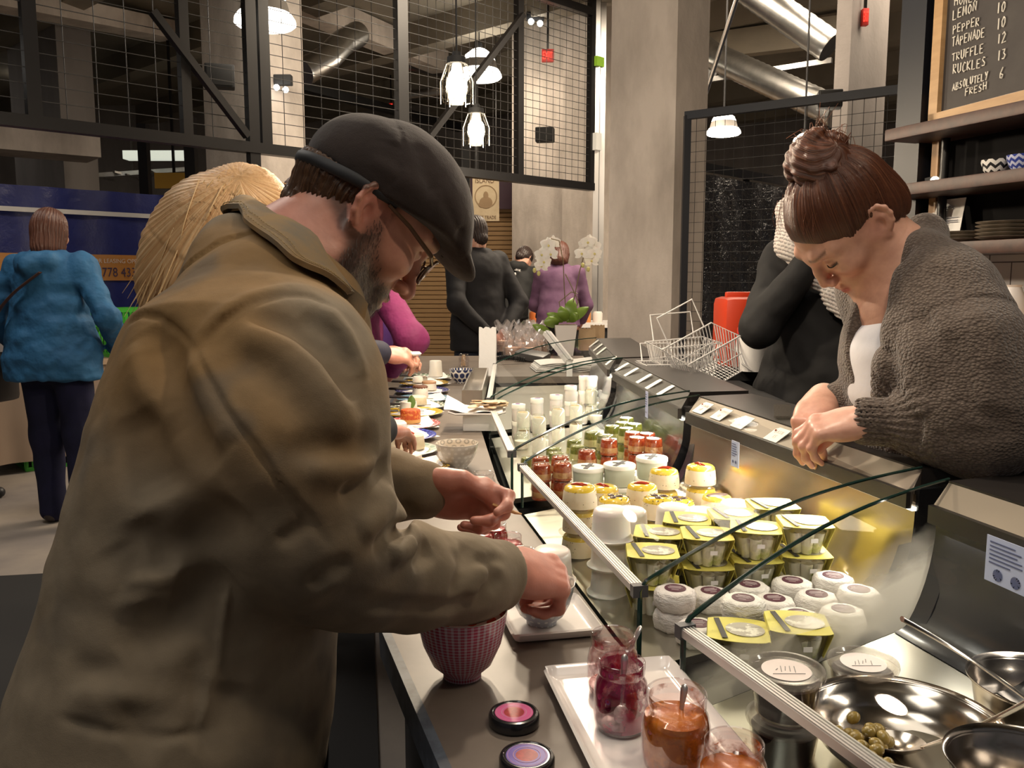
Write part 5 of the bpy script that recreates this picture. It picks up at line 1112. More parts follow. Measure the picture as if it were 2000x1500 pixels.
teaspoon('steel spoon standing in the orange chutney jar', j3 + V3(0, 0, .02), 0, px(1338, 1336, .86))
teaspoon('steel spoon leaning in the low orange relish jar', j4 + V3(0, 0, .015), 0, px(1440, 1466, .82))
def jar_lid(label, u, v, ring):
    p = pz(u, v, ZC + .012); t = thing('jam_jar_cover', label, 'lid', (p[0], p[1], ZC + .0005)); b = B(); b.lathe([(.027, 0), (.0285, .0015), (.0285, .011), (.027, .0135), (.0245, .0142), (.0235, .0132), (0, .0132)], 40); b.out('rim', m_blkgloss, t)
    b = B(); b.lathe([(0, .0135), (.0115, .0135), (.0215, .0135)], 36, mi=[0, 1]); l = b.out('label', [mat('lid_red', (.30, .015, .02), .35, noise=(120, (.45, .04, .04), .4, .6)), mat(ring[0], ring[1], .35)], t)
    b = B(); b.lathe([(.0135, .0138), (.0142, .0138)], 36); b.lathe([(.0195, .0138), (.0200, .0138)], 36); b.out('ring_print', mat('lid_print', (.55, .30, .40), .5), l)
jar_lid('black jar lid with red and pink round label', 1004, 1394, ('lid_pink', (.62, .10, .28))); jar_lid('black jar lid with red and violet round label', 1029, 1478, ('lid_violet', (.16, .10, .42)))
# square plate below the grey bowl
sp = pz(1068, 1216, ZC); rect_plate('square_plate', 'square white plate under the grey patterned bowl', V3(sp[0], sp[1], ZC + .0005), unit(V3(.97, .2, 0)), unit(V3(-.2, .97, 0)), .125, .135)
for o in bpy.data.objects:
    if o.get('label', '').startswith('grey bowl with white'): o.location.z += .0052
# red jam jars behind the man's hands
for (u, v, R, H, f, lab, m_) in ((966, 1082, .025, .060, .8, 'small jar brimming with red jam below the man\'s raised hand', m_redjam), (992, 1106, .028, .056, .75, 'middle open jar of red jam between the man\'s hands', m_redjam), (1018, 1134, .028, .052, .7, 'open jar of orange red jam beside the man\'s lowered fist', m_orange), (942, 1092, .021, .062, .72, 'narrow jar of deep red jelly by the white napkin', m_redjam)):
    jam_jar(lab, pz(u, v, ZC) + V3(0, 0, .0005), R, H, f, m_, None, 'red jam jars by the man\'s hands')
p = pz(945, 975, ZC); jam_jar('empty clear jar behind the man\'s raised hand', p + V3(0, 0, .0005), .028, .062, 0, m_jar)
p = pz(872, 1080, ZC); b = B(); b.grid(lambda q, r: V3((q - .5) * .13, (r - .5) * .16, .002 + .012 * math.sin(q * 3) * r + .002 * math.sin(9 * q + 4 * r)), 12, 12, thick=.001); tag(b.out('napkin', m_paper, None, (p[0], p[1], ZC + .001)), 'white paper napkin under the man\'s raised hand', 'napkin')
p = pz(1078, 1138, ZC); t = dup(PR['tub'], (p[0], p[1] + .01, ZC + .0005), 0, 'white cheese tub standing beside the man\'s lowered fist', 'cheese tubs on the counter')
# steel trough at the far case
b = B(); tr0 = V3(-.125, 3.45, ZC + .001)

# ------------------------------------------------------------------ register end of the counter
m_kraft = mat('kraft_paper', (.56, .40, .24), .75, bump=(12, .4, .006)); m_bag = mat('white_bag', (.80, .79, .78), .65, bump=(10, .3, .006))
def at(u, v, z=ZC): p = pz(u, v, z); return V3(p[0], p[1], z + .0005)
def bag(label, base, w, d_, h, m, name='paper_bag', rz=0., zig=True):
    t = thing(name, label, 'bag', base, rz)
    def fn(u_, v_):
        a = u_ * 4; k = int(a) % 4; f = a - int(a); c_ = [(-1, -1), (1, -1), (1, 1), (-1, 1), (-1, -1)]; x = lerp(c_[k][0], c_[k + 1][0], f); y = lerp(c_[k][1], c_[k + 1][1], f); pin = 1 - .55 * v_ if True else 1
        return V3(x * w / 2 * (1 + .02 * math.sin(v_ * 9 + k)), y * d_ / 2 * pin, v_ * h + (.006 * math.sin(u_ * 60) if (v_ > .98 and zig) else 0))
    b = B(); b.grid(fn, 48, 14, thick=.0008); b.out('bag', m, t, sharp=50); return t
w_ = at(953, 733); bag('tall white paper bag standing at the register end of the counter', w_, .088, .06, .245, m_bag, rz=R_(-4))
bag('brown kraft paper bag standing beside the orchid pot', at(1146, 684), .11, .07, .15, m_kraft, rz=R_(10)); bag('second kraft bag tucked behind the standing brown bag', at(1160, 680) + V3(.03, .06, 0), .10, .06, .16, m_kraft, rz=R_(4))
p = at(906, 716); jam_jar('small glass jar of wooden picks behind the petal bowl', p, .031, .072, 0, m_jar)
b = B(); rp_ = random.Random(3)
tp0 = None
for k in range(14):
    a = rp_.uniform(0, 6.28); r = rp_.uniform(.004, .018); pos = p + V3(r * math.cos(a), r * math.sin(a), .004)
    if tp0 is None: bb = B(); bb.bar(V3(0, 0, 0), V3(0, 0, .062), .002); tp0 = bb.out('wooden_pick', mat('pick_wood', (.55, .36, .17), .6)); o = tp0
    else: o = tp0.copy(); COL.objects.link(o)
    o.location = tuple(pos); o.rotation_euler = (rp_.uniform(-.12, .12), rp_.uniform(-.12, .12), 0); tag(o, 'wooden pick standing in the small glass jar', 'pick', 'wooden picks in the jar')
# cellophane bags of crackers
m_cello = glass('cellophane', (.93, .91, .92), .22, .75, .12, .25, (.85, .80, .80)); m_cook = mat('cookie_brown', (.48, .26, .11), .7, noise=(30, (.34, .16, .06), .4, .65), bump=(40, .5, .004)); m_crk2 = mat('cookie_pink', (.62, .40, .27), .7, noise=(30, (.50, .28, .16), .4, .65))
def cello(label, base, w, h, m_in, seed):
    t = thing('cellophane_bag', label, 'bag', base, 0, 'cellophane bags by the register'); rr = random.Random(seed); b = B()
    for k in range(7): b.lathe([(0, 0), (w * .42, 0), (w * .45, .004), (w * .42, .009), (0, .010)], 16, None, (rr.uniform(-.004, .004), rr.uniform(-.004, .004), .003 + k * .0105))
    b.out('crackers', m_in, t); b = B()
    def fn(u_, v_):
        a = u_ * 2 * math.pi; R = w * .52 * (1 if v_ < .45 else 1 - 1.25 * (v_ - .45) if v_ < .72 else .66 + 1.6 * (v_ - .72)); R *= 1 + (.08 + .30 * max(0, v_ - .6)) * math.sin(a * 7 + seed + v_ * 5); return V3(R * math.cos(a), R * math.sin(a), h * v_ * (1 + .10 * math.sin(a * 5 + seed) * (v_ > .7)))
    b.grid(fn, 42, 14); b.out('bag', m_cello, t, sharp=20); return t
for i, (u, v, w, h, m_) in enumerate(((985, 690, .11, .20, m_crk2), (1003, 706, .12, .19, m_crk2), (1024, 696, .11, .21, m_crk2), (1040, 707, .11, .17, m_crk2), (1048, 690, .11, .20, m_cook), (1060, 700, .085, .14, m_cook))):
    cello('cellophane bag of crackers by the register, %s from the white paper bag' % ordn[i], at(u, v) + V3(0, .15, 0), w, h, m_, i + 1)
# orchid
pp = at(1104, 694); t = thing('potted_orchid', 'white orchid with two blooming stems in a tapered white pot', 'plant', pp); D_ = np.linalg.norm(pp - CAM) * .985
b = B(); h = .20; Rr, Rb = .072, .048
b.add([(-Rb, -Rb, 0), (Rb, -Rb, 0), (Rb, Rb, 0), (-Rb, Rb, 0), (-Rr, -Rr, h), (Rr, -Rr, h), (Rr, Rr, h), (-Rr, Rr, h)], [(3, 2, 1, 0), (0, 1, 5, 4), (1, 2, 6, 5), (2, 3, 7, 6), (3, 0, 4, 7)]); b.add([(-Rr * .92, -Rr * .92, h), (Rr * .92, -Rr * .92, h), (Rr * .92, Rr * .92, h), (-Rr * .92, Rr * .92, h)], [(0, 1, 2, 3)], 1); b.out('pot', [m_white, mat('bark_soil', (.10, .06, .035), .9)], t)
def P_(u, v, dd=0): return px(u, v, np.dot(pp - CAM, _fw) + dd) - pp
m_oleaf = mat('orchid_leaf', (.13, .22, .025), .35, noise=(7, (.22, .34, .06), .4, .7)); m_stem = mat('orchid_stem', (.17, .13, .07), .6); m_petal = mat('orchid_petal', (.88, .86, .82), .6, sss=.1)
for (u0, v0, u1, v1, w, dd) in ((1108, 626, 1120, 582, .042, .02), (1106, 628, 1150, 600, .035, .05), (1104, 628, 1096, 598, .038, -.03), (1100, 628, 1068, 612, .030, -.02), (1112, 628, 1128, 612, .03, -.05), (1082, 640, 1072, 618, .05, -.04), (1078, 655, 1040, 634, .03, -.05)):
    A, Z_ = P_(u0, v0), P_(u1, v1, dd); b = B(); sd = unit(np.cross(Z_ - A, _fw) + V3(0, 0, .02)); b.grid(lambda q, r: A + (Z_ - A) * q + sd * (r - .5) * 2 * w * math.sin(math.pi * (q * .93 + .05)) ** .8 + _fw * (-.03 * math.sin(q * 3) + .02 * (r - .5) ** 2), 10, 6, thick=.001); b.out('leaf', m_oleaf, t)
stems = [[P_(1106, 628), P_(1102, 560), P_(1100, 510), P_(1092, 470), P_(1076, 466)], [P_(1112, 628), P_(1122, 580), P_(1132, 530), P_(1143, 490), P_(1148, 470)], [P_(1100, 628), P_(1092, 590), P_(1116, 570), P_(1128, 574)], [P_(1112, 625), P_(1130, 590), P_(1112, 550), P_(1104, 535)]]
for s_ in stems: b = B(); b.tube(s_, .0035, 6); b.out('stem', m_stem, t)
def flower(u, v, s, seed):
    rr = random.Random(seed); c = P_(u, v, rr.uniform(-.03, .03)); fd = unit(V3(rr.uniform(-.3, .3), -1, rr.uniform(-.25, .1))); sx = unit(np.cross(fd, (0, 0, 1))); sy = np.cross(sx, fd); b = B()
    for k, (a, l, w) in enumerate(((90, 1, .55), (210, 1, .5), (330, 1, .5), (20, 1.05, .85), (160, 1.05, .85))):
        dr = sx * math.cos(R_(a)) + sy * math.sin(R_(a)); sd = np.cross(fd, dr); b.grid(lambda q, r: c + dr * s * l * q + sd * s * w * (r - .5) * 2 * .62 * math.sin(math.pi * (q * .86 + .1)) + fd * (.004 * k * .3 + s * .12 * math.sin(q * 2.5)), 7, 5)
    b.ball(c + fd * .006, s * .16, 8, 6, 1); b.out('flower', [m_petal, mat('orchid_heart', (.70, .62, .25), .5)], t)
for i, (u, v) in enumerate(((1080, 474), (1071, 480), (1066, 492), (1058, 498), (1076, 497), (1062, 512), (1057, 520), (1070, 478), (1142, 478), (1152, 472), (1160, 482), (1136, 496), (1156, 492), (1161, 496), (1148, 474), (1156, 510))): flower(u, v, .050, i)
for i, (u, v) in enumerate(((1044, 528), (1052, 534), (1138, 518), (1149, 526))): b = B(); b.ball(P_(u, v), (.012, .012, .017), 10, 8); b.out('bud', mat('orchid_bud', (.62, .58, .22), .5), t)
# scanner, cable, paper stack, counter-side tray
ps = at(1040, 706); t = thing('card_reader', 'dark card reader with coiled cable on the register counter', 'card reader', ps); b = B(); b.box((0, .0, .035), (.10, .20, .045), rx_(R_(14)) @ rz_(R_(60)), bev=.01); b.out('body', mat('grey_plastic', (.09, .085, .085), .4), t)
b = B(); hp = [V3(-.05 - .21 * q, -.12 - .10 * q + .01 * math.cos(q * 120), .02 + .012 * math.sin(q * 120) + .02 * math.sin(q * 3.1)) for q in np.linspace(0, 1, 150)]; b.tube(hp, .0045, 6); b.out('cable', m_blackm, t)
ps = at(1100, 722); t = thing('paper_stack', 'stack of white wrapping paper beside the farthest price strip', 'paper', ps, R_(6)); b = B()
for k in range(7): b.grid(lambda q, r: V3((q - .5) * .34 + .004 * k, (r - .5) * .26, .006 + k * .006 + .012 * q * (k / 6) + .004 * math.sin(q * 8 + k)), 10, 6, thick=.004)
b.out('sheets', m_paper, t)
pa = at(1092, 712) + V3(.0, .05, .06); t = thing('tablet_arm', 'slanted white tablet arm leaning before the orchid pot', 'stand', pa); b = B(); A = px(1112, 706, 4.35) - pa; Z_ = px(1068, 650, 4.5) - pa; b.bar(A, Z_, .045, .022); b.out('arm', m_white, t); b = B(); b.bar(A + V3(0, -.016, .012), Z_ + V3(0, -.016, .012), .018, .006); b.out('groove', mat('pale_grey_plastic', (.42, .42, .42), .5), t)
b = B(); b.bar(A, V3(A[0], A[1], -.06), .03, .03); b.out('foot', m_white, t)
# open steel trough in the corner of the farthest case
q0 = V3(-.150, 3.35, ZC); t = thing('steel_trough', 'open steel trough set between the counter and the farthest case', 'trough', q0); b = B()
for (cx, cy, sx_, sy_) in ((-.045, .40, .006, .85), (.03, .40, .006, .85), (-.008, -.025, .08, .006), (-.008, .825, .08, .006)): b.box((cx, cy, .03), (sx_, sy_, .06))
b.box((-.008, .4, .003), (.075, .85, .005)); b.out('trough', m_steel, t)
# ------------------------------------------------------------------ people: shared anatomy
def hframe(f, u):
    f = unit(f); u = np.asarray(u, float); u = unit(u - f * np.dot(f, u)); return np.stack([np.cross(f, u), f, u], 1)      # columns right, forward, up
def ear(sd, W, k, sg, fine=True):
    eu = unit(V3(0, -.20, 1)); eb = unit(V3(sg * .50, -.88, -.16)); en = np.cross(eu, eb) * sg; en = unit(en); c = V3(sg * .0745, -.014, -.010)
    p = lambda a, b_, o=0: W(c + eu * a + eb * b_ + V3(sg, 0, 0) * o)
    ax = W.M @ unit(np.cross(eu, eb))
    sd.ell(p(.002, .006, .001), V3(.0055, .019, .029) * k, np.stack([ax, W.M @ eb, W.M @ eu], 1), .004 * k)
    if fine:
        sd.ell(p(-.004, .001, .009), V3(.008, .0095, .014) * k, np.stack([ax, W.M @ eb, W.M @ eu], 1), .004 * k, 's')
        sd.ell(p(.016, .009, .009), V3(.006, .0065, .011) * k, np.stack([ax, W.M @ eb, W.M @ eu], 1), .004 * k, 's')
    hx = [(-.002, -.010), (.012, -.014), (.024, -.009), (.031, .002), (.030, .014), (.020, .0225), (.005, .0245), (-.010, .020), (-.021, .010)]
    sd.chain([p(a, b_, .002 + .10 * b_) for a, b_ in hx], [.0034 * k] * 9, .004 * k)
    sd.ell(p(-.027, .001, .0), V3(.006, .0085, .010) * k, W.M, .005 * k); sd.ell(p(-.008, -.013, .002), V3(.004, .004, .006) * k, W.M, .004 * k)
    if fine: sd.chain([p(.020, .004, .001), (p(.008, .012, .003)), p(-.006, .013, .003), p(-.017, .006, .002)], [.0026 * k] * 4, .004 * k)
def head(sd, M, o, k=1., fem=False, fine=True, lids=True, skull=.086):
    class _W:
        pass
    Wc = _W(); Wc.M = np.asarray(M)
    def W(p): return np.asarray(o) + Wc.M @ (np.asarray(p, float) * k)
    W_ = W
    class WW:
        M = Wc.M
        def __call__(s, p): return W_(p)
    W = WW(); K = k
    sd.ell(W((0, -.014, .034)), V3(.0745, .094, skull) * K, M, .01)
    sd.ell(W((0, .030, -.020)), V3(.061, .058, .085) * K, M, .035 * K)
    jw = .050 if fem else .056
    for s in (-1, 1):
        sd.cone(W((s * jw, .004, -.070)), W((s * .018, .074, -.106)), .017 * K, .017 * K, .03 * K)
        sd.cone(W((s * .058, -.002, -.03)), W((s * jw, .006, -.072)), .016 * K, .016 * K, .03 * K)
        sd.ell(W((s * .043, .058, -.026)), V3(.021, .024, .020) * K, M, .025 * K)
    sd.ell(W((0, .070, -.103)), V3(.024, .020, .018) * K, M, .02 * K); sd.ell(W((0, .076, -.070)), V3(.030, .020, .026) * K, M, .02 * K)
    br = .0075 if fem else .0105
    sd.chain([W((-.050, .062, .022)), W((-.028, .083, .026)), W((0, .085, .018)), W((.028, .083, .026)), W((.050, .062, .022))], [br * K] * 5, .018 * K)
    for s in (-1, 1):
        sd.ell(W((s * .031, .098, .002)), V3(.017, .020, .0115) * K, M, .014 * K, 's')
        sd.ell(W((s * .031, .0735, .001)), V3(.0135, .0125, .0125) * K, M, .003 * K)
    nt_ = W((0, .108, -.034)) if fem else W((0, .1135, -.038)); sd.chain([W((0, .086, .014)), W((0, .098, -.012)), nt_], [.0070 * K, .0078 * K, (.0095 if fem else .0115) * K], .012 * K)
    for s in (-1, 1): sd.ell(W((s * .0125, .099, -.041)), V3(.0085, .0115, .0085) * K, M, .007 * K); sd.ell(W((s * .0065, .107, -.0525)), V3(.0038, .0055, .004) * K, M, .003 * K, 's')
    lp_ = .0058 if fem else .0046
    sd.chain([W((-.024, .082, -.0715)), W((-.009, .095, -.0665)), W((0, .0955, -.068)), W((.009, .095, -.0665)), W((.024, .082, -.0715))], [.003 * K, lp_ * K, lp_ * K, lp_ * K, .003 * K], .005 * K)
    sd.chain([W((-.021, .083, -.0745)), W((0, .0935, -.0785)), W((.021, .083, -.0745))], [.0035 * K, .0066 * K, .0035 * K], .005 * K)
    sd.fold([W((-.025, .086, -.0725)), W((0, .0995, -.0727)), W((.025, .086, -.0725))], -.0028 * K, .0024 * K)
    if lids:
        for s in (-1, 1): sd.fold([W((s * .019, .084, .001)), W((s * .031, .088, -.0055)), W((s * .044, .080, -.001))], -.0022 * K, .0018 * K); sd.fold([W((s * .018, .085, .009)), W((s * .031, .086, .0095)), W((s * .046, .078, .006))], -.0016 * K, .002 * K)
    for s in (-1, 1): ear(sd, W, K, s, fine)
    return W
def hand(sd, wr, d, n, tside, k=1., curl=((35, 45, 25),) * 4, thumb=None, spread=(6, 2, -3, -8), kk=.006, fr=1.):
    """wrist, direction to the knuckles, palm normal, side the thumb is on; thumb: points in (d, t, n) metres"""
    wr = np.asarray(wr, float); d = unit(d); n = unit(np.asarray(n, float) - d * np.dot(n, d)); t = np.cross(d, n) * tside; k_ = k
    Q = lambda a, b_, c=0.: wr + (d * a + t * b_ + n * c) * k_
    sd.cone(Q(-.03, 0), Q(.012, 0), .026 * k_, .026 * k_, .02, (n, .74)); sd.cone(Q(.012, 0), Q(.040, .0), .029 * k_, .034 * k_, .02, (n, .50))
    for j, b_ in enumerate((.027, .009, -.009, -.026)): sd.cone(Q(.030, b_ * .8), Q(.088 - .004 * abs(j - 1), b_), .013 * k_, .0102 * k_, .012)
    sd.ell(Q(.035, .024, .010), V3(.022, .016, .016) * k_, np.stack([d, t, n], 1), .014); sd.ell(Q(.035, -.024, .006), V3(.028, .012, .014) * k_, np.stack([d, t, n], 1), .014)
    L = [(.043, .025, .021), (.047, .029, .023), (.044, .027, .022), (.034, .021, .019)]; TP = []
    for j, b_ in enumerate((.027, .009, -.009, -.026)):
        p = Q(.088 - .004 * abs(j - 1), b_); a = 0.; r = (.0098, .0100, .0095, .0084)[j] * k_ * fr; sp = R_(spread[j]); dj = d * math.cos(sp) + t * math.sin(sp)
        for i in range(3):
            a += R_(curl[j][i]); q = p + (dj * math.cos(a) + n * math.sin(a)) * L[j][i] * k_; r2 = r * (.90, .90, .78)[i]; sd.cone(p, q, r, r2, kk if i else .010); p, r = q, r2
        TP.append(p)
    th = thumb or [(.022, .026, .006), (.050, .046, .012), (.078, .050, .020), (.098, .044, .026)]
    sd.chain([Q(*x) for x in th], [.0155 * k_, .0125 * k_, .0105 * k_, .0085 * k_], .009); return TP, Q
m_skin_cache = {}
def skin_mat(name, rough=.42):
    if name in MATS: return MATS[name]
    m, nt, b = _nt(name); L = nt.links.new; a = N(nt, 'ShaderNodeAttribute', attribute_name='tone'); n = N(nt, 'ShaderNodeTexNoise', Scale=55., Detail=4.); L(coord(nt), n.inputs['Vector'])
    mx = N(nt, 'ShaderNodeMix', data_type='RGBA', blend_type='MULTIPLY'); mx.inputs[0].default_value = 1.; f = ramp(nt, n.outputs[0], [(.3, (.88, .82, .80)), (.7, (1.06, 1.04, 1.03))]); L(a.outputs['Color'], mx.inputs[6]); L(f, mx.inputs[7]); L(mx.outputs[2], b.inputs['Base Color'])
    b.inputs['Roughness'].default_value = rough; b.inputs['Subsurface Weight'].default_value = .12; b.inputs['Subsurface Radius'].default_value = (1, .4, .25); b.inputs['Subsurface Scale'].default_value = .005
    n2 = N(nt, 'ShaderNodeTexNoise', Scale=260., Detail=3.); L(coord(nt), n2.inputs['Vector']); bp = N(nt, 'ShaderNodeBump', Strength=.18, Distance=.001); L(n2.outputs[0], bp.inputs['Height']); L(bp.outputs[0], b.inputs['Normal']); MATS[name] = m; return m
def hair_mat(name, c1, c2, c3, freq=90., rough=.38):
    """strand colour follows the 'strand' coordinate stored on the hair"""
    if name in MATS: return MATS[name]
    m, nt, b = _nt(name); L = nt.links.new; a = N(nt, 'ShaderNodeAttribute', attribute_name='strand'); a2 = N(nt, 'ShaderNodeAttribute', attribute_name='along'); cb = N(nt, 'ShaderNodeCombineXYZ'); L(a.outputs['Fac'], cb.inputs[0]); L(a2.outputs['Fac'], cb.inputs[1])
    mp = N(nt, 'ShaderNodeMapping'); mp.inputs['Scale'].default_value = (freq, 2.5, 1); L(cb.outputs[0], mp.inputs[0]); n = N(nt, 'ShaderNodeTexNoise', Scale=1., Detail=4., Roughness=.7); L(mp.outputs[0], n.inputs['Vector'])
    L(ramp(nt, n.outputs[0], [(.30, c1), (.52, c2), (.74, c3)]), b.inputs['Base Color']); b.inputs['Roughness'].default_value = rough; b.inputs['Specular IOR Level'].default_value = .4
    bp = N(nt, 'ShaderNodeBump', Strength=.7, Distance=.004); L(n.outputs[0], bp.inputs['Height']); L(bp.outputs[0], b.inputs['Normal']); MATS[name] = m; return m
def cloth_mat(name, col, col2=None, rough=.75, weave=700., wst=.25, vcol=False, big=(14, .35, .008), sheen=.0):
    if name in MATS: return MATS[name]
    m, nt, b = _nt(name); L = nt.links.new; b.inputs['Roughness'].default_value = rough; b.inputs['Specular IOR Level'].default_value = .3
    if sheen: b.inputs['Sheen Weight'].default_value = sheen
    n = N(nt, 'ShaderNodeTexNoise', Scale=6., Detail=6., Roughness=.65); L(coord(nt), n.inputs['Vector'])
    if vcol:
        a = N(nt, 'ShaderNodeAttribute', attribute_name='tone'); mx = N(nt, 'ShaderNodeMix', data_type='RGBA', blend_type='MULTIPLY'); mx.inputs[0].default_value = 1.; L(a.outputs['Color'], mx.inputs[6]); L(ramp(nt, n.outputs[0], [(.3, (.82,) * 3), (.7, (1.1,) * 3)]), mx.inputs[7]); L(mx.outputs[2], b.inputs['Base Color'])
    else: L(ramp(nt, n.outputs[0], [(.35, col), (.7, col2 or tuple(x * .72 for x in col))]), b.inputs['Base Color'])
    w = N(nt, 'ShaderNodeTexNoise', Scale=weave, Detail=2.); L(coord(nt), w.inputs['Vector']); b1 = N(nt, 'ShaderNodeBump', Strength=wst, Distance=.0006); L(w.outputs[0], b1.inputs['Height'])
    g = N(nt, 'ShaderNodeTexNoise', Scale=big[0], Detail=3.); L(coord(nt), g.inputs['Vector']); b2 = N(nt, 'ShaderNodeBump', Strength=big[1], Distance=big[2]); L(g.outputs[0], b2.inputs['Height']); L(b1.outputs[0], b2.inputs['Normal']); L(b2.outputs[0], b.inputs['Normal']); MATS[name] = m; return m
SK = V3(.50, .27, .19); SKR = V3(.46, .13, .10)
def tint(base, pairs):
    """colour function: base tone moved towards others near given places: (place, radius, tone, amount)"""
    def fn(P):
        c = np.tile(np.asarray(base, float), (len(P), 1))
        for q, r, col, am in pairs: w = am * np.exp(-((P - np.asarray(q)) ** 2).sum(1) / (r * r)); c = c + (np.asarray(col) - c) * w[:, None]
        return c
    return fn
def ontrace(f, u, v, d0=.5, d1=3.5):
    """first point of a volume along the sight line of a pixel"""
    r = unit(ray(u, v)); t = d0
    for _ in range(160):
        d = f((CAM + r * t)[None], marg=.25)[0]
        if d < .0008: return CAM + r * t
        t += max(.0008, min(d * .7, .12))
        if t > d1: return None
    return CAM + r * t
def creases(f, folds, d0=.5):
    new = []
    for pts, amp, w in folds:
        P = [ontrace(f, u, v, d0) for u, v in pts]; P = [p for p in P if p is not None]
        if len(P) > 1:
            dn = []
            for i in range(len(P) - 1):
                for q in np.linspace(0, 1, 4)[:-1]: dn.append(P[i] + (P[i + 1] - P[i]) * q)
            dn.append(P[-1]); new.append((dn, amp, w))
    for p, amp, w in new: f.fold(p, amp, w)

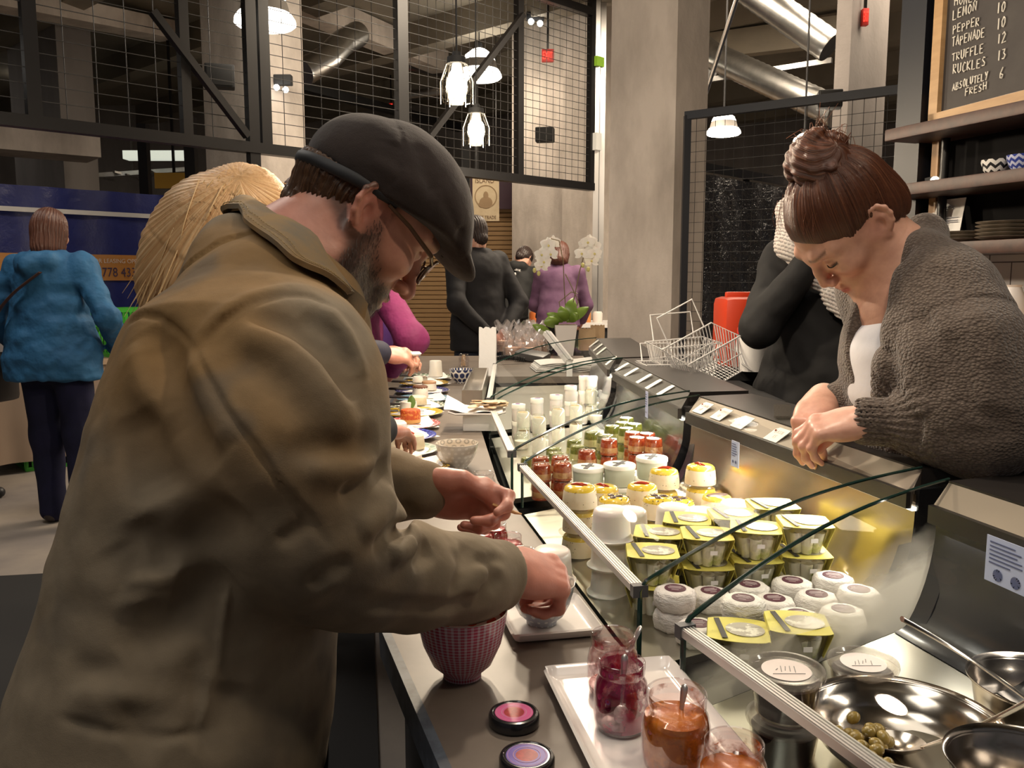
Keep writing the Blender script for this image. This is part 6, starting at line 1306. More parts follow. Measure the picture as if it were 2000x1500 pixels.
# a whole standing figure, built from joints (body frame: x right, y forward, z up)
def figure(label, pos, yaw, H=1.68, lean=0., turn=0., nod=20., look=0., arms=None, legs=None, coat=None, coat_len=.84, coat_w=1., trousers=None, shoes=(.03, .03, .03), hair=None, skin=SK, vox=.008, name='person', hood=False, extra=None, hair_cut='short', sleeves=True, wid=1., wr_amp=.004):
    s = H / 1.70; A = rz_(yaw); pos = np.asarray(pos, float); hip0 = V3(0, 0, .93)
    BL = rx_(-lean)
    def J(x, y, z):
        p = V3(x * wid if z < 1.5 else x, y, z)
        if z > .93: p = hip0 + BL @ (p - hip0)
        return pos + A @ (p * s)
    def JA(p): return pos + A @ (np.asarray(p, float) * s)      # un-leaned
    t = thing(name, label, 'person', pos)
    arms = arms or {}; sh = {}; el = {}; wr = {}
    for sg, kx in ((1, 'r'), (-1, 'l')):
        a = arms.get(kx, {}); sh[kx] = J(sg * .175, 0, 1.395); el[kx] = J(*a['el']) if 'el' in a else J(sg * .25, -.03, 1.10); wr[kx] = J(*a['wr']) if 'wr' in a else J(sg * .25, .08, .86)
    lg = legs or {'r': ((.10, .03, .48), (.11, 0, .09)), 'l': ((-.10, .03, .48), (-.11, 0, .09))}
    HM = A @ BL @ rz_(look) @ rx_(-R_(nod)); HO = J(0, .015, 1.575) if True else None
    HMf = np.stack([HM[:, 0], HM[:, 1], HM[:, 2]], 1); hk = .97 * s
    # body: head, neck, core, arms, hands, legs in one skin
    b = Sd(); W = head(b, HMf, HO, hk, fine=False, lids=False); b.cone(HO + HM @ V3(0, -.02, -.06) * hk, J(0, -.01, 1.40), .052 * s, .060 * s, .03)
    b.cone(J(0, 0, 1.30), J(0, 0, .98), .095 * s, .10 * s, .05)
    for kx, sg in (('r', 1), ('l', -1)):
        b.chain([J(sg * .08, 0, 1.36), sh[kx], el[kx], wr[kx]], [.05 * s, .042 * s, .034 * s, .024 * s], .03)
        a = arms.get(kx, {}); hd = A @ V3(*a['hd']) if 'hd' in a else unit(wr[kx] - el[kx]); hn = A @ V3(*a['hn']) if 'hn' in a else A @ V3(-sg, .2, 0); hand(b, wr[kx] + hd * .015, hd, hn, sg, .95 * s, a.get('curl', ((25, 30, 20),) * 4))
        kn, an = lg[kx]; b.chain([J(sg * .08, 0, .92), JA(kn), JA(an)], [.06 * s, .05 * s, .036 * s], .04)
    rd = tint(skin, [(HO + HM @ V3(0, .1, -.04) * hk, .035, SKR, .4)] + [(wr[kx], .10, SKR, .45) for kx in 'rl'])
    skin_obj('body', b, vox * .8, skin_mat('skin'), t, rd, org=pos)
    if trousers is not None:
        g = Sd(); g.ell(J(0, -.01, .93), V3(.175 * wid, .125, .15) * s, A, .04)
        for kx, sg in (('r', 1), ('l', -1)): kn, an = lg[kx]; g.chain([J(sg * .085, 0, .90), JA(kn), JA((an[0], an[1] - .005, an[2] - .02))], [.092 * s * wid, .074 * s * wid, .068 * s], .05)
        if wr_amp: g.disp(lambda P: wr_amp * (vnoise(P * V3(1, 1, .6), 16, 3) - .5))
        skin_obj('trousers', g, vox, trousers, t, org=pos)
        for kx, sg in (('r', 1), ('l', -1)):
            kn, an = lg[kx]; fa = JA((an[0], an[1], 0)); fd = A @ rz_(-sg * .15) @ V3(0, 1, 0); g = Sd(); g.cone(fa + V3(0, 0, .045) - fd * .03, fa + fd * .13 + V3(0, 0, .034), .040 * s, .033 * s, .03); g.cone(fa + V3(0, 0, .10), fa + V3(0, 0, .05), .04 * s, .04 * s, .03); g.cut(fa + V3(0, 0, .004), V3(0, 0, -1), .004)
            o = skin_obj('shoe', g, .006, mat('shoe_%d_%d_%d' % tuple(int(x * 99) for x in shoes), shoes, .45), t, org=pos)
    if coat is not None:
        c = Sd(); th = .022; zb = coat_len
        c.cone(J(0, -.005, 1.30), J(0, -.005, 1.08), (.165 + th) * s * wid, (.150 + th) * s * wid, .05, (A @ BL @ V3(0, 1, 0), .72)); c.cone(J(0, -.01, 1.08), J(0, -.01, max(zb, .93)), (.150 + th) * s * coat_w * wid, (.172 + th) * s * coat_w * wid, .05, (A @ BL @ V3(0, 1, 0), .76))
        if zb < .93: c.cone(J(0, -.01, .93), JA((0, -.01, zb + .02)), (.172 + th) * s * coat_w * wid, (.185 + th) * s * coat_w * wid, .05, (A @ V3(0, 1, 0), .74))
        c.ell(J(0, 0, 1.375), V3(.15 * wid, .085, .06) * s, A @ BL, .05)
        if sleeves:
            for kx, sg in (('r', 1), ('l', -1)): c.chain([J(sg * .15, 0, 1.375), sh[kx], el[kx], wr[kx] - unit(wr[kx] - el[kx]) * .01], [.07 * s, .068 * s, .060 * s, .046 * s], .035)
        c.cut(J(0, 0, zb) if zb > .93 else JA((0, 0, zb)), A @ BL @ V3(0, 0, -1) if zb > .93 else V3(0, 0, -1), .012)
        if hood: c.chain([J(.10, -.02, 1.43), J(.07, -.10, 1.42), J(0, -.13, 1.40), J(-.07, -.10, 1.42), J(-.10, -.02, 1.43)], [.035 * s, .045 * s, .055 * s, .045 * s, .035 * s], .03)
        else: c.chain([J(.07, .03, 1.43), J(.08, -.03, 1.45), J(0, -.075, 1.455), J(-.08, -.03, 1.45), J(-.07, .03, 1.43)], [.018 * s] * 5, .02)
        if wr_amp: c.disp(lambda P: wr_amp * 1.6 * (vnoise(P * V3(1, 1, 1.6), 11, 1) - .5) + wr_amp * .8 * (vnoise(P, 27, 2) - .5))
        if extra: extra(c, J, A, s)
        coat_o = skin_obj('coat', c, vox, coat, t, org=pos); t['coat_made'] = 1; del t['coat_made']
    if hair is not None:
        h = Sd(); q = lambda x, y, z: HO + HM @ (V3(x, y, z) * hk)
        h.ell(q(0, -.018, .040), V3(.084, .102, .094) * hk, HMf, .01)
        if hair_cut == 'bob': h.cone(q(0, -.035, 0), q(0, -.050, -.085), .084 * hk, .075 * hk, .03); h.cone(q(.05, -.02, -.02), q(.055, -.02, -.09), .04 * hk, .03 * hk, .03); h.cone(q(-.05, -.02, -.02), q(-.055, -.02, -.09), .04 * hk, .03 * hk, .03)
        elif hair_cut == 'long': h.chain([q(0, -.04, 0), q(0, -.075, -.10), q(0, -.09, -.22), q(0, -.085, -.30)], [.084 * hk, .075 * hk, .066 * hk, .03 * hk], .04)
        else: h.cone(q(0, -.045, -.01), q(0, -.06, -.055), .066 * hk, .05 * hk, .03)
        h.ell(q(0, .095, -.035), V3(.075, .078, .085) * hk, HMf, .012, 's')
        h.disp(lambda P: .003 * np.sin(np.arctan2((P - HO) @ HM[:, 0], -(P - HO) @ HM[:, 1] + .02) * 46 + 4 * vnoise(P, 20)))
        skin_obj('hair', h, vox * .75, hair, t, org=pos, attr={'strand': lambda P: np.arctan2((P - HO) @ HM[:, 0], (P - HO) @ HM[:, 1]) * .35, 'along': lambda P: (P - HO) @ HM[:, 2]})
    return t, J, A, HO, HM, wr
def part_of(t, b, name, m, **k): o = b.out(name, m, t, **k); o.location = tuple(-np.array(t.location)); return o
# ------------------------------------------------------------------ the man in the flat cap
MM = hframe((.641, .336, -.69), (.662, .213, .719)); MO = V3(-.1926, 1.1515, 1.3879); mq = lambda x, y, z: MO + MM @ V3(x, y, z); mloc = lambda P: (P - MO) @ MM
man_pos = V3(-.42, .98, 0)
man = thing('person', 'man in a black flat cap and worn olive canvas jacket bending over the counter', 'person', man_pos)
bd = Sd(); head(bd, MM, MO, 1.0, skull=.080)
NB = px(545, 535, 1.09); bd.cone(mq(0, -.030, -.050), NB, .058, .068, .035); bd.cone(mq(.0, .018, -.095), NB + V3(.03, 0, -.01), .030, .05, .04)
SHn, SHf = px(560, 720, .93), px(580, 715, 1.25); EL, WRn = px(618, 1040, .868), px(975, 1118, 1.085); ELf, WRf = px(664, 925, 1.27), px(822, 962, 1.20)
TH, TM, TC, TU = px(352, 1440, .97), px(420, 1080, 1.0), px(500, 790, 1.03), px(532, 680, 1.065)
bd.chain([NB, TU, TC, TM, TH], [.065, .085, .09, .09, .09], .05)
bd.chain([TU, SHn, EL, px(692, 1100, .91), px(800, 1128, .975), WRn], [.05, .045, .038, .034, .030, .028], .02); bd.chain([TU, SHf, ELf, WRf], [.06, .05, .042, .028], .03)
hand(bd, px(832, 954, 1.20), (.975, -.02, -.20), (-.12, -.93, -.34), -1, .95, ((28, 62, 35), (48, 78, 40), (56, 80, 40), (60, 78, 40)), [(.020, .024, .008), (.052, .034, .010), (.086, .026, .016), (.112, .012, .024)])
hand(bd, px(986, 1108, 1.095), (.84, .42, -.30), (-.40, .30, -.86), 1, .98, ((58, 72, 40), (62, 74, 40), (66, 74, 40), (68, 72, 40)), [(.020, .024, .010), (.046, .030, .028), (.064, .022, .046), (.078, .008, .056)], fr=1.08)
LEGS = [(-.36, .84), (-.42, 1.12)]
for (x, y) in LEGS: bd.chain([V3(x, y, .80), V3(x + .02, y + .01, .45), V3(x - .02, y, .09)], [.06, .05, .036], .04)
BEARD = V3(.055, .026, .016); HAIRC = V3(.045, .026, .017)
def man_col(P):
    c = np.tile(SK * V3(1.02, .94, .95), (len(P), 1)); q = mloc(P); x, y, z = q[:, 0], q[:, 1], q[:, 2]; near = (np.abs(x) < .11) & (np.abs(y) < .16) & (z > -.17) & (z < .14)
    def mixto(col, w): nonlocal c; c = c + (np.asarray(col) - c) * w[:, None]
    rough_ = vnoise(P, 900, 5)
    mixto(SKR, .55 * np.exp(-((np.abs(x) - .082) ** 2 / .02 ** 2 + (y + .014) ** 2 / .035 ** 2 + z ** 2 / .045 ** 2)))          # ears
    mixto(SKR, .45 * np.exp(-(x ** 2 / .02 ** 2 + (y - .11) ** 2 / .02 ** 2 + (z + .04) ** 2 / .02 ** 2)))                      # nose
    mixto(SKR, .35 * np.exp(-((y + .09) ** 2 / .05 ** 2 + (z + .10) ** 2 / .05 ** 2)))                                        # nape
    cheek = np.interp(y, [-.02, .01, .03, .06, .085, .12], [-.005, .0, -.028, -.052, -.050, -.050])                            # upper edge of the beard
    bm = sstep(.014, -.018, z - cheek) * sstep(-.012, .006, y) * (np.clip(1.2 - .0 * z, 0, 1)); bm = bm * (z > -.16)
    under = sstep(-.128, -.160, z + .22 * (y - .05)); bm = bm * (1 - .85 * under)
    lips = np.exp(-(np.maximum(np.abs(x) - .016, 0) ** 2 / .006 ** 2 + (z + .0735) ** 2 / .0072 ** 2)) * (y > .078)
    bm = bm * (1 - np.clip(lips * 1.3, 0, 1)) * near; dens = .62 + .38 * sstep(-.040, -.075, z); w = np.clip(bm * dens * (.80 + .45 * rough_), 0, .97); mixto(BEARD, w); man_col.beard = bm * dens
    mixto(V3(.42, .13, .11), .7 * lips * near)
    br = np.exp(-((z - .0285 - .10 * (np.abs(x) - .03)) ** 2 / .0055 ** 2)) * (np.abs(x) > .010) * (np.abs(x) < .052) * (y > .055); mixto(HAIRC, .85 * br * near)
    hl = sstep(.0, .02, z + .062 + .55 * (y + .02)) * sstep(.022, .004, y) * (np.abs(y) < .2) * near * (np.hypot(np.abs(x) - .08, np.hypot(y + .013, z + .008)) > .030); mixto(HAIRC, .8 * np.clip(hl, 0, 1) * (z > -.075))
    for h in (px(900, 980, 1.18), px(1060, 1130, 1.13)): mixto(SKR * 1.05, .5 * np.exp(-((P - h) ** 2).sum(1) / .09 ** 2))
    return c
bo_ = skin_obj('body', bd, .0026, skin_mat('skin_man', .45), man, man_col, org=man_pos)
me_ = bo_.data; Pv = np.zeros(len(me_.vertices) * 3); me_.vertices.foreach_get('co', Pv); Pv = Pv.reshape(-1, 3) + man_pos; Nv = np.array([v.normal[:] for v in me_.vertices]) if len(Pv) < 400000 else np.zeros_like(Pv); bw = man_col.beard; rb = np.random.default_rng(3)
pick = np.where((bw > .35) & (rb.random(len(bw)) < .55 * bw))[0]; b = B(); Vb = []; Fb = []          # short beard hairs
for k in pick[:9000]:
    p = Pv[k] + rb.normal(0, .0008, 3); n_ = Nv[k]; dn_ = MM @ V3(rb.normal(0, .25), .35, -.9); dn_ = dn_ - n_ * np.dot(dn_, n_) * .75; L = rb.uniform(.003, .0075) * (.6 + .6 * bw[k]); q1 = p + (n_ * .5 + unit(dn_) * .8) * L * .6; q2 = q1 + (n_ * .15 + unit(dn_)) * L * .6; sd_ = unit(np.cross(dn_, n_)) * .00028; i0 = len(Vb); Vb += [p - sd_, p + sd_, q1 + sd_, q1 - sd_, q2]; Fb += [(i0, i0 + 1, i0 + 2, i0 + 3), (i0 + 3, i0 + 2, i0 + 4)]
b.add(Vb, Fb); part_of(man, b, 'beard', mat('beard_hair', (.035, .016, .010), .5))
# eyes hidden by the cap; short back hair under the cap
hr = Sd(); hr.ell(mq(0, -.016, .034), (.0795, .0985, .092), MM, .01); hr.cone(mq(0, -.058, -.02), mq(0, -.062, -.050), .048, .034, .03)
hr.disp(lambda P: .0014 * np.sin(np.arctan2(mloc(P)[:, 0], -mloc(P)[:, 1]) * 75 + 6 * vnoise(P, 40, 1)) + .0035 * (vnoise(P, 120, 2) - .5))
hr.ell(mq(0, .115, -.02), (.12, .112, .16), MM, .01, 's'); hr.ell(mq(0, -.03, -.150), (.16, .13, .085), MM, .012, 's')
hr.cut(mq(0, -.004, 0), MM[:, 1], .004); hr.cut(mq(0, -.05, .012), MM @ V3(0, -.1, 1))
for s in (-1, 1): hr.ell(mq(s * .085, -.010, -.010), (.030, .0255, .036), MM, .006, 's')
skin_obj('hair', hr, .0026, hair_mat('man_hair', (.022, .013, .009), (.075, .038, .020), (.20, .105, .05), 120), man, org=man_pos, attr={'strand': lambda P: np.arctan2(mloc(P)[:, 0], -mloc(P)[:, 1]) * .3, 'along': lambda P: mloc(P)[:, 2]})
# flat cap
cp = Sd(); cp.ell(mq(0, -.006, .046), (.091, .112, .079), MM @ rx_(R_(13)), .02); cp.ell(mq(0, .042, .064), (.084, .080, .047), MM @ rx_(R_(-14)), .05)
cp.cut(mq(0, -.05, .004), MM @ V3(0, .30, -1), .005)
cp.ell(mq(0, .086, .054), (.076, .084, .017), MM @ rx_(R_(-14)), .03)
cp.ell(mq(0, -.012, -.010), (.0765, .097, .080), MM, .004, 's'); cp.ell(mq(0, .060, -.060), (.075, .135, .068), MM @ rx_(R_(-18)), .006, 's')
cp.fold([mq(.075, .125, .020), mq(.085, .095, .048), mq(.07, .070, .075), mq(.03, .060, .100), mq(-.03, .060, .102)], -.0035, .006)
cp.fold([mq(.095, -.07, .03), mq(.095, -.02, .045), mq(.088, .03, .05)], .004, .012); cp.fold([mq(.08, -.03, .10), mq(.09, .0, .075), mq(.088, .03, .055)], -.005, .012); cp.fold([mq(.07, -.06, .10), mq(.085, -.05, .07)], .004, .012)
cp.disp(lambda P: .0035 * (vnoise(P, 24, 3) - .5))
m_cap = cloth_mat('cap_wool', (.020, .0135, .012), (.036, .025, .022), .95, 900., .8, big=(30, .4, .006), sheen=.18)
cap_o = skin_obj('flat_cap', cp, .0028, m_cap, man, org=man_pos)
b = B(); ring = [mq(.0815 * math.sin(a), -.012 - .100 * math.cos(a), .0185 - .030 * math.cos(a)) for a in np.linspace(-1.75, 1.75, 40)]; b.tube(ring, .0035, 8, flat=2.2); o = b.out('band', mat('cap_band', (.012, .013, .016), .6), cap_o); o.location = tuple(-man_pos)
# spectacles
gl = thing('spectacles', None, None) if False else None
b = B(); rim = lambda s: [mq(s * (.034 + .027 * math.cos(a)), .104 - .012 * abs(math.cos(a)) * (math.cos(a) > 0) + .004, -.004 + .019 * math.sin(a)) for a in np.linspace(0, 2 * math.pi, 36)[:-1]]
for s in (-1, 1): b.tube(rim(s), .0018, 6, closed=True); b.tube([mq(s * .060, .095, .004), mq(s * .074, .084, .008), mq(s * .082, .035, .013), mq(s * .083, -.002, .013)], [.0024, .0028, .0026, .0020], 8, flat=1.6)
b.tube([mq(-.008, .106, .002), mq(0, .110, .005), mq(.008, .106, .002)], .0016, 6); sp_o = part_of(man, b, 'spectacles', mat('specs_frame', (.055, .028, .014), .3, coat=.4))
b = B()
for s in (-1, 1):
    r_ = rim(s); c_ = mq(s * .034, .108, -.004); b.add([c_] + r_, [(0, i + 1, (i + 1) % 35 + 1) for i in range(35)])
o = b.out('lens', glass('specs_lens', (.93, .95, .97), .12, .6), sp_o)

# jacket
jk = Sd(); FB = unit(V3(.95, -.12, -.22))
jk.cone(TH, TM, .205, .195, .06, (FB, .72)); jk.cone(TM, TC, .195, .200, .06, (FB, .64)); jk.cone(TC, TU, .200, .105, .07, (FB, .66))
jk.chain([px(540, 690, .975), px(566, 742, .89), px(562, 860, .862), px(618, 1040, .868)], [.072, .086, .088, .076], .05)
jk.chain([px(618, 1040, .868), px(692, 1098, .91), px(800, 1126, .975), px(895, 1130, 1.03), px(972, 1124, 1.08)], [.076, .066, .056, .049, .0430], .03)
jk.chain([px(575, 715, 1.25), px(636, 815, 1.27), ELf, px(752, 946, 1.23), px(826, 958, 1.20)], [.070, .066, .058, .046, .0405], .04)
jk.cone(px(565, 705, 1.0), px(580, 715, 1.2), .055, .05, .06); jk.ell(px(535, 610, 1.08), (.085, .14, .05), None, .05); jk.ell(px(470, 500, 1.09), (.04, .10, .055), None, .06)
jk.ell(NB + (MO - NB) * .42, V3(.062, .074, .10), np.stack([unit(V3(.5, 0, -.6)), V3(0, 1, 0), unit(MO - NB)], 1), .012, 's')
jk.cone(TH + V3(-.01, 0, -.01), TH + V3(-.02, 0, -.12), .210, .20, .05, (FB, .76)); jk.cut(TH + V3(0, 0, -.085), V3(.05, 0, -1), .02)
# open cuffs
ca, cb_ = px(972, 1120, 1.08), px(1002, 1120, 1.10); jk.cone(ca + (cb_ - ca) * .1, ca + (cb_ - ca) * 2, .036, .036, .004, None, 's'); jk.cut(px(988, 1120, 1.09), unit(cb_ - ca + V3(0, 0, -.002)), .006)
FOLDS = [  # drag lines of the cloth: polyline in the picture, depth of the crease, its width
 ([(300, 632), (328, 715), (372, 830), (425, 915)], -.022, .017), ([(268, 665), (292, 750), (340, 840)], .010, .018), ([(352, 690), (400, 800), (440, 880)], .012, .020), ([(262, 800), (286, 905), (318, 985)], -.014, .020),
 ([(300, 940), (345, 1040), (352, 1150)], .014, .020), ([(285, 1085), (345, 1070), (415, 1030), (470, 985)], -.018, .020), ([(270, 1010), (292, 1070), (300, 1130)], -.010, .018), ([(352, 1160), (300, 1150), (240, 1130)], .010, .022),
 ([(232, 1290), (300, 1240), (370, 1170), (440, 1110)], -.016, .022), ([(230, 1440), (290, 1400), (360, 1350), (410, 1340)], -.014, .024), ([(120, 1310), (230, 1320), (350, 1345)], -.008, .012), ([(130, 1350), (250, 1355), (355, 1352)], .007, .015),
 ([(215, 1060), (240, 1110), (255, 1180)], -.007, .018), ([(450, 1330), (430, 1400), (370, 1460)], -.010, .020), ([(120, 1160), (180, 1200), (260, 1220)], -.005, .016),
 # sleeve
 ([(490, 612), (570, 640), (650, 700), (692, 790)], -.010, .014), ([(470, 640), (560, 680), (640, 760), (690, 850)], .008, .016), ([(590, 610), (650, 655), (695, 730)], -.010, .012), ([(630, 600), (675, 650), (712, 740)], .007, .012), ([(440, 690), (520, 730), (600, 830), (650, 900)], -.005, .018),
 ([(560, 870), (640, 885), (740, 860)], -.007, .016), ([(600, 905), (680, 925), (745, 930)], .008, .016), ([(660, 960), (720, 940), (760, 905)], -.012, .013), ([(735, 1075), (770, 1045), (800, 1000)], -.016, .013), ([(765, 1085), (810, 1060), (838, 1018)], .010, .012), ([(810, 1095), (845, 1070), (872, 1030)], -.015, .011), ([(700, 1040), (740, 1010), (765, 960)], .009, .014),
 ([(880, 1165), (905, 1110), (915, 1062)], -.010, .010), ([(915, 1170), (940, 1120), (950, 1078)], .007, .010), ([(930, 1085), (960, 1105), (972, 1150)], -.010, .009), ([(930, 1160), (955, 1148), (975, 1138)], -.007, .010), ([(660, 1165), (740, 1185), (840, 1190), (960, 1172)], -.008, .010), ([(600, 1150), (640, 1120), (690, 1095)], -.007, .010), ([(540, 1060), (575, 1040), (605, 1015)], -.004, .008),
 ([(880, 1085), (930, 1095), (985, 1092)], -.005, .008)]
creases(jk, [(p, a * .80, w * 1.15) if i < 15 else (p, a * 1.3, w * .88) for i, (p, a, w) in enumerate(FOLDS)])
SEAMS = [([(248, 634), (277, 615), (312, 620), (347, 645), (381, 684)], -.0045, .0035), ([(381, 684), (433, 632), (490, 591), (555, 573), (607, 575), (640, 592)], -.009, .0045), ([(381, 684), (416, 753), (442, 800), (498, 870), (559, 957), (600, 1012), (640, 1060)], -.0055, .0040), ([(445, 1125), (440, 1180), (425, 1290), (405, 1360), (385, 1470)], .0035, .0040), ([(120, 1400), (200, 1428), (320, 1440), (400, 1430)], -.004, .005)]
creases(jk, SEAMS)
creases(jk, [([(368, 690), (400, 640), (440, 607), (490, 573), (555, 556), (610, 560)], .003, .008), ([(395, 690), (430, 760), (456, 805), (512, 872), (572, 955), (612, 1005)], .003, .007)])
jk.disp(lambda P: .0065 * (vnoise(P, 13, 7) - .5) + .003 * (vnoise(P, 38, 8) - .5))
OCH, OLV, DRK = V3(.250, .148, .058), V3(.195, .155, .105), V3(.085, .062, .042)
def jk_col(P):
    n1 = vnoise(P, 7, 1) * .6 + vnoise(P, 17, 2) * .4; n2 = vnoise(P, 11, 3) * .6 + vnoise(P, 34, 4) * .4; up_ = sstep(1.02, 1.20, P[:, 2] + .25 * (P[:, 0] + .25)); w = np.clip(up_ * .80 * sstep(.30, .58, n1) + .16 * sstep(.5, .8, n1), 0, 1)
    c = OLV + (OCH - OLV) * w[:, None]; g = sstep(.56, .78, n2) * .55; c = c + (V3(.115, .098, .076) - c) * g[:, None]; return c * (1 + .12 * (vnoise(P, 90, 5) - .5))[:, None]
jacket = skin_obj('jacket', jk, .0036, cloth_mat('jacket_canvas', (1, 1, 1), None, .82, 900., .35, True, (26, .3, .006)), man, jk_col, org=man_pos)
# turned-down collar round the neck
def cspl(pts, n):
    P = np.array(pts); k = len(P); r = []
    for i in range(n):
        t = i / (n - 1) * (k - 1); j = min(int(t), k - 2); f = t - j; p0, p1, p2, p3 = P[max(j - 1, 0)], P[j], P[j + 1], P[min(j + 2, k - 1)]
        r.append(.5 * (2 * p1 + (p2 - p0) * f + (2 * p0 - 5 * p1 + 4 * p2 - p3) * f * f + (3 * p1 - p0 - 3 * p2 + p3) * f ** 3))
    return np.array(r)
cu = cspl([px(668, 575, 1.19), px(640, 500, 1.235), px(565, 425, 1.22), px(492, 380, 1.14), px(500, 384, 1.07), px(556, 428, 1.005), px(612, 508, .975), px(645, 575, .985), px(660, 612, 1.01)], 60)
cl = cspl([px(700, 620, 1.22), px(650, 540, 1.29), px(545, 460, 1.29), px(448, 412, 1.17), px(441, 420, 1.07), px(500, 486, .955), px(560, 548, .925), px(607, 583, .93), px(648, 598, .965)], 60)
def outside(P, gap):                                  # lift the leaf clear of the jacket below it
    for _ in range(4):
        d_ = jk(P, marg=.1); g_ = np.stack([jk(P + np.eye(3)[i] * .004, marg=.1) - jk(P - np.eye(3)[i] * .004, marg=.1) for i in range(3)], 1); g_ /= np.linalg.norm(g_, axis=1, keepdims=True) + 1e-9; P = P + g_ * np.clip(gap - d_, 0, .03)[:, None]
    return P
LEAF = np.array([[lerp(cu[i], cl[i], v) + unit(V3(0, -.35, .8)) * (.010 * math.sin(math.pi * v) - .004) + V3(0, 0, .0018 * math.sin(i * .9) * v) for v in np.linspace(0, 1, 9)] for i in range(60)])
LEAF = outside(LEAF.reshape(-1, 3), .010).reshape(60, 9, 3); cu = LEAF[:, 0].copy(); cl = LEAF[:, 8].copy()
b = B(); b.grid(lambda u, v: LEAF[int(round(u * 59)), int(round(v * 8))], 59, 8, thick=-.006)
cin = cu + (NB - cu) * .10 + V3(0, 0, -.045); b.grid(lambda u, v: (lambda i: lerp(cu[i], cin[i], v))(int(round(u * 59))), 59, 4, thick=.004)
col_o = b.out('collar', mat('collar_canvas', tuple(OCH * V3(1.15, 1.25, 1.4)), .85, noise=(16, tuple(OLV), .40, .66), bump=(420, .3, .001)), jacket, sharp=70); col_o.location = tuple(-man_pos)
b = B()
for off_ in (.82, .93):
    P = [LEAF[i, 8] + (LEAF[i, 6] - LEAF[i, 8]) * (.9 if off_ < .9 else .3) + unit(V3(0, -.7, .6)) * .0030 for i in range(26, 60)]
    for i in range(len(P) - 1):
        for s_ in (.05, .55): b.tube([P[i] + (P[i + 1] - P[i]) * s_, P[i] + (P[i + 1] - P[i]) * (s_ + .36)], .0007, 4)
o = b.out('stitching', mat('stitch_tan', (.34, .24, .11), .8), col_o)
# trousers and shoes
tr_ = Sd(); tr_.ell(V3(-.40, .98, .74), (.165, .20, .13), None, .05)
for (x, y) in LEGS: tr_.chain([V3(x, y, .74), V3(x + .02, y + .01, .45), V3(x - .02, y, .07)], [.10, .082, .075], .05)
tr_.disp(lambda P: .006 * (vnoise(P, 14, 3) - .5)); skin_obj('trousers', tr_, .007, cloth_mat('dark_jeans', (.016, .018, .035), (.012, .013, .024), .85), man, org=man_pos)
for (x, y) in LEGS:
    g = Sd(); g.cone(V3(x - .06, y, .045), V3(x + .13, y, .036), .045, .038, .03); g.cone(V3(x - .02, y, .11), V3(x - .02, y, .05), .045, .045, .03); g.cut(V3(0, 0, .004), V3(0, 0, -1), .004); skin_obj('shoe', g, .006, mat('shoe_brown', (.04, .025, .018), .45), man, org=man_pos)
# the cracker pinched in his raised hand
b = B(); b.tube([px(962, 985, 1.165), px(985, 993, 1.165), px(1006, 1001, 1.165), px(1019, 1004, 1.165)], [.003, .0042, .0040, .0015], 8, flat=.6); b.tube([px(970, 984, 1.17), px(998, 992, 1.17)], [.004, .0035], 8)
tag(b.out('cracker_stick', mat('cracker_gold', (.50, .27, .10), .6)), 'thin golden cracker pinched in the raised hand of the man', 'cracker')
# ------------------------------------------------------------------ shoppers behind
cl = lambda n, c, c2=None, **k: cloth_mat(n, c, c2, **k)
def floor_at(u, v): p = pz(u, v, 0.); return V3(p[0], p[1], 0)
# woman in the blue rain jacket, seen from behind
bp_ = floor_at(120, 1022); bp_[0] += .02
h_brown = hair_mat('brown_bob', (.045, .018, .012), (.11, .042, .026), (.22, .10, .06), 60)
t, J, A, HO, HM, WR = figure('woman in a blue hooded rain jacket standing with her back turned by green crates', bp_, R_(-12), 1.66, R_(2), arms={'l': dict(el=(-.30, -.05, 1.14), wr=(-.28, .12, .92)), 'r': dict(el=(.33, -.05, 1.14), wr=(.24, .17, .96))}, legs={'r': ((.13, .01, .48), (.15, -.02, .09)), 'l': ((-.09, .02, .48), (-.09, .03, .09))},
    coat=cl('blue_nylon', (.028, .125, .26), (.020, .09, .20), rough=.68, weave=300, big=(11, .8, .02)), coat_len=.80, coat_w=1.14, trousers=cl('navy_jeans', (.014, .014, .045), (.009, .010, .026), rough=.9), shoes=(.035, .025, .022), hair=h_brown, hair_cut='bob', vox=.0065, hood=True, wid=1.12, wr_amp=.012, nod=8, look=R_(14))
# her strap and bag
pts = [J(.07, -.165, 1.36), J(-.06, -.190, 1.25), J(-.17, -.180, 1.13), J(-.245, -.13, 1.02), J(-.275, -.06, .94)]
tb_ = thing('shoulder_bag', 'dark shoulder bag with brown strap worn by the woman in blue', 'bag', pts[-1]); b = B(); b.tube([p - pts[-1] for p in cspl(pts, 24)], .018, 8, flat=.25); b.out('strap', mat('brown_leather', (.085, .035, .018), .45), tb_)
b = B(); b.box((-.05, .03, -.14), (.12, .26, .26), A, bev=.03); b.out('bag', mat('dark_leather', (.022, .018, .018), .5), tb_)
# shopper whose shoe only enters the frame
sp_ = floor_at(-62, 985); figure('person at the picture edge of whom only a black shoe shows', sp_, R_(-75), 1.70, 0, legs={'r': ((.10, .03, .48), (.10, .02, .09)), 'l': ((-.10, .03, .48), (-.10, .0, .09))}, coat=cl('charcoal_coat', (.02, .02, .022)), trousers=cl('black_trousers', (.010, .010, .012)), shoes=(.012, .012, .014), hair=h_brown, vox=.010)
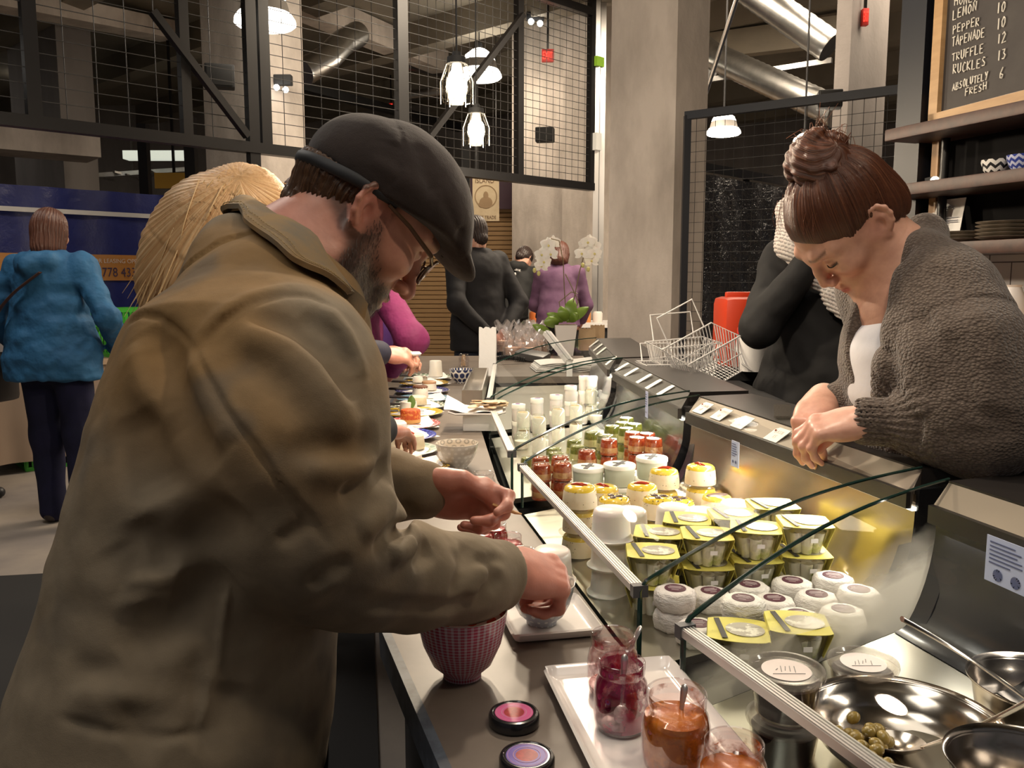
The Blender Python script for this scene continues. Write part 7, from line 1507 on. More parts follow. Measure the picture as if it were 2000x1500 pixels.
# blonde woman half hidden behind the man
h_blond = hair_mat('blond_hair', (.36, .17, .065), (.56, .34, .16), (.78, .62, .40), 46, .42)
by_ = V3(-.56, 1.84, 0); tB, J, A, HO, HM, WR = figure('blonde woman bending to the samples, half hidden behind the man in the cap', by_, R_(-35), 1.50, R_(2), arms={'r': dict(el=(.21, .12, 1.12), wr=(.13, .30, 1.08), hd=(-.2, 1, -.2), hn=(0, -.2, -1)), 'l': dict(el=(-.22, .10, 1.08), wr=(-.10, .32, 1.05))}, coat=cl('black_wool', (.012, .012, .015)), trousers=cl('black_trousers', (.010, .010, .012)), shoes=(.6, .6, .62), hair=None, vox=.008, nod=22)
HB = px(440, 452, 1.80); hb = Sd(); U_ = unit(V3(.30, .05, .95)); Fw = unit(V3(.75, .62, -.25))
hb.ell(HB, (.118, .120, .118), None, .02); hb.chain([HB + V3(-.03, 0, .0), px(375, 500, 1.79), px(348, 560, 1.79), px(328, 640, 1.80)], [.105, .092, .070, .040], .05); hb.chain([HB + V3(.04, 0, 0), px(490, 400, 1.80), px(545, 430, 1.82)], [.085, .075, .05], .04); hb.chain([HB, px(420, 560, 1.80), px(400, 680, 1.82)], [.1, .10, .07], .05)
hbq = lambda P: np.arctan2((P - HB) @ unit(V3(.2, -1, .1)), (P - HB) @ unit(V3(1, .2, .3)))
cW = px(470, 370, 1.76)
def strandB(P): q = P - cW; return np.arctan2(q @ unit(V3(1, 0, -.5)), -(q @ V3(0, 0, 1)) + .02) * .55 + .05 * vnoise(P, 9, 3)
hb.disp(lambda P: .0011 * np.sin(strandB(P) * 120 + 6 * vnoise(P, 14, 1)) + .010 * (vnoise(P, 13, 2) - .5))
oB = skin_obj('hair', hb, .004, h_blond, tB, org=by_, attr={'strand': strandB, 'along': lambda P: np.linalg.norm(P - cW, axis=1)})
rs = random.Random(5); b = B()
for k in range(520):                                    # loose strands
    a = rs.uniform(-.3, 2.9); u0, v0 = 455 + 95 * math.cos(a + .4) * rs.uniform(.3, 1), 430 - 88 * math.sin(a) * rs.uniform(.5, 1.0); d0 = 1.80 - .112 * rs.uniform(.55, 1.0)
    L = rs.uniform(.5, 1.0); u1 = u0 - (45 + 105 * L) * rs.uniform(.35, 1.0); v1 = v0 + (90 + 190 * L) * rs.uniform(.7, 1.1); um, vm = u0 - (u0 - u1) * .35 - 16, v0 + (v1 - v0) * .45
    b.tube(cspl([px(u0, v0, d0), px(um, vm, d0 + rs.uniform(-.02, .02)), px(u1 + rs.uniform(-8, 8), v1, d0 + rs.uniform(-.01, .06))], 8), [.0012, .0013, .0013, .0012, .0012, .001, .0008, .0004], 4, caps=False)
for k in range(70): u0 = rs.uniform(400, 520); v0 = 350 + abs(u0 - 455) * .25; b.tube(cspl([px(u0, v0 + 12, 1.80), px(u0 + rs.uniform(5, 30), v0 - rs.uniform(5, 14), 1.80), px(u0 + rs.uniform(25, 60), v0 + rs.uniform(0, 30), 1.81)], 6), .0005, 4, caps=False)
o = b.out('loose_strands', mat('blond_strand', (.66, .46, .24), .4), oB); o.location = tuple(-by_)
# dark socked foot in a white trainer under the man's elbow belongs to her; woman in magenta with purple vest
m_mag = cl('magenta_nylon', (.17, .016, .085), (.12, .010, .06), rough=.72, big=(13, .8, .015)); m_pur = cl('purple_fleece', (.085, .03, .17), (.06, .02, .12))
mp = V3(-.70, 3.60, 0); tM, J, A, HO, HM, WR = figure('woman in a magenta jacket over purple with hand on hip behind the man\'s face', mp, R_(-60), 1.62, R_(6), arms={'r': dict(el=(.45, .10, 1.13), wr=(.20, .12, .99)), 'l': dict(el=(-.26, .12, 1.10), wr=(-.06, .22, 1.02))}, coat=m_mag, coat_len=.84, trousers=cl('black_trousers', (.010, .010, .012)), hair=h_brown, hair_cut='bob', vox=.008, nod=30)
g = Sd(); g.chain([J(-.02, .085, 1.33), J(-.02, .095, 1.15), J(-.02, .09, .98)], [.085, .10, .105], .04); skin_obj('vest', g, .008, m_pur, tM, org=mp); b = B(); b.tube([J(.06, .17, 1.38), J(.075, .20, 1.2), J(.09, .205, .95)], .022, 8, flat=.4); part_of(tM, b, 'strap', m_blackm)
# the person in navy whose hands hold a sample over the plates
np_ = V3(-.80, 2.85, 0); tN, J, A, HO, HM, WR = figure('person in navy sleeves holding a white sample between both hands', np_, R_(-70), 1.66, R_(10), arms={'r': dict(el=(.22, .12, 1.12), wr=(.02, .335, 1.13), hd=(-.06, 1, -.18), hn=(-.55, -.1, -1), curl=((35, 45, 25),) * 4), 'l': dict(el=(-.26, .10, 1.10), wr=(-.06, .345, 1.125), hd=(.10, 1, -.05), hn=(.55, -.1, -.9), curl=((30, 40, 25),) * 4)}, coat=cl('navy_fleece', (.022, .022, .040)), coat_len=.80, trousers=cl('black_trousers', (.010, .010, .012)), hair=h_brown, vox=.007, nod=35)
sm = (WR['r'] + WR['l']) / 2 + A @ V3(0, .125, -.012); b = B(); b.lathe([(0, 0), (.022, 0), (.026, .006), (.018, .013), (0, .014)], 12, wob=lambda a, k: .003 * math.sin(3 * a)); tag(b.out('cheese_sample', m_creamw, None, sm), 'white cheese sample held in the hands of the person in navy', 'cheese')
# man in black with his hands behind his back
kp_ = V3(-.235, 6.05, 0); t, J, A, HO, HM, WR = figure('man in a black coat standing with his hands clasped behind his back', kp_, R_(38), 1.74, R_(3), arms={'r': dict(el=(.25, -.13, 1.10), wr=(.08, -.21, .92), hd=(-.8, -.1, -.55), hn=(0, 1, 0)), 'l': dict(el=(-.25, -.12, 1.10), wr=(-.08, -.225, .90), hd=(.75, -.1, -.6), hn=(0, 1, 0))}, coat=cl('black_coat', (.012, .011, .013)), coat_len=.78, coat_w=1.02, trousers=cl('blue_jeans', (.022, .030, .055), (.014, .018, .034)), hair=hair_mat('dark_hair', (.012, .007, .006), (.028, .016, .013), (.07, .045, .035), 60), vox=.008, wid=1.05)
# couple at the stall at the back
def print_back(t, J, A, s):
    b = B(); ex = unit(J(.1, -.15, 1.2) - J(-.1, -.15, 1.2)); ey = unit(J(0, -.15, 1.35) - J(0, -.15, 1.15)); n = np.cross(ex, ey)
    if np.dot(n, CAM - J(0, -.2, 1.25)) < 0: n = -n
    o = J(0, -.125, 1.26) + n * .030
    for k, (x, z) in enumerate(((-.05, .0), (-.017, 0), (.017, 0), (.05, 0))):
        for zz in (.045, .0, -.045): b.ball(o + ex * x + ey * (zz + z), (.012, .008, .016), 8, 6)
        b.bar(o + ex * x + ey * .06, o + ex * x - ey * .06, .010)
    strokes(b, 'THE', o + ex * -.085 + ey * .085, unit(ex + ey * .25), ey, .026, .003, seg=4); strokes(b, 'ORIGINAL', o + ex * -.03 + ey * .10, unit(ex - ey * .2), ey, .022, .003, seg=4); b.bar(o + ex * -.10 - ey * .088, o + ex * .10 - ey * .105, .012, .02)
    part_of(t, b, 'back_print', mat('print_white', (.62, .60, .58), .7))
hp_ = V3(-.04, 8.35, 0); t, J, A, HO, HM, WR = figure('man in a black hoodie with white back print bending over a stall', hp_, R_(-28), 1.72, R_(30), arms={'r': dict(el=(.26, .16, 1.12), wr=(.16, .36, 1.00)), 'l': dict(el=(-.26, .12, 1.12), wr=(-.10, .36, 1.0))}, coat=cl('black_hoodie', (.014, .014, .014)), coat_len=.90, trousers=cl('grey_trousers', (.060, .052, .045), (.04, .035, .03)), hair=hair_mat('dark_hair', (.012, .007, .006), (.028, .016, .013), (.07, .045, .035), 60), vox=.010, hood=True, nod=30); print_back(t, J, A, 1)
wp_ = V3(.43, 7.95, 0); figure('woman in a purple striped knit jumper beside the man in the hoodie', wp_, R_(-10), 1.66, R_(10), arms={'r': dict(el=(.26, .10, 1.10), wr=(.20, .32, .98)), 'l': dict(el=(-.24, .10, 1.1), wr=(-.12, .34, 1.0))}, coat=pattern('purple_knit', (.27, .14, .27), (.20, .09, .20), 'stripe', 1, 1, .2, .8) if False else cl('purple_knit', (.16, .085, .15), (.11, .05, .105)), coat_len=.88, trousers=cl('black_trousers', (.010, .010, .012)), hair=hair_mat('red_brown', (.05, .018, .012), (.09, .03, .02), (.16, .07, .04), 60), hair_cut='bob', vox=.010, nod=20)
# stall behind them
st = thing('market_stall', 'white topped market stall before the couple at the far columns', 'stall', V3(.55, 9.0, 0)); b = B(); b.box((0, 0, .83), (2.0, .6, .05)); b.out('top', m_white, st); b = B(); b.box((0, 0, .40), (1.9, .55, .80)); b.out('front', m_blackm, st)
for i, (x, z, c) in enumerate(((-.32, .9, (.55, .15, .04)), (-.10, .9, (.6, .5, .4)), (.22, .9, (.5, .2, .06)), (.34, .92, (.65, .6, .55)))): b = B(); b.lathe([(0, 0), (.05, 0), (.052, .09), (.04, .11), (0, .112)], 16); tag(b.out('stall_jar', mat('stall_%d' % i, c, .3), None, (.55 + x, 8.85, .8555)), ['orange jar on the far stall between the couple', 'pale jar on the far stall behind the knit jumper', 'amber jar on the far stall right of the knit jumper', 'cream jar at the end of the far stall'][i], 'jar')
# colleague in black with the striped scarf, behind the cheese seller
cp_ = V3(1.06, 2.80, 0); m_scarf = cloth_mat('scarf_knit', (.56, .53, .50), (.46, .43, .41), .9)
tC, J, A, HO, HM, WR = figure('woman in loose black with a striped scarf hiding her face behind her arm', cp_, R_(150), 1.66, R_(0), arms={'r': dict(el=(.20, .20, 1.17), wr=(.03, .20, 1.42), hd=(-.5, -.3, .7), hn=(-.2, -1, 0)), 'l': dict(el=(-.27, .04, 1.12), wr=(-.20, .26, 1.02), hd=(-.2, .9, .2), hn=(.8, 0, -.5))}, coat=cl('black_jersey', (.013, .0125, .013)), coat_len=.55, coat_w=1.25, trousers=cl('black_trousers', (.010, .010, .012)), hair=h_blond, hair_cut='bob', vox=.007, nod=35, wr_amp=.008)
g = Sd(); q = lambda x, y, z: J(x, y, z)
g.chain([q(-.10, .02, 1.40), q(-.09, .09, 1.44), q(.0, .12, 1.45), q(.10, .07, 1.45), q(.11, -.03, 1.46), q(0, -.09, 1.46), q(-.10, -.02, 1.42)], [.05, .055, .055, .055, .05, .05, .05], .04); g.chain([q(-.02, .15, 1.42), q(-.06, .19, 1.30), q(-.10, .20, 1.22)], [.055, .06, .035], .04, (A @ V3(0, 1, 0), .55)); g.chain([q(.13, .12, 1.55), q(.10, .15, 1.45), q(.03, .16, 1.36)], [.05, .06, .05], .04)
sa = unit(V3(.5, 0, 1)); g.disp(lambda P: .0012 * np.sin(((P - cp_) @ sa) * 620) + .008 * (vnoise(P, 20, 4) - .5)); skin_obj('scarf', g, .0042, skin_mat('scarf_tone', .9), tC, lambda P: np.where((np.sin(((P - cp_) @ sa) * 620) > .45)[:, None], V3(.20, .185, .18), V3(.60, .57, .54)), org=cp_)

# ------------------------------------------------------------------ crates, baskets and boxes
m_green = mat('green_crate', (.06, .42, .035), .4); m_basil = mat('dark_produce', (.035, .03, .03), .7, noise=(30, (.07, .05, .04), .4, .6))
def crate(label, c, rz, w=.58, d=.38, h=.24):
    t = thing('green_crate', label, 'crate', c, rz, 'green produce crates'); b = B()
    for (x, y, sx, sy) in ((0, -d / 2, w, .012), (0, d / 2, w, .012), (-w / 2, 0, .012, d), (w / 2, 0, .012, d)):
        for z in (.012, h - .02): b.box((x, y, z), (sx + .01, sy + .01, .028))
        n = 12 if sx > sy else 8
        for k in range(n): b.box((x + (k / (n - 1) - .5) * (sx if sx > sy else 0), y + (k / (n - 1) - .5) * (sy if sy > sx else 0), h / 2), (.026 if sx > sy else .006, .006 if sx > sy else .026, h - .03))
    b.box((0, 0, .006), (w, d, .01)); b.out('basket', m_green, t); b = B(); b.grid(lambda u, v: V3((u - .5) * w * .96, (v - .5) * d * .96, h * .55 + .03 * math.sin(u * 17) * math.sin(v * 13)), 20, 14); b.out('produce', m_basil, t); return t
tz = .74; tbp = px(232, 700, 6.2); tt = thing('trestle_table', 'tan topped trestle table carrying the green crates before the blue banner', 'table', (tbp[0] - .25, tbp[1] + .1, 0), R_(46)); b = B(); b.box((0, 0, tz - .02), (2.6, .75, .04)); b.out('tabletop', mat('table_tan', (.40, .28, .18), .6), tt); b = B(); b.grid(lambda u, v: V3((u - .5) * 2.5, -.36 + .015 * math.sin(u * 60) * v, tz - .04 - .62 * v), 80, 4); b.out('table_skirt', mat('tan_cloth', (.30, .22, .16), .8), tt)
for x in (-1.15, 1.15): b = B(); b.bar((x, -.25, 0), (x, -.25, tz - .04), .05); b.out('leg', m_blackm, tt); b = B(); b.bar((x, .25, 0), (x, .25, tz - .04), .05); b.out('leg', m_blackm, tt)
cA_ = V3(tbp[0] + .10, tbp[1] + .22, tz + .001); crate('green plastic crate of dark produce on the trestle table behind the blue jacket', cA_, R_(46), .6, .4, .22)
crate('second green crate raised behind the first on the trestle table', cA_ + V3(-.30, .30, .0), R_(46), .6, .32, .34)
crate('green crate on the floor beyond the legs of the woman in blue', floor_at(62, 915) + V3(.1, .2, .001), R_(40), .5, .34, .16); crate('green crate seen between the legs of the woman in blue', floor_at(150, 896) + V3(.22, .62, .001), R_(40), .5, .34, .22)
b = B(); b.grid(lambda u, v: (lambda a, R: V3(R * math.cos(a) * (1 + .06 * math.sin(5 * a)), R * .7 * math.sin(a), .46 * v + .02 * math.sin(a * 7) * v))(u * 2 * math.pi, .20 * (1 - .25 * v) + .015 * math.sin(v * 9)), 40, 14); rp0 = floor_at(36, 915); tag(b.out('red_sack', mat('red_cloth', (.20, .008, .02), .7, bump=(10, .6, .02)), None, rp0 + V3(-.05, .30, .17)), 'crumpled dark red sack on the green crate at the left of the blue jacket', 'sack')
b = B(); b.box((0, 0, .42), (.7, .5, .84), rz_(R_(40))); tag(b.out('draped_box', mat('grey_drape', (.36, .33, .34), .8, bump=(4, .5, .03)), None, floor_at(-10, 905) + V3(-.35, .75, 0)), 'pale grey draped box beside the woman in the blue jacket', 'box')
b = B(); b.box((-1.45, 2.0, .006), (2.2, 3.4, .012), rz_(R_(10))); o = b.out('floor_mat', mat('black_rubber', (.012, .011, .011), .8)); tag(o, 'black rubber mat on the floor along the tasting counter', 'mat')
# wire baskets on the case top
def wire_basket(label, c, rz, tilt, w=.26, d=.18, h=.14):
    t = thing('wire_basket', label, 'basket', c, 0, 'white wire baskets'); t.rotation_euler = (R_(tilt[0]), R_(tilt[1]), rz); b = B(); r = .0022; tp_ = .82
    P = lambda x, y, z: V3(x * w / 2 * lerp(tp_, 1, z), y * d / 2 * lerp(tp_, 1, z), z * h)
    for z in (0, .5, 1): b.tube([P(-1, -1, z), P(1, -1, z), P(1, 1, z), P(-1, 1, z)], r * (1.3 if z == 1 else 1), 6, closed=True)
    for k in range(1, 16): x = -1 + 2 * k / 16; b.tube([P(x, -1, 1), P(x, -1, 0), P(x, 1, 0), P(x, 1, 1)], r * .8, 5)
    for k in range(1, 10): y = -1 + 2 * k / 10; b.tube([P(-1, y, 1), P(-1, y, 0)], r * .8, 5); b.tube([P(1, y, 1), P(1, y, 0)], r * .8, 5)
    b.out('wires', m_white, t); b = B(); b.tube([P(-.7, 1, 1), P(-.7, 1, 1) + V3(0, .03, h * .75), P(.7, 1, 1) + V3(0, .03, h * .75), P(.7, 1, 1)], r * 1.3, 6); b.out('handle', m_white, t); return t
zt_ = ZU + .004
bt = at(1318, 742, zt_); bd_ = px(1318, 735, 2.75); shelf_z = .93
tS = thing('back_bench', 'low black bench behind the middle cheese case carrying the wire baskets', 'bench', (.70, 2.83, 0)); b = B(); b.box((0, 0, shelf_z - .02), (.27, .54, .04)); b.out('top', m_blackm, tS); b = B(); b.box((0, 0, (shelf_z - .04) / 2), (.22, .50, shelf_z - .04)); b.out('cabinet', m_blackm, tS)
def onb(u, v, z=.93): p = pz(u, v, z); return V3(p[0], p[1], z + .001)
wire_basket('white wire basket with upright handle nearest the concrete column', px(1335, 722, 3.0) * V3(1, 1, 0) + V3(0, 0, shelf_z + .03), R_(12), (4, -4), .22, .16, .12)
wire_basket('white wire basket tipped on its side beside the orange crate', px(1386, 742, 2.82) * V3(1, 1, 0) + V3(0, 0, shelf_z + .05), R_(16), (14, -26), .20, .16, .13)
wire_basket('small white wire basket nested low behind the case top', px(1296, 722, 2.95) * V3(1, 1, 0) + V3(0, 0, shelf_z + .002), R_(8), (0, 0), .16, .14, .08)
b = B(); og = px(1437, 720, 3.35); b.box((0, 0, .13), (.15, .22, .27), bev=.03); b.box((0, 0, .27), (.10, .03, .03), bev=.008); ob = thing('back_table', 'dark low table behind the seller carrying the orange canister', 'table', (og[0] + .10, og[1] + .05, 0)); zt2 = .965
tag(b.out('orange_canister', mat('orange_plastic', (.55, .045, .012), .4), None, (og[0], og[1], zt2 + .001)), 'bright orange plastic canister standing behind the black case top', 'canister')
b = B(); b.box((0, 0, .25), (.15, .2, .03), bev=.008); b.box((0, 0, .12), (.14, .19, .24), bev=.02); tag(b.out('orange_canister', mat('orange_plastic', (.55, .045, .012), .4), None, (og[0] + .10, og[1] + .12, zt2 + .001)), 'second orange canister half hidden by the woman in black', 'canister')
b = B(); b.box((0, 0, zt2 - .02), (.6, .5, .04)); b.out('tabletop', m_blackm, ob); b = B(); b.box((0, 0, (zt2 - .04) / 2), (.5, .4, zt2 - .04)); b.out('cabinet', m_blackm, ob)
bk = px(1468, 735, 3.12); tk = thing('pail', 'white pail with red lid and wire handle beside the orange canister', 'pail', (bk[0], bk[1], zt2 + .001)); b = B(); b.lathe([(0, 0), (.045, 0), (.052, .13), (.055, .14)], 28); b.out('pail', m_white, tk); b = B(); b.lathe([(.057, .135), (.057, .155), (.05, .165), (0, .167)], 28); b.out('lid', mat('red_lid', (.55, .03, .02), .4), tk); b = B(); b.tube([(-.056, 0, .12), (-.065, -.03, .08), (-.05, -.055, .03), (-.02, -.06, .01)], .004, 6); b.out('handle', m_white, tk)
# ------------------------------------------------------------------ the cheese seller
VM = hframe((-.53, .0, -.85), (-.81, -.25, .5)); vk = .95; VO = V3(.5729, 1.5137, 1.3799) - .020 * VM[:, 1]; vq = lambda x, y, z: VO + VM @ (V3(x, y, z) * vk); vloc = lambda P: ((P - VO) @ VM) / vk
v_pos = V3(.98, 1.62, 0)
vd = thing('person', 'woman with a brown hair bun in a grey-brown knit cardigan placing a price card', 'person', v_pos)
sb = Sd(); head(sb, VM, VO, vk, fem=True)
VN = px(1785, 545, 1.50); VCH = px(1800, 700, 1.50); VHP = V3(.98, 1.60, .92)
sb.cone(vq(0, -.028, -.055), VN, .050, .058, .035); sb.cone(vq(0, .012, -.085), px(1765, 575, 1.49), .030, .045, .04)
sb.chain([VN, px(1775, 640, 1.50), VCH, VHP], [.07, .060, .07, .10], .05); sb.ell(px(1766, 620, 1.49), (.055, .08, .05), None, .05)
VSn, VSf = px(1836, 610, 1.44), px(1720, 560, 1.68); VEn, VWn = px(1905, 835, 1.33), px(1700, 822, 1.385); VEf, VWf = px(1745, 790, 1.74), px(1612, 796, 1.59)
sb.chain([VN, VSn, VEn, VWn], [.05, .042, .036, .024], .03); sb.chain([VN, VSf, VEf, VWf], [.05, .042, .036, .024], .03)
sb.chain([VHP, V3(.98, 1.52, .5), V3(.99, 1.52, .09)], [.07, .05, .036], .04); sb.chain([VHP, V3(1.0, 1.72, .5), V3(1.01, 1.74, .09)], [.07, .05, .036], .04)
hand(sb, px(1688, 820, 1.385), (-.86, .30, -.22), (-.02, .42, -.90), -1, .88, ((34, 38, 20), (40, 40, 22), (46, 42, 22), (52, 44, 24)), [(.020, .024, .010), (.046, .032, .028), (.070, .024, .046), (.090, .012, .060)], (3, 1, -1, -3))
hand(sb, px(1600, 782, 1.585), (-.42, -.62, -.36), (.32, .25, -.86), 1, .88, ((34, 36, 20), (38, 38, 22), (44, 40, 22), (52, 42, 24)), [(.020, .024, .010), (.046, .032, .028), (.068, .026, .044), (.088, .016, .058)], (3, 1, -1, -3))
VS = V3(.66, .385, .285); VR = V3(.56, .19, .16)
def v_col(P):
    c = np.tile(VS, (len(P), 1)); q = vloc(P); x, y, z = q[:, 0], q[:, 1], q[:, 2]; near = (np.abs(x) < .11) & (np.abs(y) < .15) & (z > -.16) & (z < .14)
    def mixto(col, w): nonlocal c; c = c + (np.asarray(col) - c) * w[:, None]
    mixto(VR, .45 * np.exp(-(x ** 2 / .020 ** 2 + (y - .112) ** 2 / .018 ** 2 + (z + .042) ** 2 / .016 ** 2))); mixto(VR, .35 * np.exp(-((np.abs(x) - .045) ** 2 / .022 ** 2 + (y - .07) ** 2 / .03 ** 2 + (z + .04) ** 2 / .022 ** 2)) * near); mixto(VR, .35 * np.exp(-((np.abs(x) - .085) ** 2 / .02 ** 2 + z ** 2 / .04 ** 2 + y ** 2 / .03 ** 2)))
    lips = np.exp(-(np.maximum(np.abs(x) - .015, 0) ** 2 / .006 ** 2 + (z + .0735) ** 2 / .0085 ** 2)) * (y > .078) * near; mixto(V3(.42, .085, .09), np.clip(1.1 * lips, 0, .9))
    br = np.exp(-((z - .0275 - .16 * (np.abs(x) - .028) + 2.2 * (np.abs(x) - .030) ** 2) ** 2 / .0035 ** 2)) * (np.abs(x) > .011) * (np.abs(x) < .050) * (y > .05); mixto(V3(.10, .05, .035), .75 * br * near)
    la = np.exp(-((z + .0060 - 9 * (np.abs(x) - .031) ** 2) ** 2 / .0027 ** 2)) * (np.abs(x) > .018) * (np.abs(x) < .048) * (y > .062); mixto(V3(.03, .016, .012), np.clip(1.2 * la, 0, .92) * near); ey = np.exp(-((z - .006) ** 2 / .006 ** 2 + (np.abs(x) - .032) ** 2 / .014 ** 2)) * (y > .06) * near; mixto(V3(.46, .20, .15), .45 * ey)
    for h in (px(1610, 860, 1.45), px(1570, 850, 1.50)): mixto(VR * 1.08, .35 * np.exp(-((P - h) ** 2).sum(1) / .07 ** 2))
    return c
skin_obj('body', sb, .0025, skin_mat('skin_woman', .40), vd, v_col, org=v_pos)
b = B()                                                    # lashes
b.tube([vq(-a, .0872 - 30 * (a - .031) ** 2, -.0062 + 9 * (a - .031) ** 2) for a in np.linspace(.019, .048, 9)], [.0003, .0008, .0011, .0012, .0013, .0013, .0012, .001, .0004], 6)
part_of(vd, b, 'eyelashes', mat('lash_black', (.012, .008, .007), .6))
# hair pulled up into a bun
BC = px(1603, 318, 1.455); BR = 55 / FPX * 1.455
hs = Sd(); hs.ell(vq(0, -.020, .036), V3(.0815, .1045, .094) * vk, VM, .01); hs.ell(vq(0, -.055, -.030), V3(.064, .064, .060) * vk, VM, .03)
hs.disp(lambda P: vgroove(P))
hs.ell(vq(0, .128, -.045), V3(.115, .098, .118) * vk, VM, .010, 's'); hs.ell(vq(0, .02, -.105), V3(.12, .10, .085) * vk, VM, .012, 's')
for s in (-1, 1): hs.ell(vq(s * .086, .006, -.022), V3(.030, .030, .036) * vk, VM, .008, 's')
bdir = unit(BC - VO)
def vstrand(P): q = P - VO; ax = bdir; e1 = unit(np.cross(ax, VM[:, 0])); e2 = np.cross(ax, e1); return np.arctan2(q @ e1, q @ e2) * .32
def vgroove(P): s_ = vstrand(P); return (1 - .93 * sstep(-.01, .05, vloc(P)[:, 1])) * (.0011 * np.sin(s_ * 260 + 3 * vnoise(P, 26, 2)) + .0022 * np.sin(s_ * 62 + 4 * vnoise(P, 12, 1)))
v_hair = hair_mat('auburn_hair', (.028, .010, .006), (.085, .030, .016), (.24, .095, .045), 150, .32)
ho = skin_obj('hair', hs, .0026, v_hair, vd, org=v_pos, attr={'strand': vstrand, 'along': lambda P: (P - VO) @ bdir})
bn = Sd(); bn.ell(BC, V3(1.02, .95, .90) * BR, None, .01); bn.cone(BC - bdir * .02, VO + bdir * .085, .036, .040, .03)
BA = unit(V3(.25, -.80, .55))
for k in range(5):
    a0 = k * 1.25; ring = []
    for j in range(9): a = a0 + j * .34; e1 = unit(np.cross(BA, (0, 0, 1))); e2 = np.cross(BA, e1); ring.append(BC + (e1 * math.cos(a) + e2 * math.sin(a)) * BR * (.80 + .05 * j / 4) + BA * BR * (.55 - .16 * j + .04 * k))
    bn.chain(ring, [.010 + .006 * math.sin(math.pi * j / 8) for j in range(9)], .008)
def bstrand(P): q = P - BC; e1 = unit(np.cross(BA, (0, 0, 1))); e2 = np.cross(BA, e1); return (q @ BA) * 2.2 + .06 * np.arctan2(q @ e1, q @ e2)
bn.disp(lambda P: .0012 * np.sin(bstrand(P) * 170 + 3 * vnoise(P, 40, 5)))
bo = skin_obj('hair_bun', bn, .0024, v_hair, vd, org=v_pos, attr={'strand': bstrand, 'along': lambda P: np.arctan2((P - BC) @ unit(np.cross(BA, (0, 0, 1))), (P - BC) @ np.cross(BA, unit(np.cross(BA, (0, 0, 1))))) * .05})
b = B(); rv = random.Random(8)
for k in range(46): a = rv.uniform(0, 6.28); p0 = BC + V3(math.cos(a) * .8, -.5 * rv.random(), .75 + .3 * math.sin(a)) * BR * .9; b.tube(cspl([p0, p0 + V3(rv.uniform(-.02, .012), rv.uniform(-.01, .01), rv.uniform(.01, .028)), p0 + V3(rv.uniform(-.03, .02), 0, rv.uniform(.0, .055) * (abs(math.cos(a)) < .35) + rv.uniform(-.01, .02))], 6), .0005, 4, caps=False)
part_of(vd, b, 'flyaway_hair', mat('auburn_strand', (.16, .06, .03), .4)); b = B()
for k in range(40): s0 = vq(rv.uniform(-.06, .06), rv.uniform(.045, .075), rv.uniform(.065, .085)); b.tube(cspl([s0, s0 + VM @ V3(rv.uniform(-.004, .004), -.012, .014), s0 + VM @ V3(rv.uniform(-.012, .012), -.04, .026)], 5), .00035, 4, caps=False)
part_of(vd, b, 'flyaway_hair', mat('auburn_strand', (.16, .06, .03), .4))
# white top and cardigan
wt = Sd(); wt.chain([px(1752, 610, 1.50), px(1738, 690, 1.49), px(1742, 760, 1.50), px(1790, 880, 1.53)], [.046, .058, .060, .08], .04, (V3(0, 1, 0), 1.35)); wt.cut(px(1735, 606, 1.47), unit(V3(-.75, 0, 1)), .008)
wt.disp(lambda P: .003 * (vnoise(P, 18, 1) - .5)); skin_obj('white_top', wt, .005, cloth_mat('white_jersey', (.80, .79, .82), (.74, .73, .77), .8), vd, org=v_pos)
_, nt, bs = _nt('knit_cardigan'); m_knit = _; L_n = nt.links.new; bs.inputs['Roughness'].default_value = .9; bs.inputs['Specular IOR Level'].default_value = .2; bs.inputs['Sheen Weight'].default_value = .3
vo = N(nt, 'ShaderNodeTexVoronoi', Scale=190., feature='F1'); L_n(coord(nt, 'Object', (1, 1, 1.35)), vo.inputs['Vector']); L_n(ramp(nt, vo.outputs['Distance'], [(.15, (.150, .115, .092)), (.75, (.085, .064, .052))]), bs.inputs['Base Color'])
bp = N(nt, 'ShaderNodeBump', Strength=.8, Distance=.0035, invert=True); L_n(vo.outputs['Distance'], bp.inputs['Height']); L_n(bp.outputs[0], bs.inputs['Normal'])
cg = Sd(); cg.chain([px(1795, 570, 1.50), px(1808, 690, 1.50), px(1845, 830, 1.53), V3(.975, 1.60, .95)], [.096, .128, .145, .165], .06, (V3(0, 1, 0), 1.22))
cg.ell(px(1832, 576, 1.42), (.074, .09, .066), None, .05); cg.ell(px(1720, 560, 1.66), (.075, .09, .08), None, .05)
cg.chain([px(1836, 592, 1.42), px(1882, 695, 1.35), px(1916, 800, 1.32), px(1916, 845, 1.318)], [.080, .086, .078, .066], .05); cg.chain([px(1925, 845, 1.315), px(1850, 838, 1.335), px(1780, 826, 1.36)], [.066, .055, .048], .03)
# open front
cg.chain([px(1700, 560, 1.46), px(1668, 680, 1.44), px(1690, 775, 1.45)], [.050, .056, .020], .012, None, 's'); cg.ell(px(1742, 520, 1.48), (.052, .075, .075), None, .012, 's'); cg.chain([px(1735, 575, 1.46), px(1722, 680, 1.45)], [.048, .040], .012, None, 's')
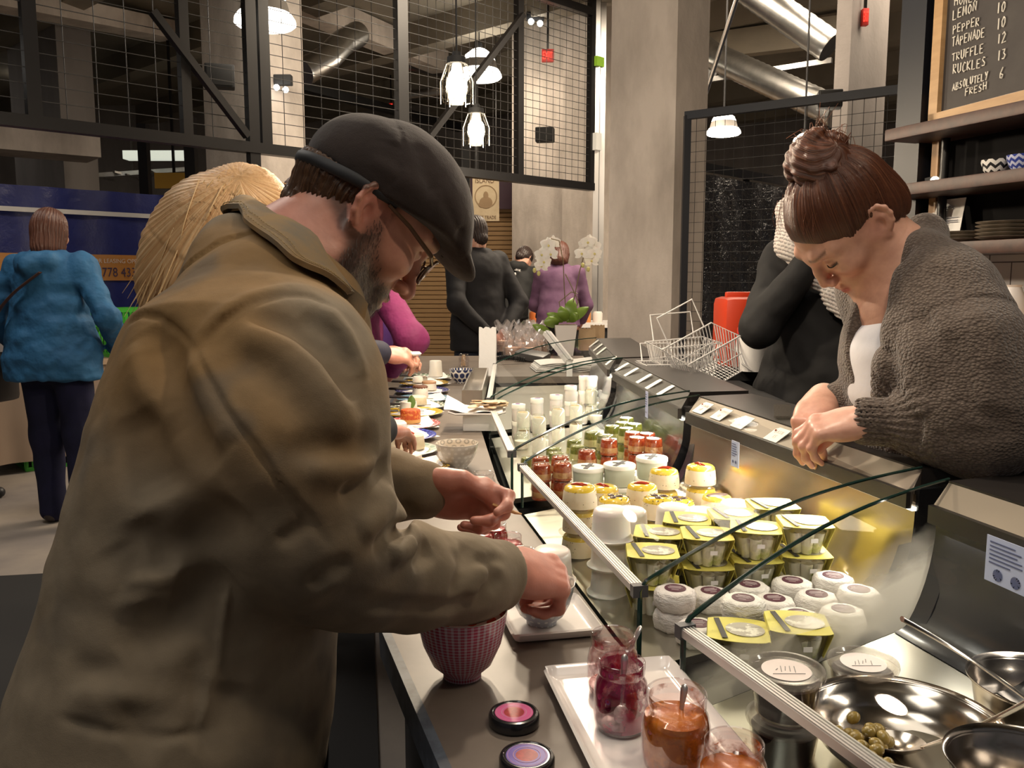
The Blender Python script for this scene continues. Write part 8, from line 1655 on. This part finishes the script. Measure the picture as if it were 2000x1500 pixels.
# shawl collar
cg.chain([VSf, VEf, px(1675, 788, 1.655), px(1622, 792, 1.60)], [.08, .062, .046, .040], .03); cg.chain([px(1780, 826, 1.36), px(1692, 822, 1.388)], [.0385, .0375], .006)
cg.chain([px(1712, 575, 1.60), px(1694, 660, 1.575), px(1692, 745, 1.565), px(1706, 805, 1.54)], [.032, .034, .032, .026], .02); cg.chain([px(1800, 478, 1.60), px(1806, 462, 1.52), px(1800, 500, 1.45), px(1796, 575, 1.41), px(1772, 650, 1.40), px(1746, 715, 1.41), px(1734, 770, 1.43)], [.034, .036, .036, .036, .034, .030, .024], .022)
cg.cut(V3(0, 0, .955), V3(0, 0, -1), .01)
cw = px(1692, 822, 1.388); cdn = unit(cw - px(1780, 826, 1.36)); cg.cone(cw - cdn * .02, cw + cdn * .06, .031, .031, .004, None, 's'); cg.cut(cw + cdn * .004, cdn, .004) if False else None
creases(cg, [([(1790, 600), (1830, 690), (1850, 780)], -.010, .016), ([(1850, 640), (1880, 740), (1890, 800)], -.012, .016), ([(1760, 720), (1790, 780), (1815, 810)], .008, .014), ([(1880, 790), (1920, 810), (1980, 830)], -.010, .013), ([(1870, 850), (1930, 850), (1985, 840)], -.006, .012), ([(1900, 600), (1940, 650), (1960, 730)], .006, .018), ([(1795, 805), (1796, 840), (1790, 880)], -.008, .006), ([(1700, 640), (1745, 700), (1735, 780)], -.006, .010), ([(1820, 520), (1860, 560), (1880, 620)], -.005, .012), ([(1830, 840), (1845, 865), (1850, 885)], -.006, .008)], .9)
cx_ = unit(px(1780, 826, 1.36) - px(1692, 822, 1.388)); cc_ = px(1736, 824, 1.374)
def rib(P):
    q = P - cc_; w = sstep(.055, .048, np.abs(q @ cx_)) * (np.linalg.norm(q, axis=1) < .09); s_ = np.cross(cx_, (0, 0, 1)); a = np.arctan2(q @ (0, 0, 1.), q @ s_); return .0016 * w * np.sin(a * 26)
cg.disp(rib); cg.disp(lambda P: .004 * (vnoise(P, 14, 6) - .5))
skin_obj('cardigan', cg, .0038, m_knit, vd, org=v_pos)
b = B()
for (u, v, d) in ((1672, 778, 1.50), (1700, 787, 1.47)): b.tube([px(u - 4, v - 10, d), px(u + 6, v + 8, d)], .006, 8, flat=.6)
part_of(vd, b, 'buttons', mat('button_brown', (.06, .02, .018), .35))
g = Sd(); g.chain([V3(.985, 1.60, .96), V3(.99, 1.60, .84)], [.15, .16], .05); g.chain([V3(.98, 1.55, .84), V3(.98, 1.52, .5), V3(.99, 1.52, .07)], [.10, .08, .07], .05); g.chain([V3(1.0, 1.68, .84), V3(1.0, 1.72, .5), V3(1.01, 1.74, .07)], [.10, .08, .07], .05); skin_obj('trousers', g, .008, cl('black_trousers', (.010, .010, .012)), vd, org=v_pos)
for (x, y) in ((.99, 1.52), (1.01, 1.74)): g = Sd(); g.cone(V3(x + .04, y, .045), V3(x - .13, y, .036), .04, .034, .03); g.cone(V3(x, y, .1), V3(x, y, .05), .042, .042, .03); g.cut(V3(0, 0, .004), V3(0, 0, -1), .004); skin_obj('shoe', g, .006, mat('shoe_black', (.02, .02, .02), .4), vd, org=v_pos)
b = B(); b.grid(lambda u, v: at(1600, 890, ZU + .004) * 0 + V3(.80 + .17 * u, 1.24 + .05 * v - .03 * u, ZU + .0045 + .001 * math.sin(u * 9)), 10, 4, thick=.0008)
tag(b.out('paper_slip', mat('pink_paper', (.72, .60, .56), .7)), 'thin pale paper slip under the woman\'s cardigan sleeve on the case top', 'paper')
p = at(1531, 818, ZU + .0035); t = thing('acrylic_holder', 'small clear acrylic holder on the case top by the woman\'s hands', 'holder', p); b = B(); b.box((0, 0, .0015), (.035, .03, .003)); b.box((0, .012, .014), (.035, .003, .028), rx_(R_(-15))); b.out('holder', m_clear, t)
# ------------------------------------------------------------------ shelves and board on the kitchen wall
def shelf(label, s0, z, s1=1.4, o0=.0, o1=.16, th=.03):
    b = B(); b.box(kp((s0 + s1) / 2, (o0 + o1) / 2, z), (s1 - s0, o1 - o0, th), rz_(ang), bev=.004); return tag(b.out('wall_shelf', m_wood), label, 'shelf')
def wz(v, out=.16, u=1815): # height on the wall for a pixel row
    p = px(u, v, 2.2); return p[2]
z1_, z2_, z3_ = wz(263), wz(373), wz(489)
shelf('top wooden wall shelf below the chalk menu board', -.02, z1_); shelf('middle wooden wall shelf with two patterned bowls', -.03, z2_); shelf('lowest wooden wall shelf with papers and plate stacks', -.01, z3_)
for z0, z1 in ((z3_ + .015, z2_ - .015), (z2_ + .015, z1_ - .015)): b = B(); p0, p1 = kp(.075, .05, z0), kp(.075, .05, z1); b.tube([p0, p1], .011, 10); tag(b.out('shelf_pipe', m_black), 'black pipe support between the lowest and middle shelves' if z0 < 1.5 and z0 < z2_ else 'black pipe support between the middle and top shelves', 'pipe')
def ks(u, out):  # place along the wall under pixel column u, a given distance out from it
    k = (u - 1000) / FPX; a = kp(0, out, 0); cy = ray(u, 450)[1]; return (k * a[1] / cy - a[0]) / (KD[0] - k * KD[1] / cy)
def wall_bowl(label, u, z, R, H, m_):
    p = kp(ks(u, .085), .085, z); t = thing('small_bowl', label, 'bowl', p); b = B(); b.lathe([(0, 0), (R * .5, 0), (R * .8, H * .35), (R * .97, H * .8), (R, H), (R * .95, H), (R * .75, H * .4), (0, H * .12)], 40); b.out('bowl', m_, t)
wall_bowl('small black and white zigzag bowl on the middle shelf', 1936, z2_ + .0155, .032, .036, pattern('zigzag', (.72, .70, .66), (.02, .02, .022), 'zig', 9, 55, .22)); wall_bowl('small blue patterned bowl at the shelf end beside the zigzag bowl', 1988, z2_ + .0155, .034, .038, pattern('blue_lattice', (.42, .45, .60), (.03, .05, .25), 'zig', 12, 70, .26))
m_stone = mat('stoneware', (.20, .17, .13), .45, noise=(30, (.28, .23, .18), .4, .6))
for nm, u, n, R in (('shorter', 1880, 3, .062), ('taller', 1966, 5, .066)):
    pl0 = None
    for k in range(n):
        p = kp(ks(u, .085), .085, z3_ + .0155 + k * .0085); 
        if pl0 is None: b = B(); b.lathe([(0, 0), (R * .6, 0), (R * .97, .007), (R, .009), (R * .97, .0095), (R * .6, .003), (0, .003)], 40); pl0 = b.out('stoneware_plate', m_stone, None, p); o = pl0
        else: o = pl0.copy(); COL.objects.link(o); o.location = tuple(p)
        tag(o, 'brown stoneware plate, %s up in the %s stack on the lowest shelf' % (ordn[k], nm), 'plate', 'plates of the %s stack' % nm)
for lab, u0, u1, v0 in (('white printed sheet standing behind the shorter plate stack', 1845, 1883, 403), ('narrow white sheet at the very end of the lowest shelf', 1822, 1834, 405)):
    s0, s1 = ks(u0, .03), ks(u1, .03); z0 = z3_ + .0155; z1 = z0 + (490 - v0) / FPX * 2.2; t = thing('printed_sheet', lab, 'paper', kp(s0, .03, z0)); b = B(); P0 = kp(s0, .03, z0); q_ = lambda s, z, o: kp(s, .03 + o, z) - P0; b.add([q_(s0, z0, .02), q_(s1, z0, .02), q_(s1, z1, 0), q_(s0, z1, 0), q_(s0, z0, .019), q_(s1, z0, .019), q_(s1, z1, -.001), q_(s0, z1, -.001)], [(0, 1, 2, 3), (7, 6, 5, 4), (0, 4, 5, 1), (1, 5, 6, 2), (2, 6, 7, 3), (3, 7, 4, 0)]); b.out('sheet', m_paper, t)
    if u1 - u0 > 20:
        b = B()
        for i, zz in enumerate((.82, .78, .58, .52, .48, .22)): a_, c_ = (.12, .5) if i in (0, 1) else (.10, .85) if i != 5 else (.35, .75); P_a, P_b = q_(lerp(s0, s1, a_), lerp(z0, z1, zz), .003 + .02 * (1 - zz)), q_(lerp(s0, s1, c_), lerp(z0, z1, zz), .003 + .02 * (1 - zz)); b.bar(P_a, P_b, .0012, .0018)
        b.out('print', mat('grey_text', (.30, .30, .34), .7), t)
p = kp(ks(1820, .05), .05, wz(352)); t = thing('wall_lamp', 'tiny lit wall lamp at the shelf end beside the dark post', 'lamp', p); b = B(); b.ball((0, 0, 0), .011, 12, 8); b.out('bulb', emis('small_glow', (1, .9, .7), 6), t); b = B(); b.box((.0, .02, .0), (.02, .03, .02)); b.out('base', m_blackm, t)
zl = px(1990, 632, 2.0)[2]; b = B(); b.box(kp(.75, .14, zl - .015), (.9, .26, .03), rz_(ang)); tag(b.out('wooden_ledge', mat('light_oak', (.55, .33, .13), .45)), 'light oak ledge along the tiled wall at the frame edge', 'ledge'); b = B(); b.box(kp(.75, .135, (zl - .03) / 2), (.88, .24, zl - .031), rz_(ang)); tag(b.out('wall_cabinet', m_blackm), 'black cabinet below the oak ledge at the tiled wall', 'cabinet')
pj = kp(ks(1984, .12), .12, zl + .001); b = B(); b.lathe([(0, 0), (.03, 0), (.034, .03), (.026, .07), (.02, .085), (.022, .09), (0, .09)], 24); tag(b.out('white_jug', m_porc, None, pj), 'white porcelain jug on the oak ledge by the tiles', 'jug')
# chalk board
BD = V3(math.sin(R_(14)), -math.cos(R_(14)), 0); bn_ = V3(-math.cos(R_(14)), -math.sin(R_(14)), 0); c0 = px(1821, 249, 2.14); t = thing('chalk_board', 'black chalk menu board in a light wooden frame above the shelves', 'board', c0); Wd, Hd, fwid = .36, .80, .030
m_fr = mat('pine_frame', (.42, .26, .12), .5, noise=(5, (.30, .17, .07), .4, .7, (1, 1, 6))); Zu = V3(0, 0, 1)
b = B(); 
for a_, c_ in ((BD * fwid / 2, BD * fwid / 2 + Zu * Hd), (BD * (Wd - fwid / 2), BD * (Wd - fwid / 2) + Zu * Hd), (Zu * fwid / 2, Zu * fwid / 2 + BD * Wd), (Zu * (Hd - fwid / 2), Zu * (Hd - fwid / 2) + BD * Wd)): b.bar(a_, c_, fwid, fwid, up=bn_)
b.out('frame', m_fr, t); b = B(); b.bar(BD * Wd / 2 - bn_ * .003 + Zu * .02, BD * Wd / 2 - bn_ * .003 + Zu * (Hd - .02), Wd - fwid, .01, up=bn_); b.out('slate', mat('chalk_slate', (.030, .024, .022), .7, noise=(8, (.045, .038, .034), .4, .7)), t)
b = B(); b.bar(BD * .03 - bn_ * .004 + Zu * .03, BD * (Wd - .03) - bn_ * .004 + Zu * .03, .006, .016, up=bn_); b.out('silver_bead', m_alu, t)
b = B(); rk = random.Random(6); slope = unit(BD + Zu * .06)
def onboard(u, v):
    o = c0 + bn_ * .004; r = ray(u, v); return CAM + r * (np.dot(o - CAM, bn_) / np.dot(r, bn_)) - c0
bnum = B()
def chalk(txt, u0, v0, u1, v1, h, b):
    a, c_ = onboard(u0, v0), onboard(u1, v1); ex = unit(c_ - a); L_ = np.linalg.norm(c_ - a); hh = h / FPX * 2.05; n_ = sum((.7 if q in 'I1' else .6 if q == ' ' else 1) for q in txt); wg = L_ / (n_ * hh); strokes(b, txt, a + bn_ * .001, ex, Zu, hh, .00135, wg * .68, wg * .32, jit=.10, rnd=rk, seg=5)
for tx, u0, v0, u1, v1, h, nu, nv, ns in (('HONEY', 1865, 12, 1912, 0, 16, 1950, 2, ''), ('LEMON', 1862, 39, 1911, 19, 17, 1948, 28, '10'), ('PEPPER', 1862, 66, 1916, 48, 15, 1948, 58, '10'), ('TAPENADE', 1860, 92, 1926, 70, 17, 1949, 86, '12'), ('TRUFFLE', 1860, 121, 1924, 100, 16, 1949, 120, '13'), ('RUCKLES', 1862, 146, 1928, 128, 17, 1952, 155, '6'), ('ABSOLUTELY', 1861, 177, 1932, 154, 14, 0, 0, ''), ('FRESH', 1886, 188, 1930, 174, 13, 0, 0, '')):
    chalk(tx, u0, v0, u1, v1, h, b)
    if ns: chalk(ns, nu, nv, nu + (20 if len(ns) > 1 else 13), nv - 6, 18, bnum)
b.out('chalk_words', mat('chalk', (.72, .68, .60), .9), t); bnum.out('chalk_prices', mat('chalk', (.72, .68, .60), .9), t)
